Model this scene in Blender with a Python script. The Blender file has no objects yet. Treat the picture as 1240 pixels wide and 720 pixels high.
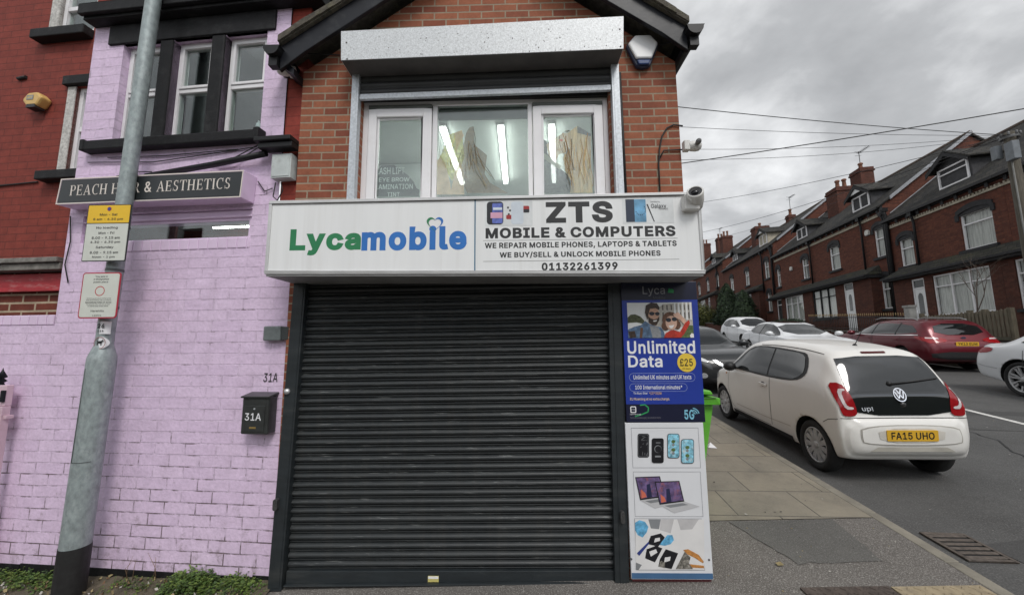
import bpy, bmesh, math, random
import numpy as np
from math import sin, cos, tan, radians, pi, sqrt, atan2, degrees
from mathutils import Vector, Matrix
from mathutils.bvhtree import BVHTree
from mathutils.geometry import delaunay_2d_cdt
random.seed(7)
SC = bpy.context.scene
COL = SC.collection
# ------------------------------------------------------------------ camera
D = 2.573                     # distance to the shop front (plane y = D)
EYE = Vector((0, 0, 1.5))
PITCH, YAW, ROLL, FPX = radians(7.0), radians(1.25), -0.007, 460.0
_f = Vector((-sin(YAW)*cos(PITCH), cos(YAW)*cos(PITCH), sin(PITCH)))
_r0 = Vector((cos(YAW), sin(YAW), 0)); _u0 = _r0.cross(_f)
_r = _r0*cos(ROLL)+_u0*sin(ROLL); _u = _u0*cos(ROLL)-_r0*sin(ROLL)
cam = bpy.data.objects.new('camera', bpy.data.cameras.new('camera')); COL.objects.link(cam)
M = Matrix((( _r.x, _u.x, -_f.x, EYE.x), (_r.y, _u.y, -_f.y, EYE.y), (_r.z, _u.z, -_f.z, EYE.z), (0, 0, 0, 1)))
cam.matrix_world = M
cam.data.sensor_width = 36; cam.data.lens = 36*FPX/1240
cam.data.clip_start = 0.02; cam.data.clip_end = 2000
SC.camera = cam
def W(px, py, y):             # a point of the photograph carried onto the upright plane at depth y (used for lettering on flat boards)
    d = _r*((px-620)/FPX)+_u*((360-py)/FPX)+_f
    return EYE+d*((y-EYE.y)/d.y)
# ------------------------------------------------------------------ sky
SUN_AZ, SUN_EL = radians(158), radians(50)
world = bpy.data.worlds.new('World'); SC.world = world; world.use_nodes = True
nt = world.node_tree; N = nt.nodes; Lk = nt.links; N.clear()
out = N.new('ShaderNodeOutputWorld'); bg = N.new('ShaderNodeBackground'); bg.inputs[1].default_value = 0.1
sky = N.new('ShaderNodeTexSky'); sky.sky_type = 'NISHITA'; sky.sun_disc = False; sky.sun_elevation = SUN_EL; sky.sun_rotation = SUN_AZ
tc = N.new('ShaderNodeTexCoord'); sep = N.new('ShaderNodeSeparateXYZ'); Lk.new(tc.outputs['Generated'], sep.inputs[0])
def wm(op, a, b=None, clamp=False):
    m = N.new('ShaderNodeMath'); m.operation = op; m.use_clamp = clamp
    for i, v in enumerate((a, b)):
        if v is None: continue
        if isinstance(v, (int, float)): m.inputs[i].default_value = v
        else: Lk.new(v, m.inputs[i])
    return m.outputs[0]
zc = wm('MAXIMUM', sep.outputs[2], 0.0); zd = wm('ADD', zc, 0.32)
cmb = N.new('ShaderNodeCombineXYZ'); Lk.new(wm('DIVIDE', sep.outputs[0], zd), cmb.inputs[0]); Lk.new(wm('DIVIDE', sep.outputs[1], zd), cmb.inputs[1])
cmb.inputs[2].default_value = 3.7
def wnoise(scale, detail, rough, dist):
    n = N.new('ShaderNodeTexNoise'); n.inputs['Scale'].default_value = scale; n.inputs['Detail'].default_value = detail
    n.inputs['Roughness'].default_value = rough; n.inputs['Distortion'].default_value = dist
    Lk.new(cmb.outputs[0], n.inputs['Vector']); return n.outputs[0]
n1 = wnoise(1.35, 9, .52, .25); n2 = wnoise(4.2, 8, .55, .3)
mixn = wm('ADD', wm('MULTIPLY', n1, .78), wm('MULTIPLY', n2, .22))
ramp = N.new('ShaderNodeValToRGB'); Lk.new(mixn, ramp.inputs[0])
e = ramp.color_ramp.elements; e[0].position = .34; e[0].color = (.175, .182, .193, 1); e[1].position = .68; e[1].color = (.72, .73, .74, 1)
el = e.new(.50); el.color = (.315, .323, .335, 1)
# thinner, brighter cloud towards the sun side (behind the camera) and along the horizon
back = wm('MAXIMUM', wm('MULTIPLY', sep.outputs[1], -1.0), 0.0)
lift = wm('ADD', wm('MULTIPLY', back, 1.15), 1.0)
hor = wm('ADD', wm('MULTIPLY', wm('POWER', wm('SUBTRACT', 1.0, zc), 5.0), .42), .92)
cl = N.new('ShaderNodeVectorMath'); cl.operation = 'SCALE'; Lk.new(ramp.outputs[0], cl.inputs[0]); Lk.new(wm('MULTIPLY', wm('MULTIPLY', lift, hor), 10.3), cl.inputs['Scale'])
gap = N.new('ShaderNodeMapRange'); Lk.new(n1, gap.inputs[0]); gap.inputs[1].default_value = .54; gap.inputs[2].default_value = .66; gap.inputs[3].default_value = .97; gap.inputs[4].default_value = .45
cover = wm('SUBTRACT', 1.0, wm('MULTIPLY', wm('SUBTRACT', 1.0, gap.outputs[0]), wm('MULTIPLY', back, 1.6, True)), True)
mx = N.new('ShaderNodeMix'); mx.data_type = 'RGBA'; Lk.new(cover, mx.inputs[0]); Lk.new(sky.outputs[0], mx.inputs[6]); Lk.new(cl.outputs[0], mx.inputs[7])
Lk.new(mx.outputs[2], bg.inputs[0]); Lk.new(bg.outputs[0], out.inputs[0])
sun = bpy.data.objects.new('sun', bpy.data.lights.new('sun', 'SUN')); COL.objects.link(sun)
sun.data.energy = 0.9; sun.data.angle = radians(18); sun.data.color = (1, .97, .93)
sdir = Vector((sin(SUN_AZ)*cos(SUN_EL), cos(SUN_AZ)*cos(SUN_EL), sin(SUN_EL)))
sun.rotation_euler = sdir.to_track_quat('Z', 'Y').to_euler(); sun.location = (0, -6, 9)
vs = SC.view_settings; vs.view_transform = 'Standard'; vs.look = 'None'; vs.exposure = 0.78; vs.gamma = 1.0
try: vs.use_curve_mapping = False
except Exception: pass
# ------------------------------------------------------------------ materials
MATS = {}
def nodes(name):
    m = bpy.data.materials.new(name); m.use_nodes = True
    t = m.node_tree; b = t.nodes['Principled BSDF']
    return m, t, b
def nn(t, typ, **kw):
    n = t.nodes.new(typ)
    for k, v in kw.items():
        if k.startswith('_'): setattr(n, k[1:], v)
        else: n.inputs[k.replace('__', ' ')].default_value = v
    return n
def mixc(t, fac, a, b, blend='MIX'):
    m = t.nodes.new('ShaderNodeMix'); m.data_type = 'RGBA'; m.blend_type = blend
    for i, v in ((0, fac), (6, a), (7, b)):
        if isinstance(v, bpy.types.NodeSocket): t.links.new(v, m.inputs[i])
        elif i == 0: m.inputs[0].default_value = v
        else: m.inputs[i].default_value = (*v, 1) if len(v) == 3 else v
    return m.outputs[2]
def mr(t, src, a, b, c, d):
    n = t.nodes.new('ShaderNodeMapRange'); t.links.new(src, n.inputs[0])
    for i, v in enumerate((a, b, c, d)): n.inputs[i+1].default_value = v
    return n.outputs[0]
def mth(t, op, a, b):
    n = t.nodes.new('ShaderNodeMath'); n.operation = op
    for i, v in enumerate((a, b)):
        if isinstance(v, bpy.types.NodeSocket): t.links.new(v, n.inputs[i])
        else: n.inputs[i].default_value = v
    return n.outputs[0]
def obc(t): return t.nodes.new('ShaderNodeTexCoord').outputs['Object']
def noise(t, scale, detail=5, rough=.6, vec=None, stretch=None):
    n = t.nodes.new('ShaderNodeTexNoise'); n.inputs['Scale'].default_value = scale; n.inputs['Detail'].default_value = detail; n.inputs['Roughness'].default_value = rough
    v = vec or obc(t)
    if stretch:
        mp = t.nodes.new('ShaderNodeMapping'); mp.inputs['Scale'].default_value = stretch; t.links.new(v, mp.inputs[0]); v = mp.outputs[0]
    t.links.new(v, n.inputs['Vector']); return n.outputs[0]
def bump(t, b, h, s=.3, d=.01):
    n = t.nodes.new('ShaderNodeBump'); n.inputs['Strength'].default_value = s; n.inputs['Distance'].default_value = d
    t.links.new(h, n.inputs['Height']); t.links.new(n.outputs[0], b.inputs['Normal']); return n
def P(name, col, rough=.5, metal=0, var=.15, scale=6, bmp=0, bscale=60, coat=0, spec=.5, stretch=None, dirt=None, dirtamt=.5, emit=0):
    if name in MATS: return MATS[name]
    m, t, b = nodes(name); MATS[name] = m
    n = noise(t, scale, 6, .6, stretch=stretch)
    c2 = tuple(max(0, c*(1-var)) for c in col); c1 = tuple(min(1, c*(1+var)) for c in col)
    col_o = mixc(t, mr(t, n, .3, .7, 0, 1), c2, c1)
    if dirt:
        n2 = noise(t, scale*.6, 8, .7, stretch=stretch)
        col_o = mixc(t, mr(t, n2, .52, .72, 0, dirtamt), col_o, dirt)
    t.links.new(col_o, b.inputs['Base Color'])
    b.inputs['Roughness'].default_value = rough; b.inputs['Metallic'].default_value = metal
    b.inputs['Specular IOR Level'].default_value = spec
    if coat: b.inputs['Coat Weight'].default_value = coat; b.inputs['Coat Roughness'].default_value = .05
    if bmp: bump(t, b, noise(t, bscale, 4), bmp, .01)
    if emit: b.inputs['Emission Color'].default_value = (*col, 1); b.inputs['Emission Strength'].default_value = emit
    return m
def brick(name, c1, c2, mortar, bw, bh, ms, bump_s=.5, var=.25, stain=None, stainamt=.5, rough=.85, painted=False, crack=None, crackamt=.0, seed=0):
    if name in MATS: return MATS[name]
    m, t, b = nodes(name); MATS[name] = m
    v = obc(t); sp = t.nodes.new('ShaderNodeSeparateXYZ'); t.links.new(v, sp.inputs[0])
    cb = t.nodes.new('ShaderNodeCombineXYZ'); t.links.new(mth(t, 'ADD', sp.outputs[0], sp.outputs[1]), cb.inputs[0]); t.links.new(mth(t, 'ADD', sp.outputs[2], 50*bh+seed*bh), cb.inputs[1])
    # slight waviness of the courses
    wob = t.nodes.new('ShaderNodeTexNoise'); wob.inputs['Scale'].default_value = 3.0; t.links.new(v, wob.inputs['Vector'])
    vm = t.nodes.new('ShaderNodeVectorMath'); vm.operation = 'MULTIPLY_ADD'; t.links.new(wob.outputs[1], vm.inputs[0]); vm.inputs[1].default_value = (bh*.12,)*3; t.links.new(cb.outputs[0], vm.inputs[2])
    br = t.nodes.new('ShaderNodeTexBrick'); t.links.new(vm.outputs[0], br.inputs['Vector'])
    br.inputs['Scale'].default_value = 1; br.inputs['Brick Width'].default_value = bw; br.inputs['Row Height'].default_value = bh; br.inputs['Mortar Size'].default_value = ms
    br.inputs['Mortar Smooth'].default_value = .25; br.inputs['Bias'].default_value = 0
    br.inputs['Color1'].default_value = (*c1, 1); br.inputs['Color2'].default_value = (*c2, 1); br.inputs['Mortar'].default_value = (*mortar, 1)
    n = noise(t, 9, 8, .65); n2 = noise(t, 45, 4, .6)
    c = mixc(t, mr(t, n, .25, .75, 0, 1), br.outputs[0], (0, 0, 0), 'MIX') if False else br.outputs[0]
    sh = mr(t, n, .3, .7, 1-var, 1+var*.6); gr = mr(t, n2, .3, .7, .9, 1.08)
    g = t.nodes.new('ShaderNodeVectorMath'); g.operation = 'SCALE'; t.links.new(c, g.inputs[0]); t.links.new(mth(t, 'MULTIPLY', sh, gr), g.inputs['Scale'])
    c = g.outputs[0]
    if crack:
        # worn joints: only some of the joints have lost their paint, most of them low down where rain splashes
        nm = noise(t, 5.5, 7, .72); low = mr(t, sp.outputs[2], .0, 1.3, .16, .0)
        f = mth(t, 'MULTIPLY', mr(t, br.outputs['Fac'], .45, .95, 0, 1), mr(t, mth(t, 'ADD', nm, low), .56, .68, 0, crackamt)); c = mixc(t, f, c, crack)
        nd = noise(t, 11, 8, .75); c = mixc(t, mr(t, mth(t, 'ADD', nd, low), .68, .80, 0, .55), c, tuple(q*1.4 for q in crack))
        ns = noise(t, 2.2, 7, .65, stretch=(3.5, 3.5, .35)); c = mixc(t, mr(t, ns, .55, .75, 0, .22), c, (.42, .33, .40))
    if stain:
        n3 = noise(t, 1.7, 8, .7); c = mixc(t, mr(t, n3, .52, .75, 0, stainamt), c, stain)
    t.links.new(c, b.inputs['Base Color']); b.inputs['Roughness'].default_value = rough
    b.inputs['Specular IOR Level'].default_value = .3
    jd = br.outputs['Fac']
    if crack: jd = mth(t, 'MULTIPLY', jd, mr(t, noise(t, 7, 4, .6), .38, .58, .25, 1.0))      # paint has filled some joints
    h = mth(t, 'ADD', mth(t, 'ADD', mth(t, 'MULTIPLY', jd, -1.0), mth(t, 'MULTIPLY', n2, .35)), mth(t, 'MULTIPLY', noise(t, 13, 5, .6), .8 if crack else .2))
    bump(t, b, h, bump_s, .008)
    return m
def glass(name='window_glass', tint=(.86, .92, .90), refl=.9, base=1.5, k=2.2):
    if name in MATS: return MATS[name]
    m, t, b = nodes(name); MATS[name] = m; t.nodes.remove(b)
    o = t.nodes['Material Output']; tr = t.nodes.new('ShaderNodeBsdfTransparent'); tr.inputs[0].default_value = (*tint, 1)
    gl = t.nodes.new('ShaderNodeBsdfGlossy'); gl.inputs['Roughness'].default_value = .02; gl.inputs[0].default_value = (refl, refl, refl, 1)
    lw = t.nodes.new('ShaderNodeLayerWeight'); lw.inputs[0].default_value = .5; p5_ = mth(t, 'POWER', lw.outputs['Facing'], 5.0); fr = mth(t, 'ADD', mth(t, 'MULTIPLY', p5_, .9), .045)
    n = noise(t, 1.3, 2); bp = t.nodes.new('ShaderNodeBump'); bp.inputs['Strength'].default_value = .04; t.links.new(n, bp.inputs['Height']); t.links.new(bp.outputs[0], gl.inputs['Normal'])
    mxs = t.nodes.new('ShaderNodeMixShader'); t.links.new(mth(t, 'MULTIPLY', fr, k), mxs.inputs[0]); t.links.new(tr.outputs[0], mxs.inputs[1]); t.links.new(gl.outputs[0], mxs.inputs[2])
    t.links.new(mxs.outputs[0], o.inputs[0]); return m
# ------------------------------------------------------------------ mesh helpers
class MB:
    def __init__(s): s.v = []; s.f = []; s.m = []; s.sm = []
    def add(s, vs_, fs, mat=0, smooth=False):
        o = len(s.v); s.v += [tuple(p) for p in vs_]
        for f in fs: s.f.append(tuple(i+o for i in f)); s.m.append(mat); s.sm.append(smooth)
        return s
    def box(s, x0, x1, y0, y1, z0, z1, mat=0, skip=''):
        if x0 > x1: x0, x1 = x1, x0
        if y0 > y1: y0, y1 = y1, y0
        if z0 > z1: z0, z1 = z1, z0
        v = [(x0,y0,z0),(x1,y0,z0),(x1,y1,z0),(x0,y1,z0),(x0,y0,z1),(x1,y0,z1),(x1,y1,z1),(x0,y1,z1)]
        F = [(0,3,2,1),(4,5,6,7),(0,1,5,4),(1,2,6,5),(2,3,7,6),(3,0,4,7)]
        return s.add(v, F, mat)
    def prism(s, poly, a, b, axis='y', mat=0, smooth=False):   # outline in the other two axes, extruded from a to b
        def mk(p, d):
            return {'y': (p[0], d, p[1]), 'x': (d, p[0], p[1]), 'z': (p[0], p[1], d)}[axis]
        n = len(poly); v = [mk(p, a) for p in poly]+[mk(p, b) for p in poly]
        fs = [tuple(range(n)), tuple(range(2*n-1, n-1, -1))]
        s.add(v, fs, mat); s.add(v, [(i, i+n, (i+1) % n+n, (i+1) % n) for i in range(n)], mat, smooth); return s
    def tube(s, pts, r, n=8, mat=0, cap=True):
        pts = [Vector(p) for p in pts]; rings = []; R = r if isinstance(r, (list, tuple)) else [r]*len(pts)
        for i, p in enumerate(pts):
            d = (pts[min(i+1, len(pts)-1)]-pts[max(i-1, 0)]).normalized()
            a = d.orthogonal().normalized() if i == 0 else (a-d*a.dot(d)).normalized()
            b = d.cross(a); rings += [p+(a*cos(2*pi*k/n)+b*sin(2*pi*k/n))*R[i] for k in range(n)]
        fs = [(i*n+k, i*n+(k+1) % n, (i+1)*n+(k+1) % n, (i+1)*n+k) for i in range(len(pts)-1) for k in range(n)]
        o = len(s.v); s.add(rings, fs, mat, True)
        if cap: s.f += [tuple(o+k for k in range(n-1, -1, -1)), tuple(o+(len(pts)-1)*n+k for k in range(n))]; s.m += [mat]*2; s.sm += [False]*2
        return s
    def lathe(s, prof, n=24, mat=0, M=None, smooth=True, axis='z'):  # prof: (r, h)
        v = []
        for r, h in prof:
            for k in range(n):
                a = 2*pi*k/n; p = (r*cos(a), r*sin(a), h) if axis == 'z' else (r*cos(a), h, r*sin(a))
                v.append(p if M is None else tuple(M@Vector(p)))
        fs = [(i*n+k, i*n+(k+1) % n, (i+1)*n+(k+1) % n, (i+1)*n+k) for i in range(len(prof)-1) for k in range(n)]
        return s.add(v, fs, mat, smooth)
    def poly(s, pts2, M, mat=0):            # flat polygon, M maps (a,b,0)
        return s.add([M@Vector((p[0], p[1], 0)) for p in pts2], [tuple(range(len(pts2)))], mat)
    def text(s, txt, x0, x1, z0, z1, M, mat=0, bold=0.0, keep=False, serif=False, shear=0):
        vs2, fs = serif_text(txt) if serif else text_geo(txt, bold, shear)
        if not vs2: return s
        ax = [p[0] for p in vs2]; az = [p[1] for p in vs2]; a0, a1, b0, b1 = min(ax), max(ax), min(az), max(az)
        sx = (x1-x0)/(a1-a0); sz = (z1-z0)/(b1-b0)
        if keep: sx = sz = min(sx, sz)
        cx, cz = (x0+x1)/2, (z0+z1)/2
        return s.add([M@Vector((cx+(p[0]-(a0+a1)/2)*sx, cz+(p[1]-(b0+b1)/2)*sz, 0)) for p in vs2], fs, mat)
    def build(s, name, mats, parent=None, bevel=0, seg=2, loc=None, auto=False):
        me = bpy.data.meshes.new(name); me.from_pydata(s.v, [], s.f)
        for m in (mats if isinstance(mats, (list, tuple)) else [mats]): me.materials.append(m)
        me.polygons.foreach_set('material_index', s.m); me.polygons.foreach_set('use_smooth', s.sm)
        if bevel or auto:
            bm = bmesh.new(); bm.from_mesh(me); bmesh.ops.remove_doubles(bm, verts=bm.verts, dist=1e-5); bmesh.ops.recalc_face_normals(bm, faces=bm.faces)
            if bevel:
                es = [e_ for e_ in bm.edges if len(e_.link_faces) == 2 and e_.calc_face_angle(0) > .5]
                bmesh.ops.bevel(bm, geom=es, offset=bevel, segments=seg, affect='EDGES', profile=.5, clamp_overlap=True)
            bm.to_mesh(me); bm.free()
        me.update(); o = bpy.data.objects.new(name, me); COL.objects.link(o)
        if parent: o.parent = parent
        if loc: o.location = loc
        return o
_tc = {}
GLYPHS = {}
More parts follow.
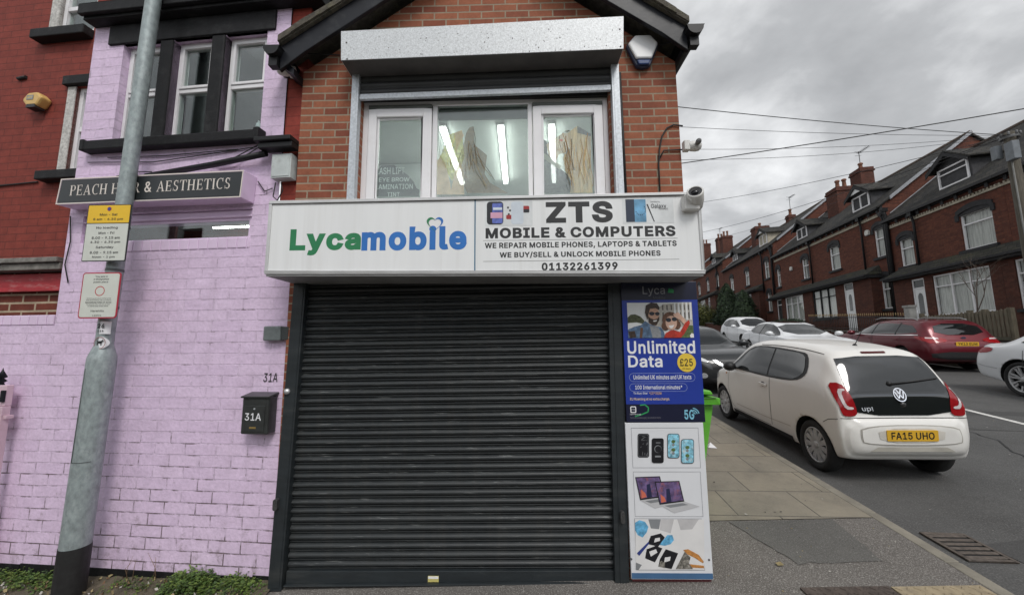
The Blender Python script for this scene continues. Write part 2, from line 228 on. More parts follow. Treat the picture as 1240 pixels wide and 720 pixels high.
for ln in r"""
A480=16,0 201,509 276,509 463,0 395,0 287,302 264,372 232,478 245,478 213,371 191,302 85,0/110,142 110,199 370,199 370,142
B456=60,0 60,509 241,509 289,504 329,491 359,469 381,442 394,410 398,374 395,344 387,320 356,286 315,267 315,262 339,257 363,245 385,227 402,203 414,173 418,136 413,100 400,67 377,39 344,18 301,4 247,0/125,57 245,57 296,63 330,80 349,105 355,137 352,161 342,184 327,203 306,218 279,228 248,231 125,231/125,285 238,285 288,296 308,309 323,326 333,348 336,372 330,403 313,429 283,446 240,452 125,452
C510=267,-7 205,1 150,25 104,63 70,115 48,179 40,254 48,329 70,393 104,445 150,484 205,508 267,516 340,504 373,490 402,471 427,447 448,418 463,385 473,348 408,348 389,395 357,428 315,449 267,456 223,450 184,432 150,403 125,364 109,314 103,254 109,194 125,145 151,105 184,76 223,59 267,53 315,60 357,81 389,114 408,160 473,160 463,124 448,91 428,62 402,38 373,19 341,5 305,-4
D502=219,0 96,0 96,57 215,57 272,63 318,81 354,110 379,149 394,198 399,255 394,312 379,361 354,399 320,428 275,446 221,452 93,452 93,509 225,509 294,501 353,478 399,441 433,391 455,329 462,255 455,181 433,119 398,68 351,31 291,8/125,509 125,0 60,0 60,509
E419=60,0 60,509 372,509 372,452 125,452 125,286 355,286 355,229 125,229 125,57 375,57 375,0
F410=60,0 60,509 369,509 369,452 125,452 125,278 346,278 346,221 125,221 125,0
G520=269,-7 205,1 149,25 104,64 69,116 47,179 40,254 47,329 69,393 103,445 149,484 203,508 265,516 304,513 340,504 374,489 403,469 429,445 449,416 465,384 474,349 408,349 387,393 356,427 315,448 265,456 222,450 183,432 150,404 125,364 109,314 103,254 109,194 125,145 151,105 184,76 224,59 269,53 309,57 345,71 374,93 396,123 410,160 415,202 434,199 283,199 283,256 478,256 478,200 471,141 451,91 419,50 377,19 326,0
H517=60,0 60,509 125,509 125,289 392,289 392,509 457,509 457,0 392,0 392,232 125,232 125,0
I301=31,0 31,57 118,57 118,452 31,452 31,509 269,509 269,452 183,452 183,57 269,57 269,0
K467=104,145 104,216 139,261 174,303 212,344 364,509 448,509 231,276 228,276/60,0 60,509 125,509 125,334 124,225 125,193 125,0/372,0 188,259 228,309 449,0
L393=60,0 60,509 125,509 125,57 361,57 361,0
M628=60,0 60,509 152,509 277,187 287,159 299,123 311,84 322,49 307,49 318,83 330,121 342,158 352,187 476,509 568,509 568,0 504,0 504,291 504,327 505,369 506,413 507,457 513,457 498,409 482,363 467,322 456,291 342,0 286,0 170,291 159,321 145,361 129,408 112,457 119,457 120,416 121,372 122,328 122,291 122,0
N523=60,0 60,509 136,509 343,183 363,151 388,107 414,55 405,54 401,108 399,157 399,195 399,509 463,509 463,0 387,0 202,290 177,331 148,381 108,452 119,454 122,384 124,328 125,291 125,0
O533=267,-7 205,1 150,25 105,63 70,115 48,179 40,254 48,329 70,393 105,445 150,484 205,508 267,516 329,508 384,484 429,445 464,393 486,329 493,254 486,179 464,115 429,63 384,25 329,1/267,53 310,59 349,76 383,105 408,144 425,194 430,254 425,314 408,365 383,404 349,433 310,450 267,456 223,450 184,433 151,404 125,364 109,314 103,254 109,194 125,144 151,105 184,76 223,59
P445=60,0 60,509 235,509 289,503 332,487 366,462 390,430 404,391 409,348 404,304 390,265 366,233 332,207 289,191 235,186 109,186 109,242 233,242 269,246 297,256 318,272 333,294 342,319 344,348 342,376 333,402 318,423 297,439 268,449 232,452 125,452 125,0
R449=60,0 60,509 236,509 290,504 333,489 367,465 390,433 405,395 409,352 405,309 390,271 367,240 333,217 289,203 236,198 96,198 96,255 234,255 269,258 298,267 319,281 334,300 342,324 345,352 342,380 334,405 319,425 298,440 269,449 233,452 125,452 125,0/353,0 230,229 303,229 428,0
S447=224,-9 172,-4 128,9 91,31 64,60 46,96 38,137 104,137 110,110 123,88 142,71 166,59 224,49 257,52 286,60 311,74 329,92 341,114 346,139 342,161 332,179 296,205 245,222 184,239 128,260 86,289 60,326 52,372 58,413 75,448 102,476 138,498 180,511 227,516 275,511 316,498 351,476 377,449 394,415 401,378 337,378 326,412 302,437 267,453 225,459 194,456 167,448 145,435 129,418 118,398 115,376 119,352 131,334 169,308 212,293 264,279 312,264 359,238 395,198 405,171 408,139 403,99 386,64 360,34 323,11 278,-4
T449=32,452 32,509 417,509 417,452 257,452 257,0 193,0 193,452
U517=259,-8 203,-2 154,15 114,43 85,80 66,124 60,173 60,509 124,509 124,178 128,144 141,113 160,87 187,68 220,56 259,52 298,56 331,68 357,87 377,113 389,144 393,178 393,509 457,509 457,173 451,124 433,80 403,43 363,15 315,-2
V480=204,0 16,509 84,509 192,206 215,137 248,31 235,31 267,138 290,206 395,509 463,509 278,0
W686=155,0 16,509 82,509 163,196 175,145 187,94 197,40 189,40 200,94 211,145 224,196 306,509 380,509 462,196 474,145 486,94 497,40 488,40 499,94 510,145 523,196 603,509 670,509 530,0 455,0 368,323 351,391 336,475 350,475 335,395 318,323 230,0
Y472=203,0 203,208 16,509 91,509 192,344 222,292 250,230 224,230 251,293 280,344 381,509 455,509 268,208 268,0
Z438=42,0 42,46 273,385 306,431 341,476 348,454 285,452 223,452 40,452 40,509 397,509 397,462 169,129 134,81 97,33 90,54 152,57 214,57 399,57 399,0
a389=160,-9 126,-5 94,5 68,22 48,45 35,73 30,108 34,138 43,161 58,179 78,193 125,211 178,220 234,227 265,235 273,243 276,255 276,257 267,297 240,322 196,331 149,322 118,301 100,274 41,291 57,322 79,346 104,364 133,375 194,384 239,379 286,360 306,343 322,320 333,290 337,251 337,0 277,0 277,52 272,52 252,25 215,1/170,45 202,49 228,59 248,74 263,93 272,115 276,138 276,190 259,182 231,176 200,171 175,168 134,159 103,139 95,124 92,105 102,72 130,52
b424=229,-8 198,-5 172,4 138,31 118,59 112,59 112,0 53,0 53,509 114,509 114,319 118,319 137,346 171,373 197,381 229,384 274,378 313,361 345,332 370,293 385,245 390,189 385,133 370,84 346,45 313,16 274,-2/220,47 253,51 279,66 301,88 316,117 325,151 328,189 325,227 316,261 301,290 280,311 253,325 220,330 188,325 161,312 140,291 125,263 116,229 113,189 116,150 125,115 140,86 162,65 188,51
c396=207,-8 159,-2 117,16 82,46 56,85 40,133 34,187 40,243 56,291 82,330 117,360 159,378 207,384 260,377 305,356 340,322 362,277 303,262 290,289 270,311 242,325 207,330 173,325 145,310 124,287 108,258 99,224 96,187 99,151 108,117 124,89 145,66 173,51 207,46 243,52 271,66 292,89 304,117 363,102 341,56 306,21 261,-1
d424=195,-8 151,-2 111,16 79,45 55,84 39,133 34,189 39,245 55,293 79,332 112,361 151,378 196,384 228,381 253,373 287,346 306,319 311,319 311,509 372,509 372,0 313,0 313,59 307,59 287,31 252,4 227,-5/205,47 236,51 263,65 284,86 299,115 309,150 312,189 309,229 300,263 284,291 263,312 237,325 205,330 172,325 145,311 124,290 108,261 99,227 96,189 99,151 109,117 124,88 145,66 172,51
e404=212,-8 161,-2 117,16 82,46 56,85 40,132 34,187 39,242 55,290 81,329 115,359 157,378 205,384 266,374 294,361 319,341 341,315 357,282 368,242 371,194 371,169 75,169 75,221 338,221 310,202 307,237 298,269 283,294 263,314 237,326 205,330 173,326 146,313 125,294 109,270 99,241 96,211 96,178 100,139 110,106 128,80 151,61 179,50 212,46 254,53 285,73 306,105 365,91 353,63 335,39 311,19 283,4 249,-5
f254=228,379 228,327 6,327 6,379/81,0 81,432 84,461 96,486 113,505 135,519 187,530 222,527 243,521 227,468 215,472 195,474 171,470 154,460 145,443 142,419 142,0
g425=207,-151 168,-148 134,-140 82,-110 51,-69 101,-41 122,-66 154,-88 207,-97 249,-92 282,-75 304,-47 311,-6 311,68 306,68 287,41 252,16 227,8 195,5 152,10 113,27 80,53 55,90 39,136 34,191 39,246 55,293 80,332 112,361 152,378 196,384 228,382 253,373 288,346 308,319 313,319 313,379 372,379 372,-9 367,-54 350,-90 324,-117 291,-136 251,-147/205,59 237,63 264,75 285,95 300,121 309,154 312,193 309,231 300,264 285,291 264,312 237,325 205,330 172,325 145,312 124,290 109,262 99,229 96,193 99,155 109,123 124,96 145,76 172,63
h410=114,227 114,0 53,0 53,509 114,509 114,287 102,287 124,332 152,362 187,379 227,384 264,380 295,369 321,349 341,321 353,285 357,240 357,0 296,0 296,235 290,275 273,304 246,323 210,329 184,326 161,317 141,303 126,283 117,257
i167=53,0 53,379 114,379 114,0/84,443 67,446 54,455 44,468 41,483 44,499 54,512 67,521 84,524 100,521 114,512 123,499 126,483 123,468 114,455 100,446
k381=110,137 110,212 121,212 284,379 360,379 184,199 177,199/53,0 53,509 114,509 114,0/294,0 148,186 191,229 372,0
l189=139,-2 101,3 74,20 58,47 53,84 53,509 114,509 114,99 120,62 130,54 146,52 160,53 170,54 181,3 162,-1
m610=53,0 53,379 112,379 112,295 108,295 118,323 132,346 172,376 219,386 257,380 287,361 309,331 321,295 312,295 322,321 337,343 381,375 437,386 468,383 497,372 522,354 541,328 553,296 557,255 557,0 496,0 496,254 490,289 473,313 447,326 419,330 395,328 374,320 345,290 335,247 335,0 274,0 274,260 269,288 253,311 229,326 199,330 158,320 140,307 126,289 117,266 114,238 114,0
n410=114,227 114,0 53,0 53,379 112,379 112,287 102,287 124,332 152,362 187,379 227,384 264,380 295,369 321,349 341,321 353,285 357,240 357,0 296,0 296,235 290,275 273,304 246,323 210,329 184,326 161,317 141,303 126,283 117,257
o415=207,-8 159,-2 117,16 82,46 56,85 40,133 34,187 40,243 56,291 82,330 117,360 159,378 207,384 256,378 299,360 333,330 359,291 376,243 381,187 376,133 359,85 333,46 299,16 256,-2/207,46 242,51 270,66 292,89 307,117 316,151 319,187 316,224 307,258 292,287 270,310 242,325 207,330 173,325 145,310 124,287 108,258 99,224 96,187 99,151 108,117 124,89 145,66 173,51
p424=53,-143 53,379 112,379 112,319 118,319 137,346 171,373 197,381 229,384 274,378 313,361 345,332 370,293 385,245 390,189 385,133 370,84 346,45 313,16 274,-2 229,-8 198,-5 173,4 138,31 118,59 114,59 114,-143/220,47 253,51 279,66 301,88 316,117 325,151 328,189 325,227 316,261 301,290 280,311 253,325 220,330 188,325 161,312 140,291 125,263 116,229 113,189 116,150 125,115 140,86 162,65 188,51
r259=53,0 53,379 112,379 112,321 115,321 130,347 152,367 181,380 213,385 229,384 243,384 243,322 230,324 207,326 182,323 159,315 140,301 126,284 117,262 114,237 114,0
s365=182,-8 145,-5 112,3 84,18 62,38 45,63 36,94 94,107 105,79 124,60 150,49 181,45 217,50 244,62 262,81 268,103 265,121 254,136 237,147 212,155 149,170 104,186 72,208 53,237 47,274 51,305 65,332 87,354 115,370 149,381 187,384 223,381 254,372 279,358 299,339 324,290 268,277 258,298 243,316 219,328 187,333 156,329 131,317 114,299 109,277 112,258 124,243 172,223 229,209 275,194 306,171 325,142 331,107 326,75 312,47 290,24 260,6 223,-5
t227=204,379 204,327 6,327 6,379/65,471 126,471 126,98 128,76 136,61 150,53 170,50 185,51 202,54 213,2 192,-3 168,-4 125,2 92,21 72,52 65,93
u410=182,-5 146,-1 115,11 89,31 69,59 57,95 53,139 53,379 114,379 114,144 119,105 137,75 164,56 200,50 226,53 249,62 268,77 283,97 293,122 296,153 296,379 357,379 357,0 298,0 298,92 307,92 286,47 257,17 222,0
v389=163,0 17,379 84,379 165,155 187,87 206,21 184,21 203,87 224,155 305,379 371,379 226,0
w567=138,0 23,379 87,379 133,214 154,137 175,41 165,41 186,135 206,214 252,379 316,379 362,214 382,136 402,41 391,41 413,135 434,214 480,379 545,379 429,0 368,0 319,172 305,225 291,280 277,338 291,338 277,280 263,225 248,172 199,0
x379=21,0 171,218 171,171 29,379 100,379 147,306 179,253 207,206 175,206 202,253 233,306 282,379 352,379 209,169 209,214 358,0 287,0 231,85 200,136 173,182 205,182 178,136 148,85 91,0
y389=47,-139 61,-86 71,-87 104,-89 130,-74 151,-36 163,-1 17,379 84,379 165,155 187,87 206,21 184,21 202,87 224,155 305,379 371,379 204,-58 177,-107 139,-136 91,-145 65,-143
z380=42,0 42,46 254,320 254,323 48,323 48,379 333,379 333,331 126,60 126,56 339,56 339,0
0453=227,-7 174,1 130,24 95,62 69,113 53,178 48,254 53,330 69,395 95,447 130,484 174,508 227,516 279,508 323,484 358,447 384,395 400,330 405,254 400,178 384,113 359,62 323,24 279,1/227,50 261,56 290,74 313,103 330,144 340,194 344,254 340,314 330,365 313,405 290,435 261,453 227,460 192,453 163,435 140,405 123,365 113,314 109,254 113,194 123,144 140,103 163,74 192,56
1453=76,0 76,55 391,55 391,0/276,509 276,0 212,0 212,448 209,448 86,358 86,427 198,509
2453=64,0 64,47 234,229 282,282 311,327 320,371 317,397 308,419 293,436 273,449 224,460 196,457 172,447 153,433 139,413 130,390 127,362 66,362 71,405 86,442 111,473 143,496 182,511 225,516 268,511 306,497 337,474 361,445 376,411 381,372 371,318 336,259 267,180 153,60 153,57 389,57 389,0
3453=218,-7 173,-3 133,10 98,30 70,57 52,91 44,132 109,132 115,107 126,87 144,71 165,59 219,50 275,61 297,74 315,93 325,116 329,145 326,172 316,196 299,217 275,234 242,244 201,248 157,248 157,299 288,448 288,452 70,452 70,509 372,509 372,461 211,278 211,289 264,288 308,276 344,253 371,222 387,186 393,145 387,103 370,66 344,36 309,12 266,-2
4453=40,105 40,158 247,509 311,509 109,166 109,163 413,163 413,105/282,0 282,121 282,146 282,318 343,318 343,0
5453=221,-7 178,-2 140,11 108,32 83,60 66,93 60,130 122,130 127,108 138,89 173,60 221,50 250,53 276,64 298,82 314,104 324,131 328,162 324,193 314,221 297,244 275,262 248,273 218,277 167,268 128,246 67,253 96,509 366,509 366,452 151,452 134,301 136,301 178,325 229,334 263,330 294,321 321,306 345,285 364,260 379,231 388,199 391,163 385,117 369,76 343,41 309,15 268,-1
6453=226,-7 182,-1 142,15 109,40 84,74 69,115 64,162 68,199 80,239 137,340 252,509 322,509 151,261 145,261 165,288 196,307 235,314 278,309 316,295 346,271 370,240 384,201 389,157 384,112 368,73 343,39 310,14 271,-2/226,48 254,52 279,63 299,79 314,101 324,128 327,157 324,187 314,213 299,235 279,251 254,262 226,265 198,262 174,252 153,235 138,214 128,188 125,158 128,128 138,102 153,79 174,63 198,52
7453=97,0 323,448 323,452 62,452 62,509 391,509 391,449 165,0
8453=226,-7 178,-2 136,11 101,33 74,62 57,96 52,135 55,166 65,195 81,220 101,241 125,256 153,265 153,267 119,282 93,308 76,342 70,380 75,417 90,450 114,477 146,498 184,511 226,516 269,511 306,498 337,477 361,450 377,417 382,380 376,342 359,308 333,282 300,267 300,265 327,256 351,241 372,220 387,195 397,166 401,135 395,96 378,62 352,33 317,11 275,-2/226,49 258,52 285,60 307,74 323,91 333,113 337,139 333,165 322,189 305,208 283,223 256,232 226,235 196,232 169,223 147,208 130,189 119,165 115,139 119,113 129,91 145,74 167,60 195,52/226,290 274,300 293,313 307,330 316,351 319,376 316,399 308,420 294,437 275,449 226,460 177,449 159,437 145,420 136,399 133,376 136,351 145,330 159,313 178,300
9453=226,516 271,510 310,494 343,468 368,434 384,393 389,347 385,309 373,270 315,168 200,0 130,0 301,248 307,248 287,221 257,202 218,195 175,199 137,214 106,237 83,269 68,307 64,352 69,397 85,436 110,469 143,494 182,510/226,460 199,457 174,446 154,429 138,407 129,381 125,352 129,322 138,295 154,274 174,257 199,247 226,243 254,247 279,257 299,273 314,295 324,321 327,350 324,381 314,407 299,429 279,446 254,457
&448=197,-7 150,-2 110,12 78,34 54,62 39,96 34,133 37,163 47,189 85,235 140,279 216,335 237,352 255,375 262,405 258,427 245,445 226,457 201,461 168,453 145,431 137,399 145,363 169,327 204,284 438,0 364,0 171,231 121,293 87,344 78,370 75,398 79,430 91,458 109,481 134,499 165,510 200,513 235,510 266,499 290,482 308,459 320,433 324,404 315,362 291,325 256,293 154,217 110,174 100,154 97,131 100,108 109,87 124,70 143,57 166,49 193,46 223,50 251,59 301,95 321,121 336,151 346,186 349,224 408,224 405,180 397,144 371,92 345,62 333,47 305,23 271,7 234,-3
,188=38,-119 68,71 137,71 84,-119
.188=95,-4 78,-1 63,9 53,24 50,41 53,59 63,73 78,83 95,87 113,83 128,73 138,59 141,41 138,24 128,9 113,-1
:188=95,-4 78,-1 63,9 53,24 50,41 53,59 63,73 78,83 95,87 113,83 128,73 138,59 141,41 138,24 128,9 113,-1/95,271 78,274 63,284 53,299 50,316 53,334 63,349 78,359 95,362 113,359 128,349 138,334 141,316 138,299 128,284 113,274
/249=235,533 71,-76 14,-76 178,533
*453=201,223 206,331 114,272 89,315 186,365 89,415 114,459 206,400 201,509 250,509 246,400 337,459 362,415 266,365 362,315 337,272 246,331 250,223
#440=242,0 326,509 377,509 294,0/10,140 19,192 400,192 391,140/64,0 147,509 198,509 115,0/40,316 49,368 429,368 421,316
-453=337,244 337,188 114,188 114,244
£425=37,41 37,57 62,61 80,74 90,95 93,125 85,358 89,401 102,439 125,471 156,495 194,510 239,516 277,511 310,499 339,480 362,454 378,422 387,385 328,377 318,411 300,437 273,453 240,459 210,456 186,446 168,430 155,410 146,360 153,127 145,89 123,64 92,49 61,42/37,0 37,57 301,57 324,63 330,85 330,107 388,107 388,91 382,51 366,23 339,6 299,0/37,229 37,280 311,280 311,229
!196=67,160 63,509 132,509 128,160/98,-4 81,-1 66,9 56,24 52,41 56,58 66,73 81,83 98,86 116,83 130,73 140,58 143,41 140,24 130,9 116,-1
J396=185,-7 124,3 75,33 44,81 33,145 33,173 98,173 98,145 104,104 122,74 149,56 185,50 220,56 248,74 266,104 272,145 272,509 336,509 336,145 326,81 294,33 246,3
Q533=245,159 313,159 369,85 384,65 468,-48 401,-48 346,27 331,46/267,-7 205,1 150,25 105,63 70,115 48,179 40,254 48,329 70,393 105,445 150,484 205,508 267,516 329,508 384,484 429,445 464,393 486,329 493,254 486,179 464,115 429,63 384,25 329,1/267,53 310,59 349,76 383,105 408,144 425,194 430,254 425,314 408,365 383,404 349,433 310,450 267,456 223,450 184,433 151,404 125,364 109,314 103,254 109,194 125,144 151,105 184,76 223,59
X474=18,0 217,284 217,236 29,509 104,509 178,400 204,361 223,329 243,292 232,292 252,329 272,361 298,400 374,509 446,509 259,239 259,287 456,0 382,0 292,129 268,165 250,195 230,231 244,231 225,196 206,166 182,129 91,0
j167=53,379 114,379 114,-30 111,-63 102,-90 86,-113 65,-129 37,-139 4,-143 -10,-143 -10,-87 2,-87 25,-83 40,-72 50,-54 53,-29/83,443 67,446 53,455 44,468 41,483 44,499 53,512 67,521 83,524 100,521 114,512 123,499 126,483 123,468 114,455 100,446
q424=372,-143 311,-143 311,59 306,59 287,31 252,4 227,-5 195,-8 151,-2 111,16 79,45 55,84 39,133 34,189 39,245 55,293 79,332 112,361 151,378 196,384 228,381 253,373 287,346 307,319 313,319 313,379 372,379/205,47 236,51 263,65 284,86 299,115 309,150 312,189 309,229 300,263 284,291 263,312 237,325 205,330 172,325 145,311 124,290 108,261 99,227 96,189 99,151 109,117 124,88 145,66 172,51
x379=21,0 171,218 171,171 29,379 100,379 147,306 179,253 207,206 175,206 202,253 233,306 282,379 352,379 209,169 209,214 358,0 287,0 231,85 200,136 173,182 205,182 178,136 148,85 91,0
""".strip().split('\n'):
    h_, c_ = ln[1:].split('=', 1)
    GLYPHS[ln[0]] = (int(h_), [[tuple(int(q) for q in p.split(',')) for p in k.split()] for k in c_.split('/')] if True else None)
_gl = {}
I_ = GLYPHS['I'][1][0]; ASG = 1 if sum(I_[i-1][0]*I_[i][1]-I_[i][0]*I_[i-1][1] for i in range(len(I_))) > 0 else -1
def glyph(ch, w):                 # filled triangles of one letter, its outlines moved outwards by w (bold)
    if (ch, w) in _gl: return _gl[(ch, w)]
    adv, cs = GLYPHS[ch]; V_ = []; E_ = []; loops = []
    for c in cs:
        c2 = []
        for p in c:
            if not c2 or abs(p[0]-c2[-1][0])+abs(p[1]-c2[-1][1]) > 5: c2.append(p)
        if abs(c2[0][0]-c2[-1][0])+abs(c2[0][1]-c2[-1][1]) <= 5: c2.pop()
        n = len(c2); r = []
        for i in range(n):
            p0, p1, p2 = (Vector(c2[(i+k) % n]) for k in (-1, 0, 1))
            d0 = (p1-p0).normalized(); d1 = (p2-p1).normalized(); m_ = Vector((d0.y+d1.y, -d0.x-d1.x)); L2 = m_.length_squared
            m_ = m_*(2/L2) if L2 > .6 else (m_.normalized()*1.5 if L2 > 1e-4 else Vector((d0.y, -d0.x)))
            r.append(p1/1000+m_*(w*ASG))
        o = len(V_); V_ += r; E_ += [(o+i, o+(i+1) % n) for i in range(n)]; loops.append(np.array([tuple(q) for q in r]))
    vv, _, ff, *_r = delaunay_2d_cdt([Vector(v) for v in V_], E_, [], 0, 1e-6)
    keep = []
    for f in ff:
        c = sum((vv[i] for i in f), Vector((0, 0)))/len(f); wn = 0
        for lp in loops:
            x0, y0 = lp[:, 0]-c.x, lp[:, 1]-c.y; x1, y1 = np.roll(x0, -1), np.roll(y0, -1)
            wn += np.arctan2(x0*y1-x1*y0, x0*x1+y0*y1).sum()
        if round(wn/(2*pi))*ASG > 0: keep.append(tuple(f))
    _gl[(ch, w)] = ([tuple(v) for v in vv], keep, adv/1000); return _gl[(ch, w)]
def text_geo(txt, bold=0.0, shear=0):
    k = (txt, bold, shear)
    if k in _tc: return _tc[k]
    w = bold*.85; V_ = []; F_ = []; x = 0
    for ch in txt:
        if ch == ' ': x += .165+w; continue
        vv, ff, adv = glyph(ch, w); o = len(V_)
        V_ += [(x+p[0]+shear*p[1], p[1]) for p in vv]; F_ += [tuple(i+o for i in f) for f in ff]; x += adv+w*1.6
    _tc[k] = (V_, F_); return _tc[k]
def serif_text(txt):                          # a small roman capital alphabet with serifs
    T_, t_, sf = .15, .055, .05
    V_, F_ = [], []; cx = 0
    def q(*p): F_.append(tuple(range(len(V_), len(V_)+len(p)))); V_.extend((cx+a, b) for a, b in p)
    def stem(x, a=0, b=1, w=T_):
        q((x, a), (x+w, a), (x+w, b), (x, b)); q((x-.07, a), (x+w+.07, a), (x+w+.07, a+sf), (x-.07, a+sf)); q((x-.07, b-sf), (x+w+.07, b-sf), (x+w+.07, b), (x-.07, b))
    def arc(x, y, rx, ry, a0, a1, tk, tn, n=14):
        for i in range(n):
            A = radians(a0+(a1-a0)*i/n); B = radians(a0+(a1-a0)*(i+1)/n)
            wa = tn+(tk-tn)*abs(cos(A)); wb = tn+(tk-tn)*abs(cos(B))
            q((x+rx*cos(A), y+ry*sin(A)), (x+rx*cos(B), y+ry*sin(B)), (x+(rx-wb)*cos(B), y+(ry-tn)*sin(B)), (x+(rx-wa)*cos(A), y+(ry-tn)*sin(A)))
    for ch in txt:
        if ch == ' ': cx += .36; continue
        if ch in 'PR':
            stem(.07); q((.2, .94), (.4, .94), (.4, 1), (.2, 1)); q((.2, .46), (.4, .46), (.4, .52), (.2, .52)); arc(.38, .73, .26, .27, -90, 90, T_, .055)
            if ch == 'R': q((.36, .48), (.5, .48), (.76, 0), (.6, 0)); q((.6, 0), (.82, 0), (.82, sf), (.6, sf))
            w = .72 if ch == 'P' else .86
        elif ch == 'E':
            stem(.07)
            for z, l in ((0, .62), (.475, .5), (.945, .58)): q((.2, z), (l, z), (l, z+t_), (.2, z+t_))
            q((.57, 0), (.64, 0), (.64, .24), (.6, .24)); q((.55, .78), (.59, .78), (.61, 1), (.54, 1)); q((.46, .38), (.51, .38), (.51, .62), (.46, .62)); w = .74
        elif ch == 'A':
            q((.06, 0), (.13, 0), (.42, .94), (.38, 1)); q((.36, 1), (.46, 1), (.8, 0), (.62, 0)); q((.2, .3), (.62, .3), (.6, .36), (.22, .36))
            q((-.02, 0), (.24, 0), (.24, sf), (-.02, sf)); q((.54, 0), (.88, 0), (.88, sf), (.54, sf)); w = .9
        elif ch == 'C':
            arc(.46, .5, .42, .51, 55, 305, T_, .06, 20); q((.66, .7), (.72, .66), (.74, 1), (.68, 1)); w = .84
        elif ch == 'H': stem(.07); stem(.6); q((.2, .47), (.62, .47), (.62, .53), (.2, .53)); w = .94
        elif ch == 'I': stem(.08); w = .36
        elif ch == 'T':
            stem(.3); q((.02, .94), (.74, .94), (.74, 1), (.02, 1)); q((.0, .74), (.04, .74), (.1, 1), (.02, 1)); q((.72, .74), (.76, .74), (.74, 1), (.66, 1)); w = .8
        elif ch == 'S':
            arc(.32, .745, .24, .265, 40, 270, .13, .07); arc(.32, .255, .26, .265, -140, 90, .13, .07); q((.5, .72), (.55, .72), (.55, 1), (.51, 1)); q((.05, 0), (.09, 0), (.1, .28), (.05, .28)); w = .68
        elif ch == '&':
            vs_, fs = text_geo('&', .01); a0 = min(p[0] for p in vs_); b0 = min(p[1] for p in vs_); sc = 1/(max(p[1] for p in vs_)-b0)
            o = len(V_); V_.extend((cx+.05+(p[0]-a0)*sc, (p[1]-b0)*sc) for p in vs_); F_.extend(tuple(i+o for i in f) for f in fs); w = 1.0
        cx += w+.06
    return V_, F_
def front(y): return Matrix(((1,0,0,0),(0,0,-1,y),(0,1,0,0),(0,0,0,1)))    # (a,b) -> (x=a, z=b), facing -y
def ell(cx, cy, rx, ry, n=20, a0=0, a1=2*pi): return [(cx+rx*cos(a0+(a1-a0)*k/n), cy+ry*sin(a0+(a1-a0)*k/n)) for k in range(n+(0 if a1-a0 > 6.2 else 1))]
def rrect(x0, x1, z0, z1, r, n=4):
    pts = []
    for cx, cz, a in ((x1-r, z1-r, 0), (x0+r, z1-r, 90), (x0+r, z0+r, 180), (x1-r, z0+r, 270)):
        pts += [(cx+r*cos(radians(a+90*k/n)), cz+r*sin(radians(a+90*k/n))) for k in range(n+1)]
    return pts
def ring_poly(mb, outer, inner, M, mat):
    n = len(outer)
    for i in range(n): mb.add([M@Vector((*p, 0)) for p in (outer[i], outer[(i+1) % n], inner[(i+1) % n], inner[i])], [(0, 1, 2, 3)], mat)
def frame_rect(mb, x0, x1, z0, z1, w, y0, y1, mat=0):     # a rectangular frame of bar width w, mitre-free
    mb.box(x0, x0+w, y0, y1, z0, z1, mat); mb.box(x1-w, x1, y0, y1, z0, z1, mat)
    mb.box(x0+w, x1-w, y0, y1, z0, z0+w, mat); mb.box(x0+w, x1-w, y0, y1, z1-w, z1, mat)
def wall_holes(mb, x0, x1, z0, z1, holes, depth, y=0, mat=0, reveal=None):
    xs = sorted({x0, x1, *[h[0] for h in holes], *[h[1] for h in holes]}); zs = sorted({z0, z1, *[h[2] for h in holes], *[h[3] for h in holes]})
    xs = [x for x in xs if x0 <= x <= x1]; zs = [z for z in zs if z0 <= z <= z1]
    for a, b in zip(xs, xs[1:]):
        for c, d in zip(zs, zs[1:]):
            mx_, mz_ = (a+b)/2, (c+d)/2
            if any(h[0] < mx_ < h[1] and h[2] < mz_ < h[3] for h in holes): continue
            mb.add([(a,y,c),(b,y,c),(b,y,d),(a,y,d)], [(0,1,2,3)], mat)
    rm = mat if reveal is None else reveal
    for h0, h1, h2, h3 in holes:
        yb = y+depth
        mb.add([(h0,y,h2),(h1,y,h2),(h1,yb,h2),(h0,yb,h2)], [(0,1,2,3)], rm); mb.add([(h0,y,h3),(h0,yb,h3),(h1,yb,h3),(h1,y,h3)], [(0,1,2,3)], rm)
        mb.add([(h0,y,h2),(h0,yb,h2),(h0,yb,h3),(h0,y,h3)], [(0,1,2,3)], rm); mb.add([(h1,y,h2),(h1,y,h3),(h1,yb,h3),(h1,yb,h2)], [(0,1,2,3)], rm)
def thing(name, label, cat, loc=(0, 0, 0), rz=0, group=None):
    o = bpy.data.objects.new(name, None); COL.objects.link(o); o.empty_display_size = .1
    o.location = loc; o.rotation_euler = (0, 0, rz); return tag(o, label, cat, group)
def tag(o, label, cat, group=None):
    o['label'] = label; o['category'] = cat
    if group: o['group'] = group
    return o
def struct(o, kind='structure'): o['kind'] = kind; return o
def reparent(o, parent): o.parent = parent; return o
def fittext(mb, txt, px, y, M, mat, bold=0.0, keep=False, org=(0, 0, 0), shear=0):  # px = (left, top, right, bottom) in the photograph
    l = W(px[0], (px[1]+px[3])/2, y); r = W(px[2], (px[1]+px[3])/2, y); t = W((px[0]+px[2])/2, px[1], y); b = W((px[0]+px[2])/2, px[3], y)
    mb.text(txt, l.x-org[0], r.x-org[0], b.z-org[2], t.z-org[2], M, mat, bold, keep, shear=shear)
def gz(x, y):                                 # height of the pavement surface
    xx = x if x < 5 else 5+2.0*math.tanh((x-5)/2.0)
    s = y-D
    if s < -2: s = -2
    h = .03+(.022*xx if xx > 0 else .034*max(xx, -8))+.064*s
    if y > 75: h = gz(x, 75)
    return h
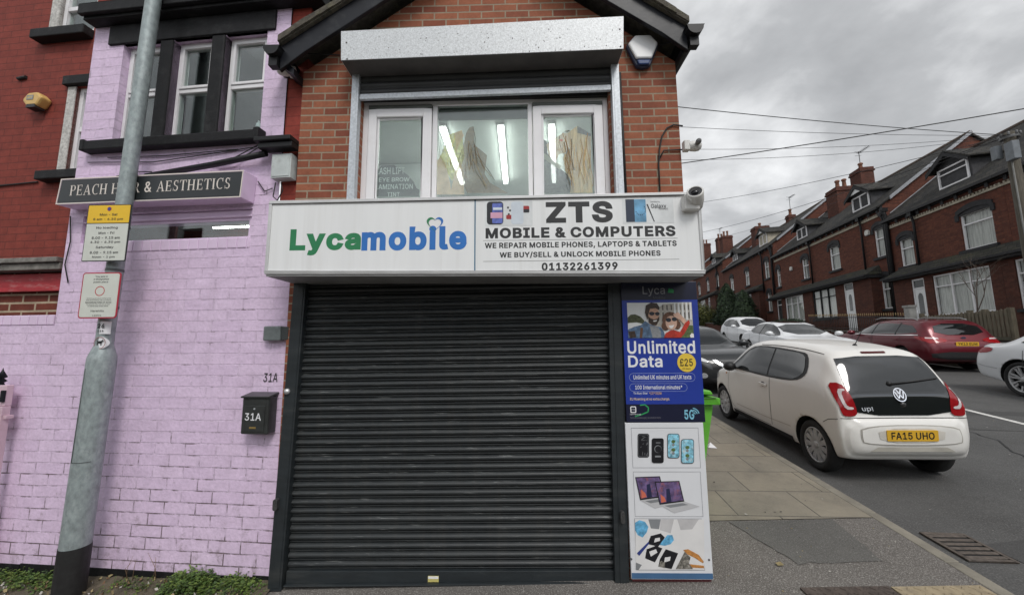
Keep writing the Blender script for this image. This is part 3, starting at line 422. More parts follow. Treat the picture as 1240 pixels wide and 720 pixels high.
# ================================================================== ground
TH = radians(10.2); TU = Vector((sin(TH), cos(TH), 0)); TN = Vector((cos(TH), -sin(TH), 0))   # far terrace: along / across
def tw(s, lat): return TN*lat+TU*s
KD = radians(4.3)
def xk(y): return 2.77+tan(KD)*(y-2.42)
def xlat(lat, y): return (lat+sin(TH)*y)/cos(TH)
def strip(name, y0, y1, ny, fa, fb, nx, off, m, T=None, skirt=0):
    mb = MB(); v = []
    for j in range(ny+1):
        y = y0+(y1-y0)*j/ny
        a, b = fa(y), fb(y)
        for i in range(nx+1):
            x = a+(b-a)*i/nx; v.append((x, y, gz(x, y)+off))
    fs = [(j*(nx+1)+i, j*(nx+1)+i+1, (j+1)*(nx+1)+i+1, (j+1)*(nx+1)+i) for j in range(ny) for i in range(nx)]
    if T is not None:
        Ti = T.inverted(); v = [tuple(Ti@Vector(p)) for p in v]
    mb.add(v, fs, 0, True); o = mb.build(name, m)
    if T is not None: o.matrix_world = T
    return struct(o)
def asphalt(name, base, spk, scale=420, amt=.5, big=.2, patch=None):
    m, t, b = nodes(name); MATS[name] = m
    n1_ = noise(t, 1.1, 8, .7); n2_ = noise(t, scale, 2, .5); vo = t.nodes.new('ShaderNodeTexVoronoi'); vo.inputs['Scale'].default_value = scale*.5; t.links.new(obc(t), vo.inputs['Vector'])
    c = mixc(t, mr(t, n1_, .3, .7, 0, 1), tuple(x*(1-big) for x in base), tuple(x*(1+big) for x in base))
    c = mixc(t, mr(t, n2_, .5, .72, 0, amt), c, spk)
    n3_ = noise(t, 30, 6, .7); c = mixc(t, mr(t, n3_, .55, .8, 0, .35), c, tuple(x*.55 for x in base))
    t.links.new(c, b.inputs['Base Color']); b.inputs['Roughness'].default_value = .85
    h = mth(t, 'ADD', mth(t, 'MULTIPLY', n2_, .7), mth(t, 'MULTIPLY', vo.outputs[0], .6)); bump(t, b, h, .6, .006)
    return m
A_ROAD = asphalt('road_asphalt', (.073, .072, .070), (.21, .205, .2), 110, .5, .25)
A_PAVE = asphalt('pavement_asphalt', (.115, .104, .094), (.42, .40, .37), 150, .75, .25)
A_PATCH = asphalt('patch_asphalt', (.102, .098, .09), (.27, .26, .25), 160, .6, .25)
A_FAR = asphalt('far_footway', (.13, .125, .115), (.26, .25, .24), 120, .4)
m, t, b = nodes('paving_stone'); FLAG = m
v = obc(t); sp = t.nodes.new('ShaderNodeTexBrick'); t.links.new(v, sp.inputs['Vector'])
for k_, v_ in (('Scale', 1), ('Brick Width', .62), ('Row Height', .445), ('Mortar Size', .005), ('Mortar Smooth', .2)): sp.inputs[k_].default_value = v_
sp.inputs['Color1'].default_value = (.285, .25, .19, 1); sp.inputs['Color2'].default_value = (.245, .22, .175, 1); sp.inputs['Mortar'].default_value = (.05, .047, .04, 1)
n = noise(t, 3.0, 8, .7); n2 = noise(t, 90, 4, .7); n4 = noise(t, 14, 6, .7)
c = mixc(t, mr(t, n, .35, .7, 0, .6), sp.outputs[0], (.12, .11, .09)); c = mixc(t, mr(t, n2, .5, .75, 0, .35), c, (.33, .31, .27)); c = mixc(t, mr(t, n4, .58, .75, 0, .4), c, (.085, .08, .068))
t.links.new(c, b.inputs['Base Color']); b.inputs['Roughness'].default_value = .8
bump(t, b, mth(t, 'ADD', mth(t, 'MULTIPLY', sp.outputs['Fac'], -1.2), mth(t, 'MULTIPLY', n2, .35)), .5, .006)
# unseen bank added behind the camera to darken reflections and cut low light
mb = MB(); nb_ = 60; bx = np.linspace(-70, 70, nb_); prof_ = [(-9.5, 0), (-11, 1.6), (-13, 3.9), (-16, 5.6), (-22, 6.6), (-40, 7.2)]; v = []
for y_, h_ in prof_:
    for i, x_ in enumerate(bx): v.append((x_, y_-2*sin(x_*.11), -.5+h_*(1+.22*sin(x_*.37+1)+.14*sin(x_*1.13+y_))))
mb.add(v, [(j*nb_+i, (j+1)*nb_+i, (j+1)*nb_+i+1, j*nb_+i+1) for j in range(len(prof_)-1) for i in range(nb_-1)], 0, True)
struct(mb.build('added_bank', P('added_bank_dark', (.055, .058, .03), .95, var=.6, scale=.8, bmp=.8, bscale=6)))
# one base sheet out to the horizon
mb = MB(); gx = [-220, -120, -60, -30, -15, -8, -4, 0, 2, 4, 6, 8, 12, 20, 35, 60, 120, 220]; gy = [-160, -80, -40, -15, -6, -2, 0, 1, 2, 3, 5, 8, 14, 22, 32, 45, 60, 75, 110, 160, 240]
mb.add([(x, y, gz(x, y)-.26) for y in gy for x in gx], [(j*len(gx)+i, j*len(gx)+i+1, (j+1)*len(gx)+i+1, (j+1)*len(gx)+i) for j in range(len(gy)-1) for i in range(len(gx)-1)], 0, True)
struct(mb.build('ground', P('ground_soil', (.10, .09, .07), .95, var=.3, scale=2, bmp=.5)))
struct(strip('road', -6, 74, 160, lambda y: xk(y), lambda y: xlat(11.2, y), 12, -.1, A_ROAD))
struct(strip('pavement', -6, 3.225, 40, lambda y: -14, lambda y: xk(y)-.085, 40, 0, A_PAVE))
KT = Matrix.Translation((2.77, 2.42, 0))@Matrix.Rotation(-KD, 4, 'Z')
struct(strip('paving_flags', 3.232, 60, 120, lambda y: 1.02+.0755*(y-3.2), lambda y: xk(y)-.085, 4, .001, FLAG, T=Matrix.Translation((2.685-.01, 3.232, 0))@Matrix.Rotation(-KD, 4, 'Z')))
# kerb: a real step beside the road
kerb_m = P('kerb_stone', (.235, .215, .175), .85, var=.25, scale=5, bmp=.4, bscale=90, dirt=(.09, .085, .07), dirtamt=.6)
mb = MB(); y = -6.0; kj = 0
while y < 70:
    y1 = y+.62; a = [(xk(q)-.085, q+.002) for q in (y, y1-.006)]; c_ = [(xk(q)+.004, q) for q in (y, y1-.006)]
    pts = [(a[0][0], a[0][1]), (c_[0][0], c_[0][1]), (c_[1][0], c_[1][1]), (a[1][0], a[1][1])]
    mb.add([(p[0], p[1], gz(*p)-.2) for p in pts]+[(p[0], p[1], gz(*p)+.004) for p in pts], [(4,5,6,7),(0,1,5,4),(1,2,6,5),(2,3,7,6),(3,0,4,7)], 0); y = y1
struct(mb.build('kerb', kerb_m, bevel=.008))
mb = MB(); s0 = -8
while s0 < 70:
    p = [tw(s0, 11.2), tw(s0+.9, 11.2), tw(s0+.9, 11.32), tw(s0, 11.32)]
    mb.add([(q.x, q.y, gz(q.x, q.y)-.2) for q in p]+[(q.x, q.y, gz(q.x, q.y)+.02) for q in p], [(4,7,6,5),(0,4,5,1),(1,5,6,2),(2,6,7,3),(3,7,4,0)], 0); s0 += .905
struct(mb.build('kerb', kerb_m))
struct(strip('far_pavement', -6, 74, 80, lambda y: xlat(11.32, y), lambda y: xlat(12.4, y), 3, .01, A_FAR))
# worn patch of newer tarmac in the pavement and painted line on the road
def sheet(name, px, off, m, y_n=None):
    mb = MB(); pts = []
    for a_, b_ in px:
        d = _r*((a_-620)/FPX)+_u*((360-b_)/FPX)+_f; t_ = 1.0
        for _ in range(30):
            p = EYE+d*t_; t_ += (gz(p.x, p.y)+off-p.z)/min(d.z, -.02)*.9
        pts.append(EYE+d*t_)
    return pts
pp = [(1.62, 3.205), (2.42, 3.215), (2.33, 2.70), (1.78, 2.69)]; random.seed(9); pp = [(a[0]+(b[0]-a[0])*k/12+random.gauss(0, .006), a[1]+(b[1]-a[1])*k/12+random.gauss(0, .005)) for a, b in zip(pp, pp[1:]+pp[:1]) for k in range(12)]
mb = MB(); mb.add([(x, y, gz(x, y)+.004) for x, y in pp], [tuple(range(len(pp)))[::-1]]); struct(mb.build('pavement_patch', A_PATCH))
white_line = P('road_paint', (.62, .61, .58), .8, var=.25, scale=30, dirt=(.12, .12, .12), dirtamt=.7)
mb = MB(); pl_ = [(7.62, 7.3), (7.42, 6.3), (7.22, 5.3), (7.02, 4.3), (6.82, 3.3)]
for (xa, ya), (xb, yb) in zip(pl_, pl_[1:]):
    q = [(xa-.05, ya), (xb-.05, yb), (xb+.05, yb), (xa+.05, ya)]; mb.add([(x, y, gz(x, y)-.1+.004) for x, y in q], [(0, 1, 2, 3)])
struct(mb.build('road_line', white_line))
RP1 = asphalt('road_repair', (.055, .054, .053), (.14, .138, .135), 120, .4, .2); TARS = P('tar_seam', (.022, .022, .022), .6, var=.4, scale=20)
def road_sheet(name, pts, m, off):
    mb = MB(); q = []
    for i in range(len(pts)):
        a, b_ = Vector(pts[i]), Vector(pts[(i+1) % len(pts)]); q += [a.lerp(b_, k/4) for k in range(4)]
    mb.add([(p.x+random.gauss(0, .012), p.y+random.gauss(0, .012), gz(p.x, p.y)-.1+off) for p in q], [tuple(range(len(q)))]); return struct(mb.build(name, m))
road_sheet('road_patch', [(5.9, 6.6), (7.3, 6.75), (9.6, 6.3), (9.4, 5.4), (7.2, 5.5), (5.8, 5.75)], RP1, .0025); road_sheet('road_patch', [(3.35, 3.05), (4.3, 3.15), (4.25, 2.2), (3.4, 2.2)], RP1, .0025)
def seam(pts, w):
    mb = MB(); 
    for (xa, ya), (xb, yb) in zip(pts, pts[1:]):
        n_ = Vector((yb-ya, xa-xb)).normalized()*w*random.uniform(.6, 1.2); mb.add([(x+sx*n_.x, y+sx*n_.y, gz(x, y)-.1+.0052) for x, y, sx in ((xa, ya, -1), (xb, yb, -1), (xb, yb, 1), (xa, ya, 1))], [(0, 1, 2, 3)])
    return struct(mb.build('road_seam', TARS))
random.seed(4)
for st in ([(4.9, 3.0), (5.3, 3.6), (5.5, 4.4), (6.1, 5.2), (6.3, 6.0)], [(6.6, 4.2), (7.4, 4.35), (8.3, 4.3), (9.5, 4.5)], [(3.2, 7.9), (5.8, 8.6), (8.4, 9.0)]):
    p = []
    for (xa, ya), (xb, yb) in zip(st, st[1:]): p += [(xa+(xb-xa)*k/8+random.gauss(0, .02), ya+(yb-ya)*k/8+random.gauss(0, .02)) for k in range(8)]
    seam(p, .008)
# verge of soil along the foot of the wall, resting on the pavement
mb = MB(); nx = 90; v = []
for j in range(7):
    for i in range(nx+1):
        x = -5.6+(4.02)*i/nx; wy = 2.62-(x+1.5)*.0805; y = wy-.36*(1-j/6)-.03*sin(x*9)*(1-j/6)
        v.append((x, y, gz(x, y)+.004+.018*(j/6)**1.5+.012*random.random()*(j/6)))
mb.add(v, [(j*(nx+1)+i, j*(nx+1)+i+1, (j+1)*(nx+1)+i+1, (j+1)*(nx+1)+i) for j in range(6) for i in range(nx)], 0, True)
struct(mb.build('soil_verge', P('verge_soil', (.105, .088, .06), .95, var=.5, scale=14, bmp=.8, bscale=120, dirt=(.07, .085, .03), dirtamt=.7)))
# ================================================================== the shop
BRK = brick('orange_brick', (.335, .122, .066), (.215, .066, .040), (.31, .255, .185), .178, .0578, .006, .45, .2, stain=(.17, .075, .05), stainamt=.35)
BLACKP = P('black_gloss_paint', (.008, .009, .013), .42, var=.3, spec=.3, scale=12, dirt=(.05, .05, .05), dirtamt=.5, bmp=.08, bscale=25)
TILE = P('mossy_tile', (.085, .075, .06), .95, var=.5, scale=20, bmp=.8, bscale=60, dirt=(.16, .15, .09), dirtamt=.8)
PLASTIC_BLACK = P('black_plastic', (.009, .009, .010), .45, var=.2, spec=.3)
UPVC = P('white_upvc', (.78, .77, .78), .35, var=.05, scale=4, dirt=(.5, .47, .44), dirtamt=.35)
GALV = P('galvanised_steel', (.50, .53, .56), .48, .35, var=.2, scale=55, dirt=(.62, .65, .66), dirtamt=.5, bmp=.03, bscale=80)
GLASS = glass()
shop = thing('shop_building', 'small orange brick corner shop with black gable trim and grey shuttered front', 'shop', (0, D, 0))
SX0, SX1, SL = -1.6, 1.148, .70
wall = MB(); wall_holes(wall, SX0, SX1, -.2, 3.44, [(-1.52, .61, -.2, 2.02), (-1.155, .655, 2.35, 3.38)], .13)
apx = -.196
wall.add([(SX0, 0, 3.44), (SX1, 0, 3.44), (SX1, 0, 3.54), (apx, 0, 4.50), (SX0, 0, 3.52)], [(0, 1, 2, 3, 4)])
wall.add([(SX1, 0, -.2), (SX1, 3.6, -.2), (SX1, 3.6, 3.54), (SX1, 0, 3.54)], [(0, 1, 2, 3)])
wall.add([(SX0, 0, -.2), (SX0, 0, 3.52), (SX0, 3.6, 3.52), (SX0, 3.6, -.2)], [(0, 1, 2, 3)])
wall.add([(SX0, 3.6, -.2), (SX0, 3.6, 3.52), (apx, 3.6, 4.5), (SX1, 3.6, 3.54), (SX1, 3.6, -.2)], [(0, 1, 2, 3, 4)])
wall.build('wall', BRK, shop)
for sg, xe in ((-1, -1.685), (1, 1.18)):     # roof slopes
    ze = 4.655-SL*abs(xe-apx); mb = MB()
    mb.add([(apx, -.17, 4.655), (xe, -.17, ze), (xe, 3.7, ze), (apx, 3.7, 4.655), (apx, -.17, 4.70), (xe, -.17, ze+.045), (xe, 3.7, ze+.045), (apx, 3.7, 4.70)],
           [(0,1,2,3),(7,6,5,4),(0,4,5,1),(1,5,6,2),(2,6,7,3)])
    for k in range(16):                       # bedded verge tiles, one lip each
        f = k/16; x = apx+(xe-apx)*(f+.03); z = 4.70-SL*abs(x-apx); mb.prism([(x-.05, z+SL*.05*sg-.035), (x+.05, z-SL*.05*sg-.035), (x+.05, z-SL*.05*sg+.004+.01*random.random()), (x-.05, z+SL*.05*sg+.004+.01*random.random())], -.178-.014*random.random(), .1, 'y')
    mb.build('roof', TILE, shop, auto=True)
    mb = MB(); lo = 3.523+SL*.0 if sg < 0 else 3.555
    zb = lambda x: 4.49-SL*abs(x-apx)
    xi = apx; mb.prism([(xi, zb(xi)), (xi, zb(xi)+.165), (xe-.0*sg, zb(xe)+.165), (xe, zb(xe)-.02), (xe-.17*sg, zb(xe-.17*sg))], -.145, -.115, 'y'); mb.build('barge_board', BLACKP, shop, bevel=.004)
    mb = MB(); wx = SX0 if sg < 0 else SX1
    mb.prism([(xe, zb(xe)+.03), (wx+sg*.001, zb(xe)-.03), (wx+sg*.001, zb(xe)+.02), (xe, zb(xe)+.07)], -.113, 3.6, 'y'); mb.build('soffit', BLACKP, shop)
    mb = MB(); gx_ = xe+sg*.035; gzv = zb(xe)+.12
    mb.prism([(gx_+.055*cos(a), gzv+.055*sin(a)) for a in np.linspace(pi, 2*pi, 9)]+[(gx_+.062, gzv+.012), (gx_-.062, gzv+.012)], -.20, 3.6, 'y', smooth=False)
    mb.box(gx_-.03, gx_+.03, -.17, -.12, gzv-.12, gzv-.05); mb.build('gutter', PLASTIC_BLACK, shop)
# sill and first-floor window
win = MB(); win.box(-1.155, .655, .045, .11, 2.40, 2.47); win.box(-1.155, -1.115, .045, .11, 2.47, 3.27); win.box(.62, .655, .045, .11, 2.47, 3.27); win.box(-1.155, .655, .045, .11, 3.265, 3.30)
win.box(-.635, -.60, .045, .11, 2.47, 3.265); win.box(.068, .10, .045, .11, 2.47, 3.265)
wf = win.build('window', UPVC, shop, bevel=.004)
for x0, x1 in ((-1.11, -.64), (.105, .615)):
    mb = MB(); frame_rect(mb, x0, x1, 2.475, 3.235, .062, .03, .085); frame_rect(mb, x0+.062, x1-.062, 2.537, 3.173, .012, .045, .075); mb.build('sash', UPVC, wf, bevel=.005)
    mb = MB(); mb.box(x0+.05, x1-.05, .058, .064, 2.53, 3.18); mb.build('pane', GLASS, wf)
mb = MB(); mb.box(-.60, .068, .058, .064, 2.47, 3.265); mb.build('pane', GLASS, wf)
mb = MB(); mb.box(-.598, .066, .082, .10, 3.175, 3.264); mb.box(-1.11, -.64, .03, .10, 3.24, 3.264); mb.box(.105, .615, .03, .10, 3.24, 3.264); mb.build('head_panel', P('grey_green_panel', (.10, .11, .10), .6), wf)
mb = MB(); mb.box(-1.155, .655, .02, .12, 3.301, 3.379); mb.build('lintel', P('lintel_shadow', (.02, .02, .02), .7), shop)  # dark strip standing in for the shadow above the window frame
# room behind the window
room = MB(); X0, X1, Y0, Y1, Z0, Z1 = -1.5, 1.06, .13, 2.3, 2.3, 3.40
room.add([(X0,Y0,Z0),(X1,Y0,Z0),(X1,Y1,Z0),(X0,Y1,Z0),(X0,Y0,Z1),(X1,Y0,Z1),(X1,Y1,Z1),(X0,Y1,Z1)], [(0,1,2,3),(4,7,6,5),(3,2,6,7),(0,3,7,4),(1,5,6,2)])
room.add([(X0,Y0,Z0),(-1.155,Y0,Z0),(-1.155,Y0,Z1),(X0,Y0,Z1)], [(0,1,2,3)]); room.add([(.655,Y0,Z0),(X1,Y0,Z0),(X1,Y0,Z1),(.655,Y0,Z1)], [(0,1,2,3)])
room.build('room_lining', P('room_paint', (.47, .50, .48), .8, var=.06), shop)
mb = MB(); mb.box(-1.60, -1.0, 1.2, 2.28, 2.31, 3.39); mb.build('partition', P('partition_paint', (.44, .49, .47), .8, var=.05), shop)
TUBE = P('tube_light', (1, .98, .95), .4, emit=11, var=0)
for x in (-.66, -.155, .345):
    mb = MB(); mb.box(x-.022, x+.022, .52, 1.64, 3.345, 3.372); mb.box(x-.03, x+.03, .49, 1.67, 3.373, 3.399, 1)
    if x > .2: mb.v = [(a+.105*(b-1.08), b, c) for a, b, c in mb.v]
    tag(mb.build('tube_light', [TUBE, UPVC], None, loc=(0, D, 0)), ['strip light on the salon ceiling, left of the three, above the brown hair picture', 'strip light on the salon ceiling, middle one of the three', 'strip light on the salon ceiling, rightmost, in front of the blonde hair picture'][[-.66, -.155, .345].index(x)], 'ceiling light', 'strip lights inside the upstairs window')
# printed films stuck inside the panes
def film(name, label, cat, polys, mats, y, texts=()):
    mb = MB()
    for k, (mi, pts) in enumerate(polys):
        P3 = [W(a_, b_, y) for a_, b_ in pts]; z = -.0004*k
        mb.add([(p.x, p.y-D+z, p.z) for p in P3], [tuple(range(len(P3)))], mi)
    for tx in texts: fittext(mb, *tx[:2], y, front(y-D-.0004*(len(polys)+2)), tx[2], tx[3])
    o = mb.build(name, mats, loc=(0, D, 0)); return tag(o, label, cat)
z2 = lambda *q: [(430+a/4.647, 90+b/4.647) for a, b in q]
z3 = lambda *q: [(570+a/4.644, 90+b/4.644) for a, b in q]
skin = P('print_skin', (.80, .55, .38), .7, var=.2, scale=18); olive = P('print_olive', (.62, .56, .16), .7, var=.5, scale=30, dirt=(.5, .42, .15)); hairb = P('print_brown_hair', (.30, .19, .08), .7, var=.7, scale=55, stretch=(1.6, 1, .7), dirt=(.75, .54, .24), dirtamt=.55)
blond = P('print_blonde_hair', (.68, .42, .19), .7, var=.5, scale=26, stretch=(2.2, 1, .3), dirt=(.95, .76, .46), dirtamt=.7); dgrey = P('print_dark_cloth', (.07, .072, .068), .6, var=.6, scale=45, dirt=(.2, .19, .17), dirtamt=.6); pgrey = P('print_grey', (.062, .068, .068), .6, var=.35, scale=14); cream = P('print_cream', (.62, .58, .44), .6); whitep = P('print_white', (.8, .8, .78), .5, var=.04)
def filmy(m, tl_=.45, tr_=.22):
    t = m.node_tree; b_ = t.nodes['Principled BSDF']; o_ = t.nodes['Material Output']; src = b_.inputs['Base Color'].links[0].from_socket
    tl = t.nodes.new('ShaderNodeBsdfTranslucent'); t.links.new(src, tl.inputs[0]); tr = t.nodes.new('ShaderNodeBsdfTransparent')
    a_ = t.nodes.new('ShaderNodeMixShader'); a_.inputs[0].default_value = tl_; t.links.new(b_.outputs[0], a_.inputs[1]); t.links.new(tl.outputs[0], a_.inputs[2])
    c_ = t.nodes.new('ShaderNodeMixShader'); c_.inputs[0].default_value = tr_; t.links.new(a_.outputs[0], c_.inputs[1]); t.links.new(tr.outputs[0], c_.inputs[2]); t.links.new(c_.outputs[0], o_.inputs[0])
STR = [P(*a_, .7, var=.3, scale=40) for a_ in (('print_hair_mid', (.20, .125, .055)), ('print_hair_deep', (.11, .07, .03)), ('print_hair_light', (.36, .25, .11)), ('print_olive_dark', (.36, .32, .09)), ('print_blonde_dark', (.40, .24, .10)), ('print_blonde_light', (.80, .60, .33)))]
for m_ in (skin, olive, cream, *STR): filmy(m_)
for m_ in (hairb, blond): filmy(m_, .3, .16)
for m_ in (dgrey, pgrey): filmy(m_, .0, .06)
def strands(path_a, path_b, n, mi, w, seed):
    rs = random.Random(seed); out_ = []
    for k in range(n):
        f = (k+rs.random())/n; base_ = [(a[0]*(1-f)+b[0]*f+rs.uniform(-1.2, 1.2), a[1]*(1-f)+b[1]*f) for a, b in zip(path_a, path_b)]; w0, w1 = rs.uniform(0, 6.3), rs.uniform(.7, 1.9)
        pts = [(p[0]+(q[0]-p[0])*u/5+w1*sin(w0+1.15*(i*5+u)*.6), p[1]+(q[1]-p[1])*u/5) for i, (p, q) in enumerate(zip(base_, base_[1:])) for u in range(5)][:rs.randint(9, 15)][rs.randint(0, 4):]; ww = w*rs.uniform(.5, 1.3)
        out_ += [(mi[k % len(mi)], [pts[i], (pts[i][0]+ww, pts[i][1]), (pts[i+1][0]+ww, pts[i+1][1]), pts[i+1]]) for i in range(len(pts)-1)]
    return out_
film('window_film', 'cut picture film of a woman in an olive top with brown hair, middle pane upstairs', 'window film',
     [(2, z2((600, 440), (625, 330), (642, 300), (665, 292))+z3((18, 300), (20, 395), (92, 455), (78, 560), (110, 610), (210, 668), (-20, 668))+z2((600, 600))), (1, z2((450, 520), (490, 440), (530, 340), (600, 315), (615, 470), (575, 560), (545, 600), (500, 520))), (0, z2((446, 677), (450, 500), (480, 465), (510, 500), (530, 590), (545, 677))), (0, z2((535, 677), (562, 545), (592, 490), (612, 560), (615, 677))), (0, z2((560, 330), (600, 315), (612, 345), (585, 400), (570, 440)))]+strands([(566, 176), (563, 195), (561, 212), (560, 233)], [(572, 158), (579, 186), (590, 205), (612, 232)], 12, (2, 3, 4, 2, 3), .7, 5)+strands([(556, 180), (552, 198), (549, 214), (548, 232)], [(566, 172), (563, 195), (561, 212), (560, 233)], 3, (4, 3), .5, 8)+strands([(533, 190), (536, 200), (540, 215), (542, 228)], [(552, 168), (553, 185), (552, 200), (551, 210)], 4, (5, 1), .8, 9),
     [skin, olive, P('print_hair_mid', (.20, .125, .055), .7, var=.3, scale=40), P('print_hair_deep', (.07, .045, .022), .7), P('print_hair_light', (.42, .30, .13), .7), P('print_olive_dark', (.30, .27, .08), .7)], D+.068)
film('window_film', 'cut picture film of a woman with long blonde hair, right pane upstairs', 'window film',
     [(1, z3((383, 345), (430, 380), (430, 440), (500, 525), (575, 590), (575, 667), (383, 667))), (0, z3((425, 395), (520, 330), (565, 330), (560, 400), (535, 440), (495, 450), (480, 490), (440, 460))), (2, z3((545, 330), (600, 290), (676, 335), (676, 480), (686, 667), (560, 667), (565, 600), (530, 540), (520, 470), (555, 420))), (3, z3((393, 462), (414, 443), (512, 518), (500, 538))), (1, z3((598, 290), (676, 335), (676, 350), (600, 330))), (3, z3((383, 175), (440, 180), (470, 190), (400, 270), (383, 285))), (1, z3((395, 255), (440, 205), (487, 200), (484, 214), (430, 240), (385, 280)))]+strands([(690, 166), (688, 190), (690, 212), (693, 233)], [(714, 164), (715, 190), (716, 212), (717, 233)], 11, (4, 5, 2, 5, 4), .7, 3)+strands([(676, 168), (682, 190), (687, 212), (691, 233)], [(690, 164), (690, 190), (692, 212), (694, 233)], 9, (6, 4), .8, 4)+[(7, z3((487, 400), (505, 396), (516, 402), (503, 408))), (6, z3((520, 352), (545, 346), (552, 352), (535, 358)))],
     [skin, dgrey, blond, cream, P('print_blonde_dark', (.30, .17, .07), .7), P('print_blonde_light', (.80, .62, .36), .7), P('print_hair_deep', (.07, .045, .022), .7), P('print_lips', (.45, .16, .13), .5)], D+.068)
film('window_film', 'grey cut film with white lash and brow lettering, left pane upstairs', 'window film', [(0, z2((76, 687), (88, 585), (150, 512), (218, 510), (300, 570), (330, 605), (345, 640), (362, 650), (358, 687)))], [pgrey, whitep], D+.068,
     [('LASH LIFT', (456, 203, 490, 211), 1, .0), ('EYE BROW', (459, 215, 496, 220), 1, .004), ('LAMINATION', (455, 223, 500, 229), 1, .004), ('TINT', (469, 233, 484, 238), 1, .004)])
# ------------------------------------------------------------------ upper shutter
us = thing('roller_shutter', 'galvanised steel shutter box and half raised shutter over the upstairs window', 'roller shutter', (0, D, 2.4))
mb = MB(); A_ = [(-1.232, 3.673-2.4), (0.730, 3.733-2.4), (0.719, 3.490-2.4), (-1.222, 3.453-2.4)]
mb.prism(A_, -.195, -.002, 'y')
for x, z, r in [(random.uniform(-1.14, .67), random.uniform(3.47, 3.66), random.uniform(.0015, .004)) for _ in range(60)]+[(-1.19, 3.60, .006), (-1.18, 3.475, .006), (.70, 3.62, .006), (.70, 3.49, .006)]:
    zz = z+.03*(x+1.17)/1.87-.015; mb.prism(ell(x, zz-2.4, r, r, 6), -.1965, -.1945, 'y', 1)
mb.build('housing', [P('spangled_steel', (.60, .62, .63), .5, .2, var=.22, scale=120, dirt=(.16, .15, .13), dirtamt=.55, bmp=.05), P('rust', (.06, .045, .035), .9, var=.4)], us)
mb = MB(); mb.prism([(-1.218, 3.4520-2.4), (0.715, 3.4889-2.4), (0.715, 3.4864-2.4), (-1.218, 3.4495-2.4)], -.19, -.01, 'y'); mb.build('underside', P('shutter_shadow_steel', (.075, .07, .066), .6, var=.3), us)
for x0, x1 in ((-1.205, -1.155), (.668, .722)):
    mb = MB(); mb.box(x0, x1, -.055, -.001, .005, 3.462-2.4 if x0 < 0 else 3.49-2.4); mb.box(x0+.014, x1-.014, -.0575, -.056, .01, 1.05); mb.build('guide_rail', GALV, us, bevel=.003)
mb = MB(); v = []
zs = np.linspace(3.31, 3.47, 60)
for z in zs: yy = -.022-.010*abs(sin((z-3.31)/.053*pi)); v += [(-1.154, yy, z-2.4+.0), (.667, yy, z-2.4+.022)]
mb.add(v, [(2*i, 2*i+1, 2*i+3, 2*i+2) for i in range(len(zs)-1)], 0, True); mb.build('curtain', P('dark_slat', (.035, .036, .037), .5, var=.2), us)
mb = MB(); mb.add([(-1.154, -.04, 3.268-2.4), (.667, -.04, 3.30-2.4), (.667, -.015, 3.30-2.4), (-1.154, -.015, 3.268-2.4), (-1.154, -.04, 3.309-2.4), (.667, -.04, 3.341-2.4), (.667, -.015, 3.341-2.4), (-1.154, -.015, 3.309-2.4)], [(0,3,2,1),(4,5,6,7),(0,1,5,4),(1,2,6,5),(2,3,7,6),(3,0,4,7)]); mb.build('bottom_bar', GALV, us, bevel=.003)
# ------------------------------------------------------------------ fascia sign
sg_ = thing('fascia_sign', 'long white shop sign with green, blue and black lettering above the shutter', 'shop sign', (0, D, 1.9))
FW = P('sign_face_white', (.79, .80, .795), .42, var=.03, scale=2.5, stretch=(6, 1, .25), dirt=(.56, .545, .51), dirtamt=.32)
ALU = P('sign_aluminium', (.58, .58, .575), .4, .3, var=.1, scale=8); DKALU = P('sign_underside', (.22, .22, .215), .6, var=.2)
def q4(x, f):    # z on the leaning top (f=1) or bottom (f=0) edge of the sign at x
    a = (x+1.577)/2.69; return (1.938+(1.910-1.938)*a) if f == 0 else (2.409+(2.425-2.409)*a)
BL, BR = -1.577, 1.113
def qbox(mb, x0, x1, fz0, fz1, y0, y1, mat=0):
    p = [(x0, fz0(x0)), (x1, fz0(x1)), (x1, fz1(x1)), (x0, fz1(x0))]; mb.prism([(a, b-1.9) for a, b in p], y0, y1, 'y', mat)
mb = MB(); qbox(mb, BL+.005, BR-.005, lambda x: q4(x, 0)+.012, lambda x: q4(x, 1)-.012, -.295, -.27); mb.build('face', FW, sg_)
mb = MB(); qbox(mb, BL, BR, lambda x: q4(x, 1)-.02, lambda x: q4(x, 1), -.303, -.002); qbox(mb, BL, BR, lambda x: q4(x, 0), lambda x: q4(x, 0)+.02, -.303, -.02, 0)
qbox(mb, BL, BL+.018, lambda x: q4(x, 0)+.02, lambda x: q4(x, 1)-.02, -.303, -.002); qbox(mb, BR-.018, BR, lambda x: q4(x, 0)+.02, lambda x: q4(x, 1)-.02, -.303, -.002)
mb.build('frame', ALU, sg_, bevel=.003)
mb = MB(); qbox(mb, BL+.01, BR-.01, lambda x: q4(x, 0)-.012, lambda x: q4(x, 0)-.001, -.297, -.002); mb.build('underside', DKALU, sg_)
YS = D-.3; SO = (0, 0, 1.9); FS = front(-.2955)
INK = P('sign_black', (.018, .018, .019), .45, var=.15); GRN = P('sign_green', (.018, .20, .075), .45, var=.08); BLU = P('sign_blue', (.022, .16, .50), .45, var=.08)
TEAL = P('sign_blue_rule', (.03, .13, .22), .5)
mb = MB()
LET = [INK, GRN, BLU]
def T(txt, px, mi, bold=0., keep=False):
    q = MB(); fittext(q, txt, px, YS+.0045, FS, 0, bold, keep, SO); q.build('lettering', LET[mi], sg_)
T('Lyca', (351, 277, 437, 309), 1, .05); T('mobile', (438, 273.5, 565.5, 303), 2, .05)
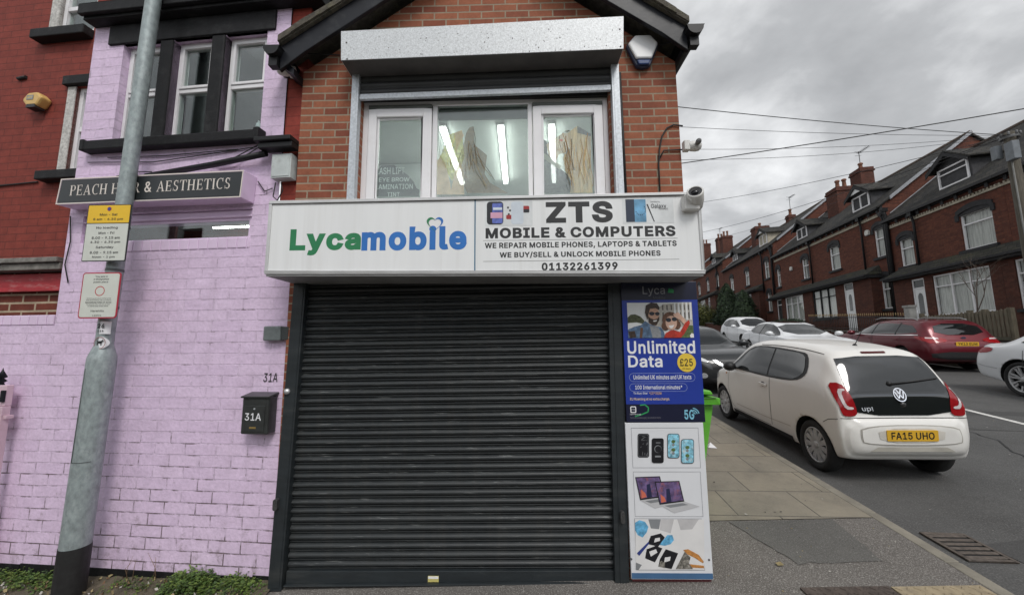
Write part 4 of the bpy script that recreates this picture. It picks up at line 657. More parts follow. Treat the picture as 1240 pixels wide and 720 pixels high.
# heart above the logo: two open strokes
def heart(cx, cz, r, half, n=16):
    pts = []
    for i in range(n+1):
        t_ = pi*i/n; x = 16*sin(t_)**3; z = 13*cos(t_)-5*cos(2*t_)-2*cos(3*t_)-cos(4*t_); pts.append((cx+half*x*r/16, cz+z*r/16))
    return pts
hc = W(526.5, 270, YS)
for half, mi in ((-1, 1), (1, 2)):
    pts = heart(hc.x, hc.z-1.9, .052, half)
    for i in range(len(pts)-1):
        w0 = .004+.012*max(0, sin(pi*min(1, i/11))); w1 = .004+.012*max(0, sin(pi*min(1, (i+1)/11)))
        def inn(p, w): return (p[0]+(hc.x-p[0])*w/.05, p[1]+(hc.z-1.9-p[1])*w/.05)
        q = [pts[i], pts[i+1], inn(pts[i+1], w1), inn(pts[i], w0)]
        if half > 0: q = q[::-1]
        mb.add([FS@Vector((*p, .0008)) for p in q], [(0, 1, 2, 3)], mi)
mb.build('heart_emblem', LET, sg_)
T('ZTS', (661, 243.5, 742, 270), 0, .05); T('MOBILE & COMPUTERS', (588, 274.5, 818, 287.4), 0, .045); T('WE REPAIR MOBILE PHONES, LAPTOPS & TABLETS', (587, 292.5, 819.5, 300.5), 0, .035)
T('WE BUY/SELL & UNLOCK MOBILE PHONES', (605, 304, 800, 311.5), 0, .035); T('01132261399', (656, 317.5, 748, 327), 0, .04)

mb = MB()
def rect(px, mi, d=.0): 
    mx_, my_ = (px[0]+px[2])/2, (px[1]+px[3])/2; a = Vector((W(px[0], my_, YS).x, 0, W(mx_, px[1], YS).z)); c = Vector((W(px[2], my_, YS).x, 0, W(mx_, px[3], YS).z)); mb.add([FS@Vector(p) for p in ((a.x, c.z-1.9, d), (c.x, c.z-1.9, d), (c.x, a.z-1.9, d), (a.x, a.z-1.9, d))], [(0, 1, 2, 3)], mi)
rect((574.3, 240.5, 575.8, 328), 0); rect((585, 289.3, 821, 289.8), 1); rect((585, 314.6, 823, 315.1), 1); mb.build('rule', [TEAL, P('rule_grey', (.2, .2, .2), .5)], sg_)
mb = MB()   # the printed phones
prints = [P('print_phone_black', (.012, .012, .016), .3), P('print_blue_violet', (.10, .14, .45), .4, var=.5, scale=30), P('print_pink', (.62, .33, .45), .4), P('print_pale_blue', (.62, .68, .74), .4), P('print_sky_blue', (.13, .33, .52), .4, var=.4, scale=14), P('print_navy', (.018, .03, .06), .4), P('print_red', (.35, .02, .02), .4), P('print_panel', (.69, .71, .71), .5)]
def blob(px, mi, d, rr=.2):
    a = W(px[0], px[1], YS); c = W(px[2], px[3], YS); p = rrect(a.x, c.x, c.z-1.9, a.z-1.9, rr*min(c.x-a.x, a.z-c.z)); mb.add([FS@Vector((*q, d)) for q in p], [tuple(range(len(p)))], mi)
blob((587, 241.5, 645, 273), 7, .0005, .05); blob((589.5, 244, 609.5, 271.5), 0, .0012); blob((596, 246, 608.5, 270), 1, .0018, .1); rect((597, 251, 608, 254), 3, .0022); rect((594, 257, 608.5, 264), 2, .0022)
blob((619, 244, 634, 271), 3, .0014); blob((614, 249, 622, 262), 7, .0010)
for k, (a, c) in enumerate(((614, 250), (616.5, 253.5), (615, 258), (619, 248), (621.5, 246.5), (618, 262), (620, 252), (622, 257))): blob((a, c, a+2.2, c+2.2), 0, .0012)
blob((613, 260, 620, 265), 6, .0013); blob((633, 249, 641, 257), 6, .0013); blob((634, 253, 641, 257), 0, .0016)
rect((754, 240.5, 816, 270), 7, .0004); rect((758, 241, 768.5, 268.5), 5, .0012); rect((768.5, 241, 782.5, 268.5), 4, .0012)
for k in range(10):   # sweep across the folded phone
    a0 = -40+k*22; rr = 6; cx_, cy_ = 776, 254; rect((cx_+rr*cos(radians(a0))-.5, cy_+rr*sin(radians(a0))-.6, cx_+rr*cos(radians(a0))+.5, cy_+rr*sin(radians(a0))+.6), 5, .0016)
a_, b_ = W(783, 247, YS), W(792, 268, YS); mb.add([FS@Vector((x, z-1.9, .0014)) for x, z in ((a_.x, a_.z), (a_.x+.008, a_.z), (b_.x+.006, b_.z), (b_.x, b_.z))], [(0, 3, 2, 1)], 0)
fittext(mb, 'Galaxy', (788.5, 246.5, 807, 253), YS, front(-.297), 0, .01, False, SO); fittext(mb, 'Introducing', (788, 243.2, 799, 245.2), YS, front(-.297), 0, 0, False, SO); fittext(mb, 'Note 20', (798, 251.5, 809, 253.6), YS, front(-.297), 0, 0, False, SO)
mb.build('printed_picture', prints, sg_)
# ------------------------------------------------------------------ main shutter
ms = thing('roller_shutter', 'large charcoal roller shutter pulled down to the pavement below the white sign', 'roller shutter', (0, D, 0))
CH = P('charcoal_paint', (.021, .026, .029), .42, var=.22, scale=5, stretch=(.6, 1, 3), dirt=(.075, .078, .075), dirtamt=.45, bmp=.05, bscale=40)
m, t, b = nodes('charcoal_slats'); SLAT = m
n = noise(t, 3, 7, .65, stretch=(.5, 1, 4)); c = mixc(t, mr(t, n, .3, .7, 0, 1), (.017, .020, .022), (.032, .036, .037))
n2 = noise(t, 14, 9, .75, stretch=(.35, 1, 9)); c = mixc(t, mr(t, n2, .585, .66, 0, .55), c, (.30, .31, .30)); n3 = noise(t, 6, 6, .6, stretch=(3, 1, .3)); c = mixc(t, mr(t, n3, .5, .75, 0, .35), c, (.055, .052, .046))
t.links.new(c, b.inputs['Base Color']); t.links.new(mr(t, n, .3, .7, .38, .6), b.inputs['Roughness']); b.inputs['Specular IOR Level'].default_value = .5
mb = MB(); v = []; pitch = .0535; z = .085; rows = []; jz = jy = 0
while z < 2.03:
    for dz, dy in ((0, .012), (.003, .004), (.0045, .000), (.009, -.003), (.0125, -.001), (.0135, .006), (.0145, .008), (.016, .002), (.019, -.005), (.024, -.011), (.031, -.014), (.038, -.013), (.044, -.008), (.049, .000), (.052, .009)): rows.append((z+dz+jz, dy+.02+jy))
    z += pitch; jz = random.gauss(0, .0007); jy = random.gauss(0, .0009)
for z, dy in rows: v += [(-1.50, dy, z-.006), (.60, dy, z+.012)]
mb.add(v, [(2*i, 2*i+1, 2*i+3, 2*i+2) for i in range(len(rows)-1)], 0, True); mb.build('curtain', SLAT, ms)
mb = MB(); mb.add([(-1.50, -.005, .008), (.60, -.005, .035), (.60, .04, .035), (-1.50, .04, .008), (-1.50, -.005, .082), (.60, -.005, .098), (.60, .04, .098), (-1.50, .04, .082)], [(0,3,2,1),(4,5,6,7),(0,1,5,4),(1,2,6,5),(2,3,7,6),(3,0,4,7)])
mb.add([(-1.50, -.03, .004), (.60, -.03, .030), (.60, -.006, .030), (-1.50, -.006, .004), (-1.50, -.03, .012), (.60, -.03, .040), (.60, -.006, .040), (-1.50, -.006, .012)], [(0,3,2,1),(4,5,6,7),(0,1,5,4),(1,2,6,5),(2,3,7,6),(3,0,4,7)]); mb.build('bottom_bar', CH, ms, bevel=.003)
for a, bt, tp in ((0, (-1.598, -1.512), (-1.552, -1.468)), (1, (.566, .652), (.592, .690))):
    mb = MB(); mb.prism([(bt[0], -.02), (bt[1], -.02), (tp[1], 1.99), (tp[0], 1.99)], -.03, .045, 'y')
    mb.prism([(bt[0]+.03, .0), (bt[1]-.012, .0), (tp[1]-.012, 1.98), (tp[0]+.03, 1.98)], -.034, -.031, 'y'); g = mb.build('guide_rail', CH, ms, bevel=.004)
    xx = (-1.567 if a == 0 else .622); zz = .50 if a == 0 else .43; mb = MB(); mb.prism(rrect(xx-.014, xx+.014, zz-.035, zz+.035, .013), -.062, -.031, 'y'); mb.prism(ell(xx, zz+.015, .006, .006, 8), -.066, -.0625, 'y'); mb.build('bullet_lock', P('worn_steel', (.10, .10, .10), .45, .6, var=.3, scale=60), g, bevel=.004)
c_ = W(525, 700.5, D); mb = MB(); mb.box(c_.x-.034, c_.x+.034, -.0075, -.0055, c_.z-.014, c_.z+.022); mb.box(c_.x-.032, c_.x+.032, -.0085, -.0076, c_.z+.006, c_.z+.02, 1); fittext(mb, 'SHUTTERS', (519, 703, 532, 705), D, front(-.0086), 2, .0)
mb.build('maker_sticker', [P('sticker_yellow', (.55, .48, .16), .5), whitep, INK], ms)
mb = MB(); lx = W(351.5, 473, D); mb.lathe([(0.0, -.05), (.016, -.048), (.02, -.036), (.02, -.0305)], 14, axis='y'); mb.build('padlock_cover', P('chrome_plate', (.62, .62, .62), .35, .6, var=.25, scale=50), ms, loc=(lx.x, 0, lx.z))
# ------------------------------------------------------------------ advertising boards beside the shutter
def board_fn(root, y):
    Fm = front(y)
    def pt(px, py): p = W(px, py, D+y); return p.x-root.location.x, p.z-root.location.z
    return pt
YB = -.05
def printer(mb, root):
    def pt(px, py): p = W(px, py, D+YB); return (p.x-root.location.x, p.z-root.location.z)
    def pg(pts, mi, d): mb.add([Vector((pt(*p)[0], -d, pt(*p)[1])) for p in pts], [tuple(range(len(pts)))], mi)
    return pt, pg
ab = thing('advert_board', 'dark blue mobile phone advert board with smiling couple photo and Unlimited Data lettering', 'advert board', (.93, D+YB, 1.45))
NAVY = P('board_navy', (.010, .012, .035), .3, var=.1); ROYAL = P('board_royal_blue', (.020, .045, .30), .3, var=.06); YEL = P('badge_yellow', (.75, .53, .06), .4, var=.04)
SKY5 = P('print_cyan', (.20, .48, .62), .4); GRNP = P('print_green', (.03, .30, .10), .4)
WL = P('board_lettering_white', (.78, .78, .80), .4, var=.02); GL = P('board_lettering_grey', (.30, .30, .33), .4, var=.02)
pt, pg = printer(None, ab)
L_, R_ = pt(755.5, 430)[0], pt(849, 430)[0]; zt, zb_ = pt(800, 341)[1], pt(800, 511)[1]
mb = MB(); mb.box(L_, R_, .0, .018, zb_, zt); mb.build('board', NAVY, ab, bevel=.002)
mb = MB(); zz0, zz1 = pt(800, 489)[1], pt(800, 363)[1]; mb.box(L_+.001, R_-.001, -.0012, -.0002, zz0, zz1); mb.build('blue_panel', ROYAL, ab)
def btext(txt, px, mat_, bold=0, d=.002, name='lettering'):
    q = MB(); fittext(q, txt, px, D+YB, front(-d), 0, bold, False, (ab.location.x, 0, ab.location.z)); return q.build(name, mat_, ab)
btext('Lyca', (778, 346.5, 805, 358.5), GL, .005); btext('Mobile', (791, 358.5, 805.5, 361.8), P('dim_lettering', (.10, .10, .12), .5), 0)
mb = MB(); cx, cz = pt(812, 352); mb.add([Vector((p[0], -.002, p[1])) for p in [(cx+a*.02, cz+b*.02) for a, b in ((-1, -.6), (.9, -.75), (1, .3), (.4, .75), (-.1, .5), (-.3, .9), (-.7, .7))]], [tuple(range(7))]); mb.build('emblem', GRNP, ab)
btext('Unlimited', (759.5, 412, 841.5, 428), WL, .022); btext('Data', (760.5, 430, 802, 444.5), WL, .022)
btext('Unlimited UK minutes and UK texts', (767, 453.5, 837, 459), WL, .012); btext('100 International minutes*', (769, 466, 826, 471), WL, .012)
btext('To Buy: Dial', (767, 474.5, 784, 477.5), WL, .01); btext('*137*2525#', (786, 474.3, 801, 477.3), P('lettering_orange', (.65, .42, .16), .4), .01); btext('EU Roaming at no extra charge.', (763, 481, 811, 485), P('lettering_peach', (.72, .55, .36), .4), .012)
mb = MB()
for (l, t_, r, b_) in ((761.5, 451.5, 842, 461.5), (762, 464, 832.5, 473.5)):
    (x0, z1), (x1, z0) = pt(l, t_), pt(r, b_); o_ = rrect(x0, x1, z0, z1, (z1-z0)*.49, 6); i_ = rrect(x0+.0025, x1-.0025, z0+.0025, z1-.0025, (z1-z0)*.49-.0025, 6); ring_poly(mb, o_, i_, front(-.002), 0)
mb.build('pill_outline', P('pill_line', (.25, .30, .55), .4), ab)
mb = MB(); cx, cz = pt(831.2, 438.7); mb.prism(ell(cx, cz, .060, .060, 28), -.0035, -.0015, 'y'); mb.build('price_badge', YEL, ab)
btext('£25', (823, 434, 838.5, 443), INK, .012, .0045); btext('30 days', (826, 445, 836, 447.3), INK, 0, .0045)
mb = MB()
(x0, z1), (x1, z0) = pt(763, 491.5), pt(770.5, 499.5); ring_poly(mb, rrect(x0, x1, z0, z1, .008), rrect(x0+.006, x1-.006, z0+.006, z1-.006, .004), front(-.002), 0); mb.build('app_icon', WL, ab)
btext('LYCA', (764.5, 494.5, 769, 496.5), WL, 0); btext('Download our app', (763, 500.3, 776, 502.3), WL, 0); btext('Terms and conditions apply, see website for details', (763, 504, 800, 507), P('dim_lettering_b', (.16, .16, .2), .5), 0)
btext('5G', (828.5, 495.5, 840.5, 507.5), SKY5, .03)
mb = MB()
for r in (.012, .024, .036):
    cx, cz = pt(839, 501.5)
    for k in range(6):
        a0, a1 = radians(10+k*13), radians(10+(k+1)*13); mb.add([Vector((cx+q*cos(a), -.002, cz+q*sin(a))) for q, a in ((r, a0), (r+.006, a0), (r+.006, a1), (r, a1))], [(0, 1, 2, 3)])
mb.build('signal_mark', SKY5, ab)
mb = MB(); cx, cz = pt(779, 497); pts = [(cx-.02, cz+.035), (cx+.012, cz+.038), (cx+.033, cz+.02), (cx+.03, cz-.006), (cx-.01, cz-.022), (cx-.055, cz-.035)]
for i in range(len(pts)-1):
    a_, b_ = Vector(pts[i]), Vector(pts[i+1]); n_ = (b_-a_).orthogonal().normalized()*.004; mb.add([Vector((*p, 0)).xzy*Vector((1, 0, 1))+Vector((0, -.0016, 0)) if False else Vector((p[0], -.0016, p[1])) for p in (a_-n_, b_-n_, b_+n_, a_+n_)], [(0, 1, 2, 3)])
mb.build('swirl', GRNP, ab)
# the printed photograph of a couple
pm = [P('photo_sky', (.72, .73, .72), .4, var=.05), P('photo_stone', (.46, .43, .38), .4, var=.25, scale=40), P('photo_hedge', (.075, .085, .04), .4, var=.6, scale=60), P('photo_denim', (.09, .15, .24), .4, var=.5, scale=50), P('photo_grey_shirt', (.25, .26, .27), .4, var=.2, scale=60), P('photo_skin', (.50, .30, .21), .4, var=.2, scale=30), P('photo_dark_hair', (.045, .028, .02), .4, var=.5, scale=80),
      P('photo_lens', (.05, .055, .065), .2), P('photo_teeth', (.8, .78, .75), .4), P('photo_curls', (.12, .055, .03), .4, var=.6, scale=90), P('photo_pale_skin', (.62, .40, .30), .4, var=.15, scale=30), P('photo_red', (.42, .035, .02), .4, var=.4, scale=50), P('photo_green', (.09, .13, .05), .4, var=.5, scale=60), P('photo_strap', (.12, .06, .03), .4), P('photo_dark_window', (.12, .11, .10), .4)]
mb = MB(); (hx0, hz1), (hx1, hz0) = pt(759, 366.5), pt(840, 408.5); dd = [.0016]
def ph(pts, mi):
    dd[0] += .00012; mb.add([Vector((hx0+(hx1-hx0)*min(1, max(0, a)), -dd[0], hz0+(hz1-hz0)*min(1, max(0, b)))) for a, b in pts], [tuple(range(len(pts)))], mi)
ph([(0, 0), (1, 0), (1, 1), (0, 1)], 0); ph([(.4, .3), (1, .3), (1, 1), (.56, .95), (.45, .8)], 1)
for k in range(7): x = .54+k*.066; ph([(x, .55), (x+.022, .55), (x+.022, .72), (x, .72)], 14); ph([(x, .78), (x+.022, .78), (x+.022, .93), (x, .93)], 14)
for k in range(5): x = .72+k*.06; ph([(x, .5), (x+.03, .5), (x+.03, 1), (x, 1)], 0)
ph([(0, .38), (0, .58), (.05, .66), (.12, .67), (.2, .6), (.25, .5), (.28, .36)], 2); ph([(0, .28), (0, .42), (.14, .44), (.3, .36), (.3, .28)], 0)
ph([(.8, 0), (1, 0), (1, .34), (.9, .36), (.84, .22)], 12); ph([(.95, 0), (1, 0), (1, .1), (.97, .13), (.94, .06)], 8)
ph([(0, 0), (0, .24), (.1, .32), (.2, .36), (.27, .48), (.34, .38), (.44, .32), (.5, .3), (.55, .16), (.56, 0)], 3); ph([(.33, .36), (.46, .3), (.5, .18), (.5, 0), (.37, 0)], 4); ph([(.19, .3), (.23, .28), (.21, 0), (.17, 0)], 13); ph([(.0, .18), (.1, .2), (.12, .02), (.02, 0)], 6)
ph([(.33, .4), (.43, .34), (.45, .5), (.33, .55)], 5); ph(ell(.395, .66, .092, .25), 5); ph([(.30, .5), (.27, .72), (.29, .92), (.37, 1), (.46, .98), (.5, .86), (.49, .78), (.44, .84), (.35, .82), (.325, .68)], 6)
ph([(.315, .62), (.32, .44), (.38, .35), (.44, .36), (.485, .5), (.487, .6), (.455, .54), (.40, .52), (.345, .56)], 6); ph(ell(.375, .685, .042, .055, 12), 7); ph(ell(.46, .68, .036, .052, 12), 7); ph([(.33, .71), (.495, .71), (.495, .695), (.33, .695)], 7); ph([(.385, .485), (.45, .50), (.44, .465), (.40, .455)], 8)
ph(ell(.655, .5, .125, .23), 9); ph(ell(.575, .33, .06, .13, 12), 9); ph(ell(.755, .36, .055, .13, 12), 9); ph([(.7, .66), (.78, .72), (.86, .56), (.92, .4), (.88, .34), (.8, .5), (.72, .58)], 10)
ph(ell(.665, .42, .088, .2), 10); ph(ell(.625, .5, .042, .06, 12), 7); ph(ell(.715, .52, .04, .06, 12), 7); ph([(.62, .34), (.71, .36), (.68, .27), (.645, .26)], 8)
ph([(.54, 0), (.57, .13), (.64, .2), (.7, .22), (.79, .16), (.88, .42), (.94, .5), (.95, .4), (.86, .12), (.8, 0)], 11)
mb.build('printed_photograph', pm, ab)
wb = thing('advert_board', 'white advert board with printed phones, laptops and repair bench standing on the pavement', 'advert board', (.93, D+YB, .5))
pt, pg = printer(None, wb)
L_, R_ = pt(763, 600)[0]-.012, pt(856.5, 600)[0]+.004; zt, zb_ = pt(800, 511.3)[1]-.001, pt(810, 701)[1]
BW = P('board_white', (.70, .71, .73), .4, var=.04, scale=3, dirt=(.5, .48, .45), dirtamt=.25)
mb = MB(); mb.box(L_, R_, 0, .018, zb_, zt); mb.build('board', BW, wb, bevel=.002)
mb = MB(); mb.box(L_+.002, R_-.002, -.0015, -.0002, zb_+.004, zb_+.036); mb.build('blue_edge', P('edge_blue', (.06, .14, .27), .4), wb)
mb = MB(); mb.box(L_+.01, R_-.004, .0185, .035, zb_-.022, zb_+.2); mb.build('rear_batten', P('red_batten', (.12, .025, .03), .7), wb)
def dot3(a): return a
def fr(px):
    q = MB(); (x0, z1), (x1, z0) = pt(px[0], px[1]), pt(px[2], px[3]); w = .0022
    for a in ((x0, x1, z1-w, z1), (x0, x1, z0, z0+w), (x0, x0+w, z0+w, z1-w), (x1-w, x1, z0+w, z1-w)): q.add([Vector((x, -.0012, z)) for x, z in ((a[0], a[2]), (a[1], a[2]), (a[1], a[3]), (a[0], a[3]))], [(0, 1, 2, 3)])
    q.build('border_line', P('border_grey', (.25, .25, .27), .5), wb)
fr((764, 517.5, 848.5, 566)); fr((766.5, 570.5, 851.5, 625)); fr((768, 627, 853.5, 690))
def panel_pic(name, items, mats):
    q = MB(); d = .0014
    for mi, pts in items:
        d += .0001; q.add([Vector((pt(*p)[0], -d, pt(*p)[1])) for p in pts], [tuple(range(len(pts)))], mi)
    return q.build(name, mats, wb)
def rr(l, t_, r, b_, k=.18):
    w, h = r-l, b_-t_; rad = k*min(w, h); out_ = []
    for cx, cy, a in ((r-rad, b_-rad, 0), (l+rad, b_-rad, 90), (l+rad, t_+rad, 180), (r-rad, t_+rad, 270)): out_ += [(cx+rad*cos(radians(a+30*i)), cy+rad*sin(radians(a+30*i))) for i in range(4)]
    return out_[::-1]
BKP = P('print_black', (.012, .012, .015), .3); GRP = P('print_mid_grey', (.22, .23, .24), .4); SLV = P('print_silver', (.50, .50, .51), .4, var=.1); AQ = P('print_aqua', (.22, .50, .62), .4, var=.6, scale=45, dirt=(.68, .72, .70), dirtamt=.9)
it = [(0, rr(772, 524.5, 786, 553.5)), (1, rr(773, 525.5, 785, 552.5)), (0, rr(773.3, 525.8, 784.7, 552.2))]
random.seed(3)
for k in range(16): a_, b_, c_, d_ = random.uniform(774, 784), random.uniform(527, 551), random.uniform(-4, 4), random.uniform(-5, 5); a2, b2 = min(784, max(774, a_+c_)), min(551, max(527, b_+d_)); it.append((1, [(a_, b_), (a2, b2), (a2+.35, b2+.35), (a_+.35, b_+.35)]))
it += [(0, rr(789, 530, 803.5, 560)), (1, ell(796.5, 543, 4.4, 4.6, 14)), (0, ell(796.8, 543.3, 3.9, 4.1, 14)), (1, rr(793, 551, 800, 553)), (1, rr(794, 535, 799.5, 536))]
it += [(0, rr(808, 524.5, 822.5, 554)), (2, rr(808.6, 525.2, 821.9, 553.3)), (0, rr(824.5, 531, 840, 560.5)), (2, rr(825.1, 531.7, 839.4, 559.8))]
for bx, by in ((815, 534), (815, 544), (832, 541), (832, 551)): it += [(3, ell(bx, by, 2.6, 2.2, 8)), (1, ell(bx, by+4, 1.8, 1.8, 8))]
panel_pic('printed_phones', it, [BKP, GRP, AQ, P('print_leaf', (.10, .16, .05), .4, var=.5, scale=80)])
SCR = P('print_game_screen', (.13, .09, .20), .35, var=.7, scale=24, dirt=(.50, .13, .06), dirtamt=.9)
def laptop(ox, oy): return [(0, [(769+ox, 577+oy), (799+ox, 576+oy), (805+ox, 601+oy), (775+ox, 605+oy)]), (1, [(770.3+ox, 578.2+oy), (798+ox, 577.2+oy), (803.5+ox, 599.5+oy), (776+ox, 603+oy)]), (2, [(775+ox, 605+oy), (805+ox, 601+oy), (824+ox, 607+oy), (793+ox, 615+oy)]), (3, [(781+ox, 606+oy), (803+ox, 602.8+oy), (810+ox, 605+oy), (788+ox, 608.6+oy)]), (4, [(783+ox, 586+oy), (787+ox, 585+oy), (789.5+ox, 601+oy), (783.5+ox, 602+oy)]), (5, [(776+ox, 592+oy), (781+ox, 596+oy), (783+ox, 601+oy), (777+ox, 602.5+oy)])]
panel_pic('printed_laptops', laptop(0, 0)+laptop(23.5, 5.5), [BKP, SCR, SLV, GRP, P('print_ink_blue', (.02, .025, .07), .4), P('print_coral', (.62, .16, .10), .4)])
GLOV = P('print_glove_blue', (.12, .38, .60), .4, var=.45, scale=40); PAP = P('print_bench_white', (.72, .71, .70), .4, var=.06); COP = P('print_copper', (.50, .22, .06), .4, var=.4, scale=60); PCB = P('print_board_detail', (.16, .15, .13), .4, var=.8, scale=70, dirt=(.6, .55, .48), dirtamt=.8)
panel_pic('printed_repair_bench', [(2, [(769, 628), (852.5, 628), (853, 689), (770, 689)]), (4, [(785, 628), (800, 628), (798, 640), (788, 639)]), (5, [(800, 628), (816, 628), (812, 645), (799, 641)]), (5, [(820, 628), (846, 628), (838, 640), (824, 641)]), (1, [(769, 632), (774, 629), (781, 631), (785, 637), (783, 644), (778, 650), (772, 647), (769, 641)]), (1, [(798, 659), (803, 653), (808, 647), (814, 647), (816, 653), (812, 658), (805, 660)]),
    (0, [(788, 648), (800, 645), (805, 650), (797, 661), (784, 658)]), (2, [(793, 651), (799, 650), (799, 654), (792, 656)]), (0, [(783, 664), (794, 660), (802, 663), (793, 680), (781, 675)]), (2, [(786, 667), (794, 664), (796, 668), (788, 673)]), (0, [(799, 676), (806, 664), (821, 669), (813, 688), (797, 685)]), (6, [(800, 678), (805, 680), (805, 687), (797, 685)]), (2, [(805, 674), (812, 673), (811, 678), (804, 680)]),
    (3, [(827, 665), (833, 664), (846, 671), (852, 679), (851, 681), (842, 675), (832, 670)]), (3, [(834, 682), (852, 684), (852.5, 687), (834, 686)]), (6, [(818, 688), (829, 667), (836, 674), (834, 681), (839, 688)]), (7, [(771, 669), (785, 655), (786, 657), (774, 672)]), (4, [(770, 680), (777, 683), (773, 689), (770, 689)])], [BKP, GLOV, PAP, COP, GRP, P('print_shade_grey', (.50, .49, .49), .4), PCB, P('print_tool_blue', (.03, .05, .22), .4)])
mb = MB()
for a_, b_ in ((764.5, 676), (858.5, 677), (758, 493), (850, 493)):
    if b_ > 600: x, z = pt(a_, b_); mb.prism(ell(x, z, .006, .006, 8), -.003, -.0002, 'y')
mb.build('fixing_screw', P('screw_grey', (.12, .12, .13), .4, .5), wb)
# ------------------------------------------------------------------ pink frontage, set at a slight angle
PTH = radians(4.6); PO = (-1.5, D+.03, 0)
PINKB = brick('pink_painted_brick', (.745, .59, .765), (.71, .555, .735), (.735, .585, .755), .232, .0765, .0045, 1.0, .10, stain=(.50, .37, .48), stainamt=.35, rough=.6, crack=(.16, .12, .13), crackamt=.95)
PINK = P('pink_paint', (.735, .58, .755), .5, var=.06, scale=5, dirt=(.45, .34, .43), dirtamt=.35)
BLK = P('black_masonry_paint', (.010, .010, .011), .6, spec=.25, var=.3, scale=14, bmp=.25, bscale=60, dirt=(.05, .05, .05), dirtamt=.5)
CREAMW = P('aged_white_frame', (.70, .68, .62), .45, var=.08, scale=6, dirt=(.45, .42, .36), dirtamt=.5)
pk = thing('salon_building', 'pink painted brick salon with black trimmed bay window and black eaves', 'building', PO, -PTH)
mb = MB(); wins = [(-1.70, -1.36), (-1.245, -.91), (-.795, -.445)]
wall_holes(mb, -1.985, -.255, 2.52, 4.13, [(a, b, 3.08, 3.93) for a, b in wins], .12)
wall_holes(mb, -1.985, -.07, -.09, 2.52, [(-1.86, -.455, 2.285, 2.50)], .10)
mb.add([(-1.985, 0, -.09), (-1.985, 0, 4.13), (-1.985, .85, 4.13), (-1.985, .85, -.09)], [(0, 1, 2, 3)])
mb.build('wall', PINKB, pk)
mb = MB(); mb.box(-.255, -.1015, .012, .8, 2.49, 4.13); mb.build('return_pier', brick('red_painted_return', (.30, .055, .04), (.28, .05, .035), (.2, .04, .03), .232, .0765, .004, .3, .2), pk)
mb = MB(); mb.box(-1.83, -.375, -.018, .03, 3.93, 4.10); mb.build('lintel', BLK, pk, bevel=.006)
mb = MB(); mb.box(-1.99, .02, -.085, .75, 4.105, 4.20); mb.box(-2.0, .03, -.12, -.087, 4.13, 4.215); mb.build('eaves', BLK, pk, bevel=.006)
mb = MB(); mb.add([(-2.0, -.12, 4.216), (.05, -.12, 4.216), (.05, .8, 4.42), (-2.0, .8, 4.42)], [(0, 1, 2, 3)]); mb.build('roof', P('bay_felt', (.05, .05, .05), .9), pk)
for a, b in ((-1.36, -1.245), (-.91, -.795)):
    mb = MB(); mb.box(a, b, -.012, .125, 3.08, 3.93); mb.build('mullion', BLK, pk, bevel=.012)
mb = MB(); mb.box(-1.88, -.40, -.07, .1, 3.0, 3.08); mb.box(-.44, -.395, -.075, .05, 2.998, 3.095); mb.box(-1.885, -1.845, -.075, .05, 2.998, 3.09); mb.build('sill', BLK, pk, bevel=.01)
CURT = P('net_curtain', (.55, .55, .53), .9, var=.25, scale=25, stretch=(3, 3, .25))
DARKROOM = P('dark_room', (.035, .036, .036), .9, var=.2)
for a, b in wins:
    mb = MB(); frame_rect(mb, a+.002, b-.002, 3.082, 3.928, .028, .05, .10); mb.box(a+.03, b-.03, .05, .10, 3.50, 3.535); frame_rect(mb, a+.03, b-.03, 3.535, 3.90, .022, .042, .09)
    o = mb.build('window', UPVC, pk, bevel=.004)
    mb = MB(); mb.box(a+.03, b-.03, .064, .07, 3.11, 3.50); mb.box(a+.05, b-.05, .062, .068, 3.555, 3.88); mb.build('pane', GLASS, o)
    mb = MB(); mb.box(a-.02, b+.02, .13, .60, 3.0, 3.98); mb.f = [f for i, f in enumerate(mb.f) if i != 2]; mb.m.pop(); mb.sm.pop(); mb.build('room', DARKROOM, o)
mb = MB(); mb.prism(ell(0, 0, .018, .018, 10), -.03, .03, 'z'); mb.prism(ell(0, 0, .018, .018, 10), 0, .001, 'z')
bo = MB(); bo.lathe([(0, 0), (.02, 0), (.021, .05), (.019, .075), (.008, .085), (.007, .10), (.0, .105)], 12); tag(bo.build('spray_bottle', P('bottle_white', (.65, .68, .72), .3), None, loc=(0, 0, 0)), 'small white bottle standing inside the right pane of the pink bay window', 'bottle')
bo_o = bpy.data.objects['spray_bottle']; bo_o.matrix_world = pk.matrix_basis@Matrix.Translation((-.60, .16, 3.19))
mb = MB(); mb.box(-.78, -.46, .11, .30, 3.082, 3.19); tag(mb.build('storage_box', P('cardboard', (.34, .25, .15), .85, var=.15)), 'tan box on the inside sill of the pink bay, under the bottle', 'box'); bpy.data.objects['storage_box'].matrix_world = pk.matrix_basis.copy()
# shop window strip under the sign
mb = MB(); mb.box(-1.858, -1.83, .015, .09, 2.287, 2.498); mb.box(-.487, -.457, .015, .09, 2.287, 2.498); mb.box(-1.83, -.487, .015, .09, 2.287, 2.297); mb.box(-1.83, -.487, .02, .09, 2.418, 2.498); mb.box(-1.858, -.457, .0, .03, 2.44, 2.452)
o = mb.build('window', PINK, pk, bevel=.004); mb = MB(); mb.box(-1.831, -.486, .024, .03, 2.296, 2.419); mb.build('pane', GLASS, o)
mb = MB(); mb.box(-1.86, -.45, .10, 1.3, 2.2, 2.62); mb.f = [f for i, f in enumerate(mb.f) if i != 2]; mb.m.pop(); mb.sm.pop(); mb.build('room', P('salon_room', (.34, .31, .30), .9, var=.1), o)
mb = MB(); mb.box(-1.86, -1.40, .3, .32, 2.22, 2.60); mb.build('blind', P('maroon_blind', (.16, .035, .03), .8), o)
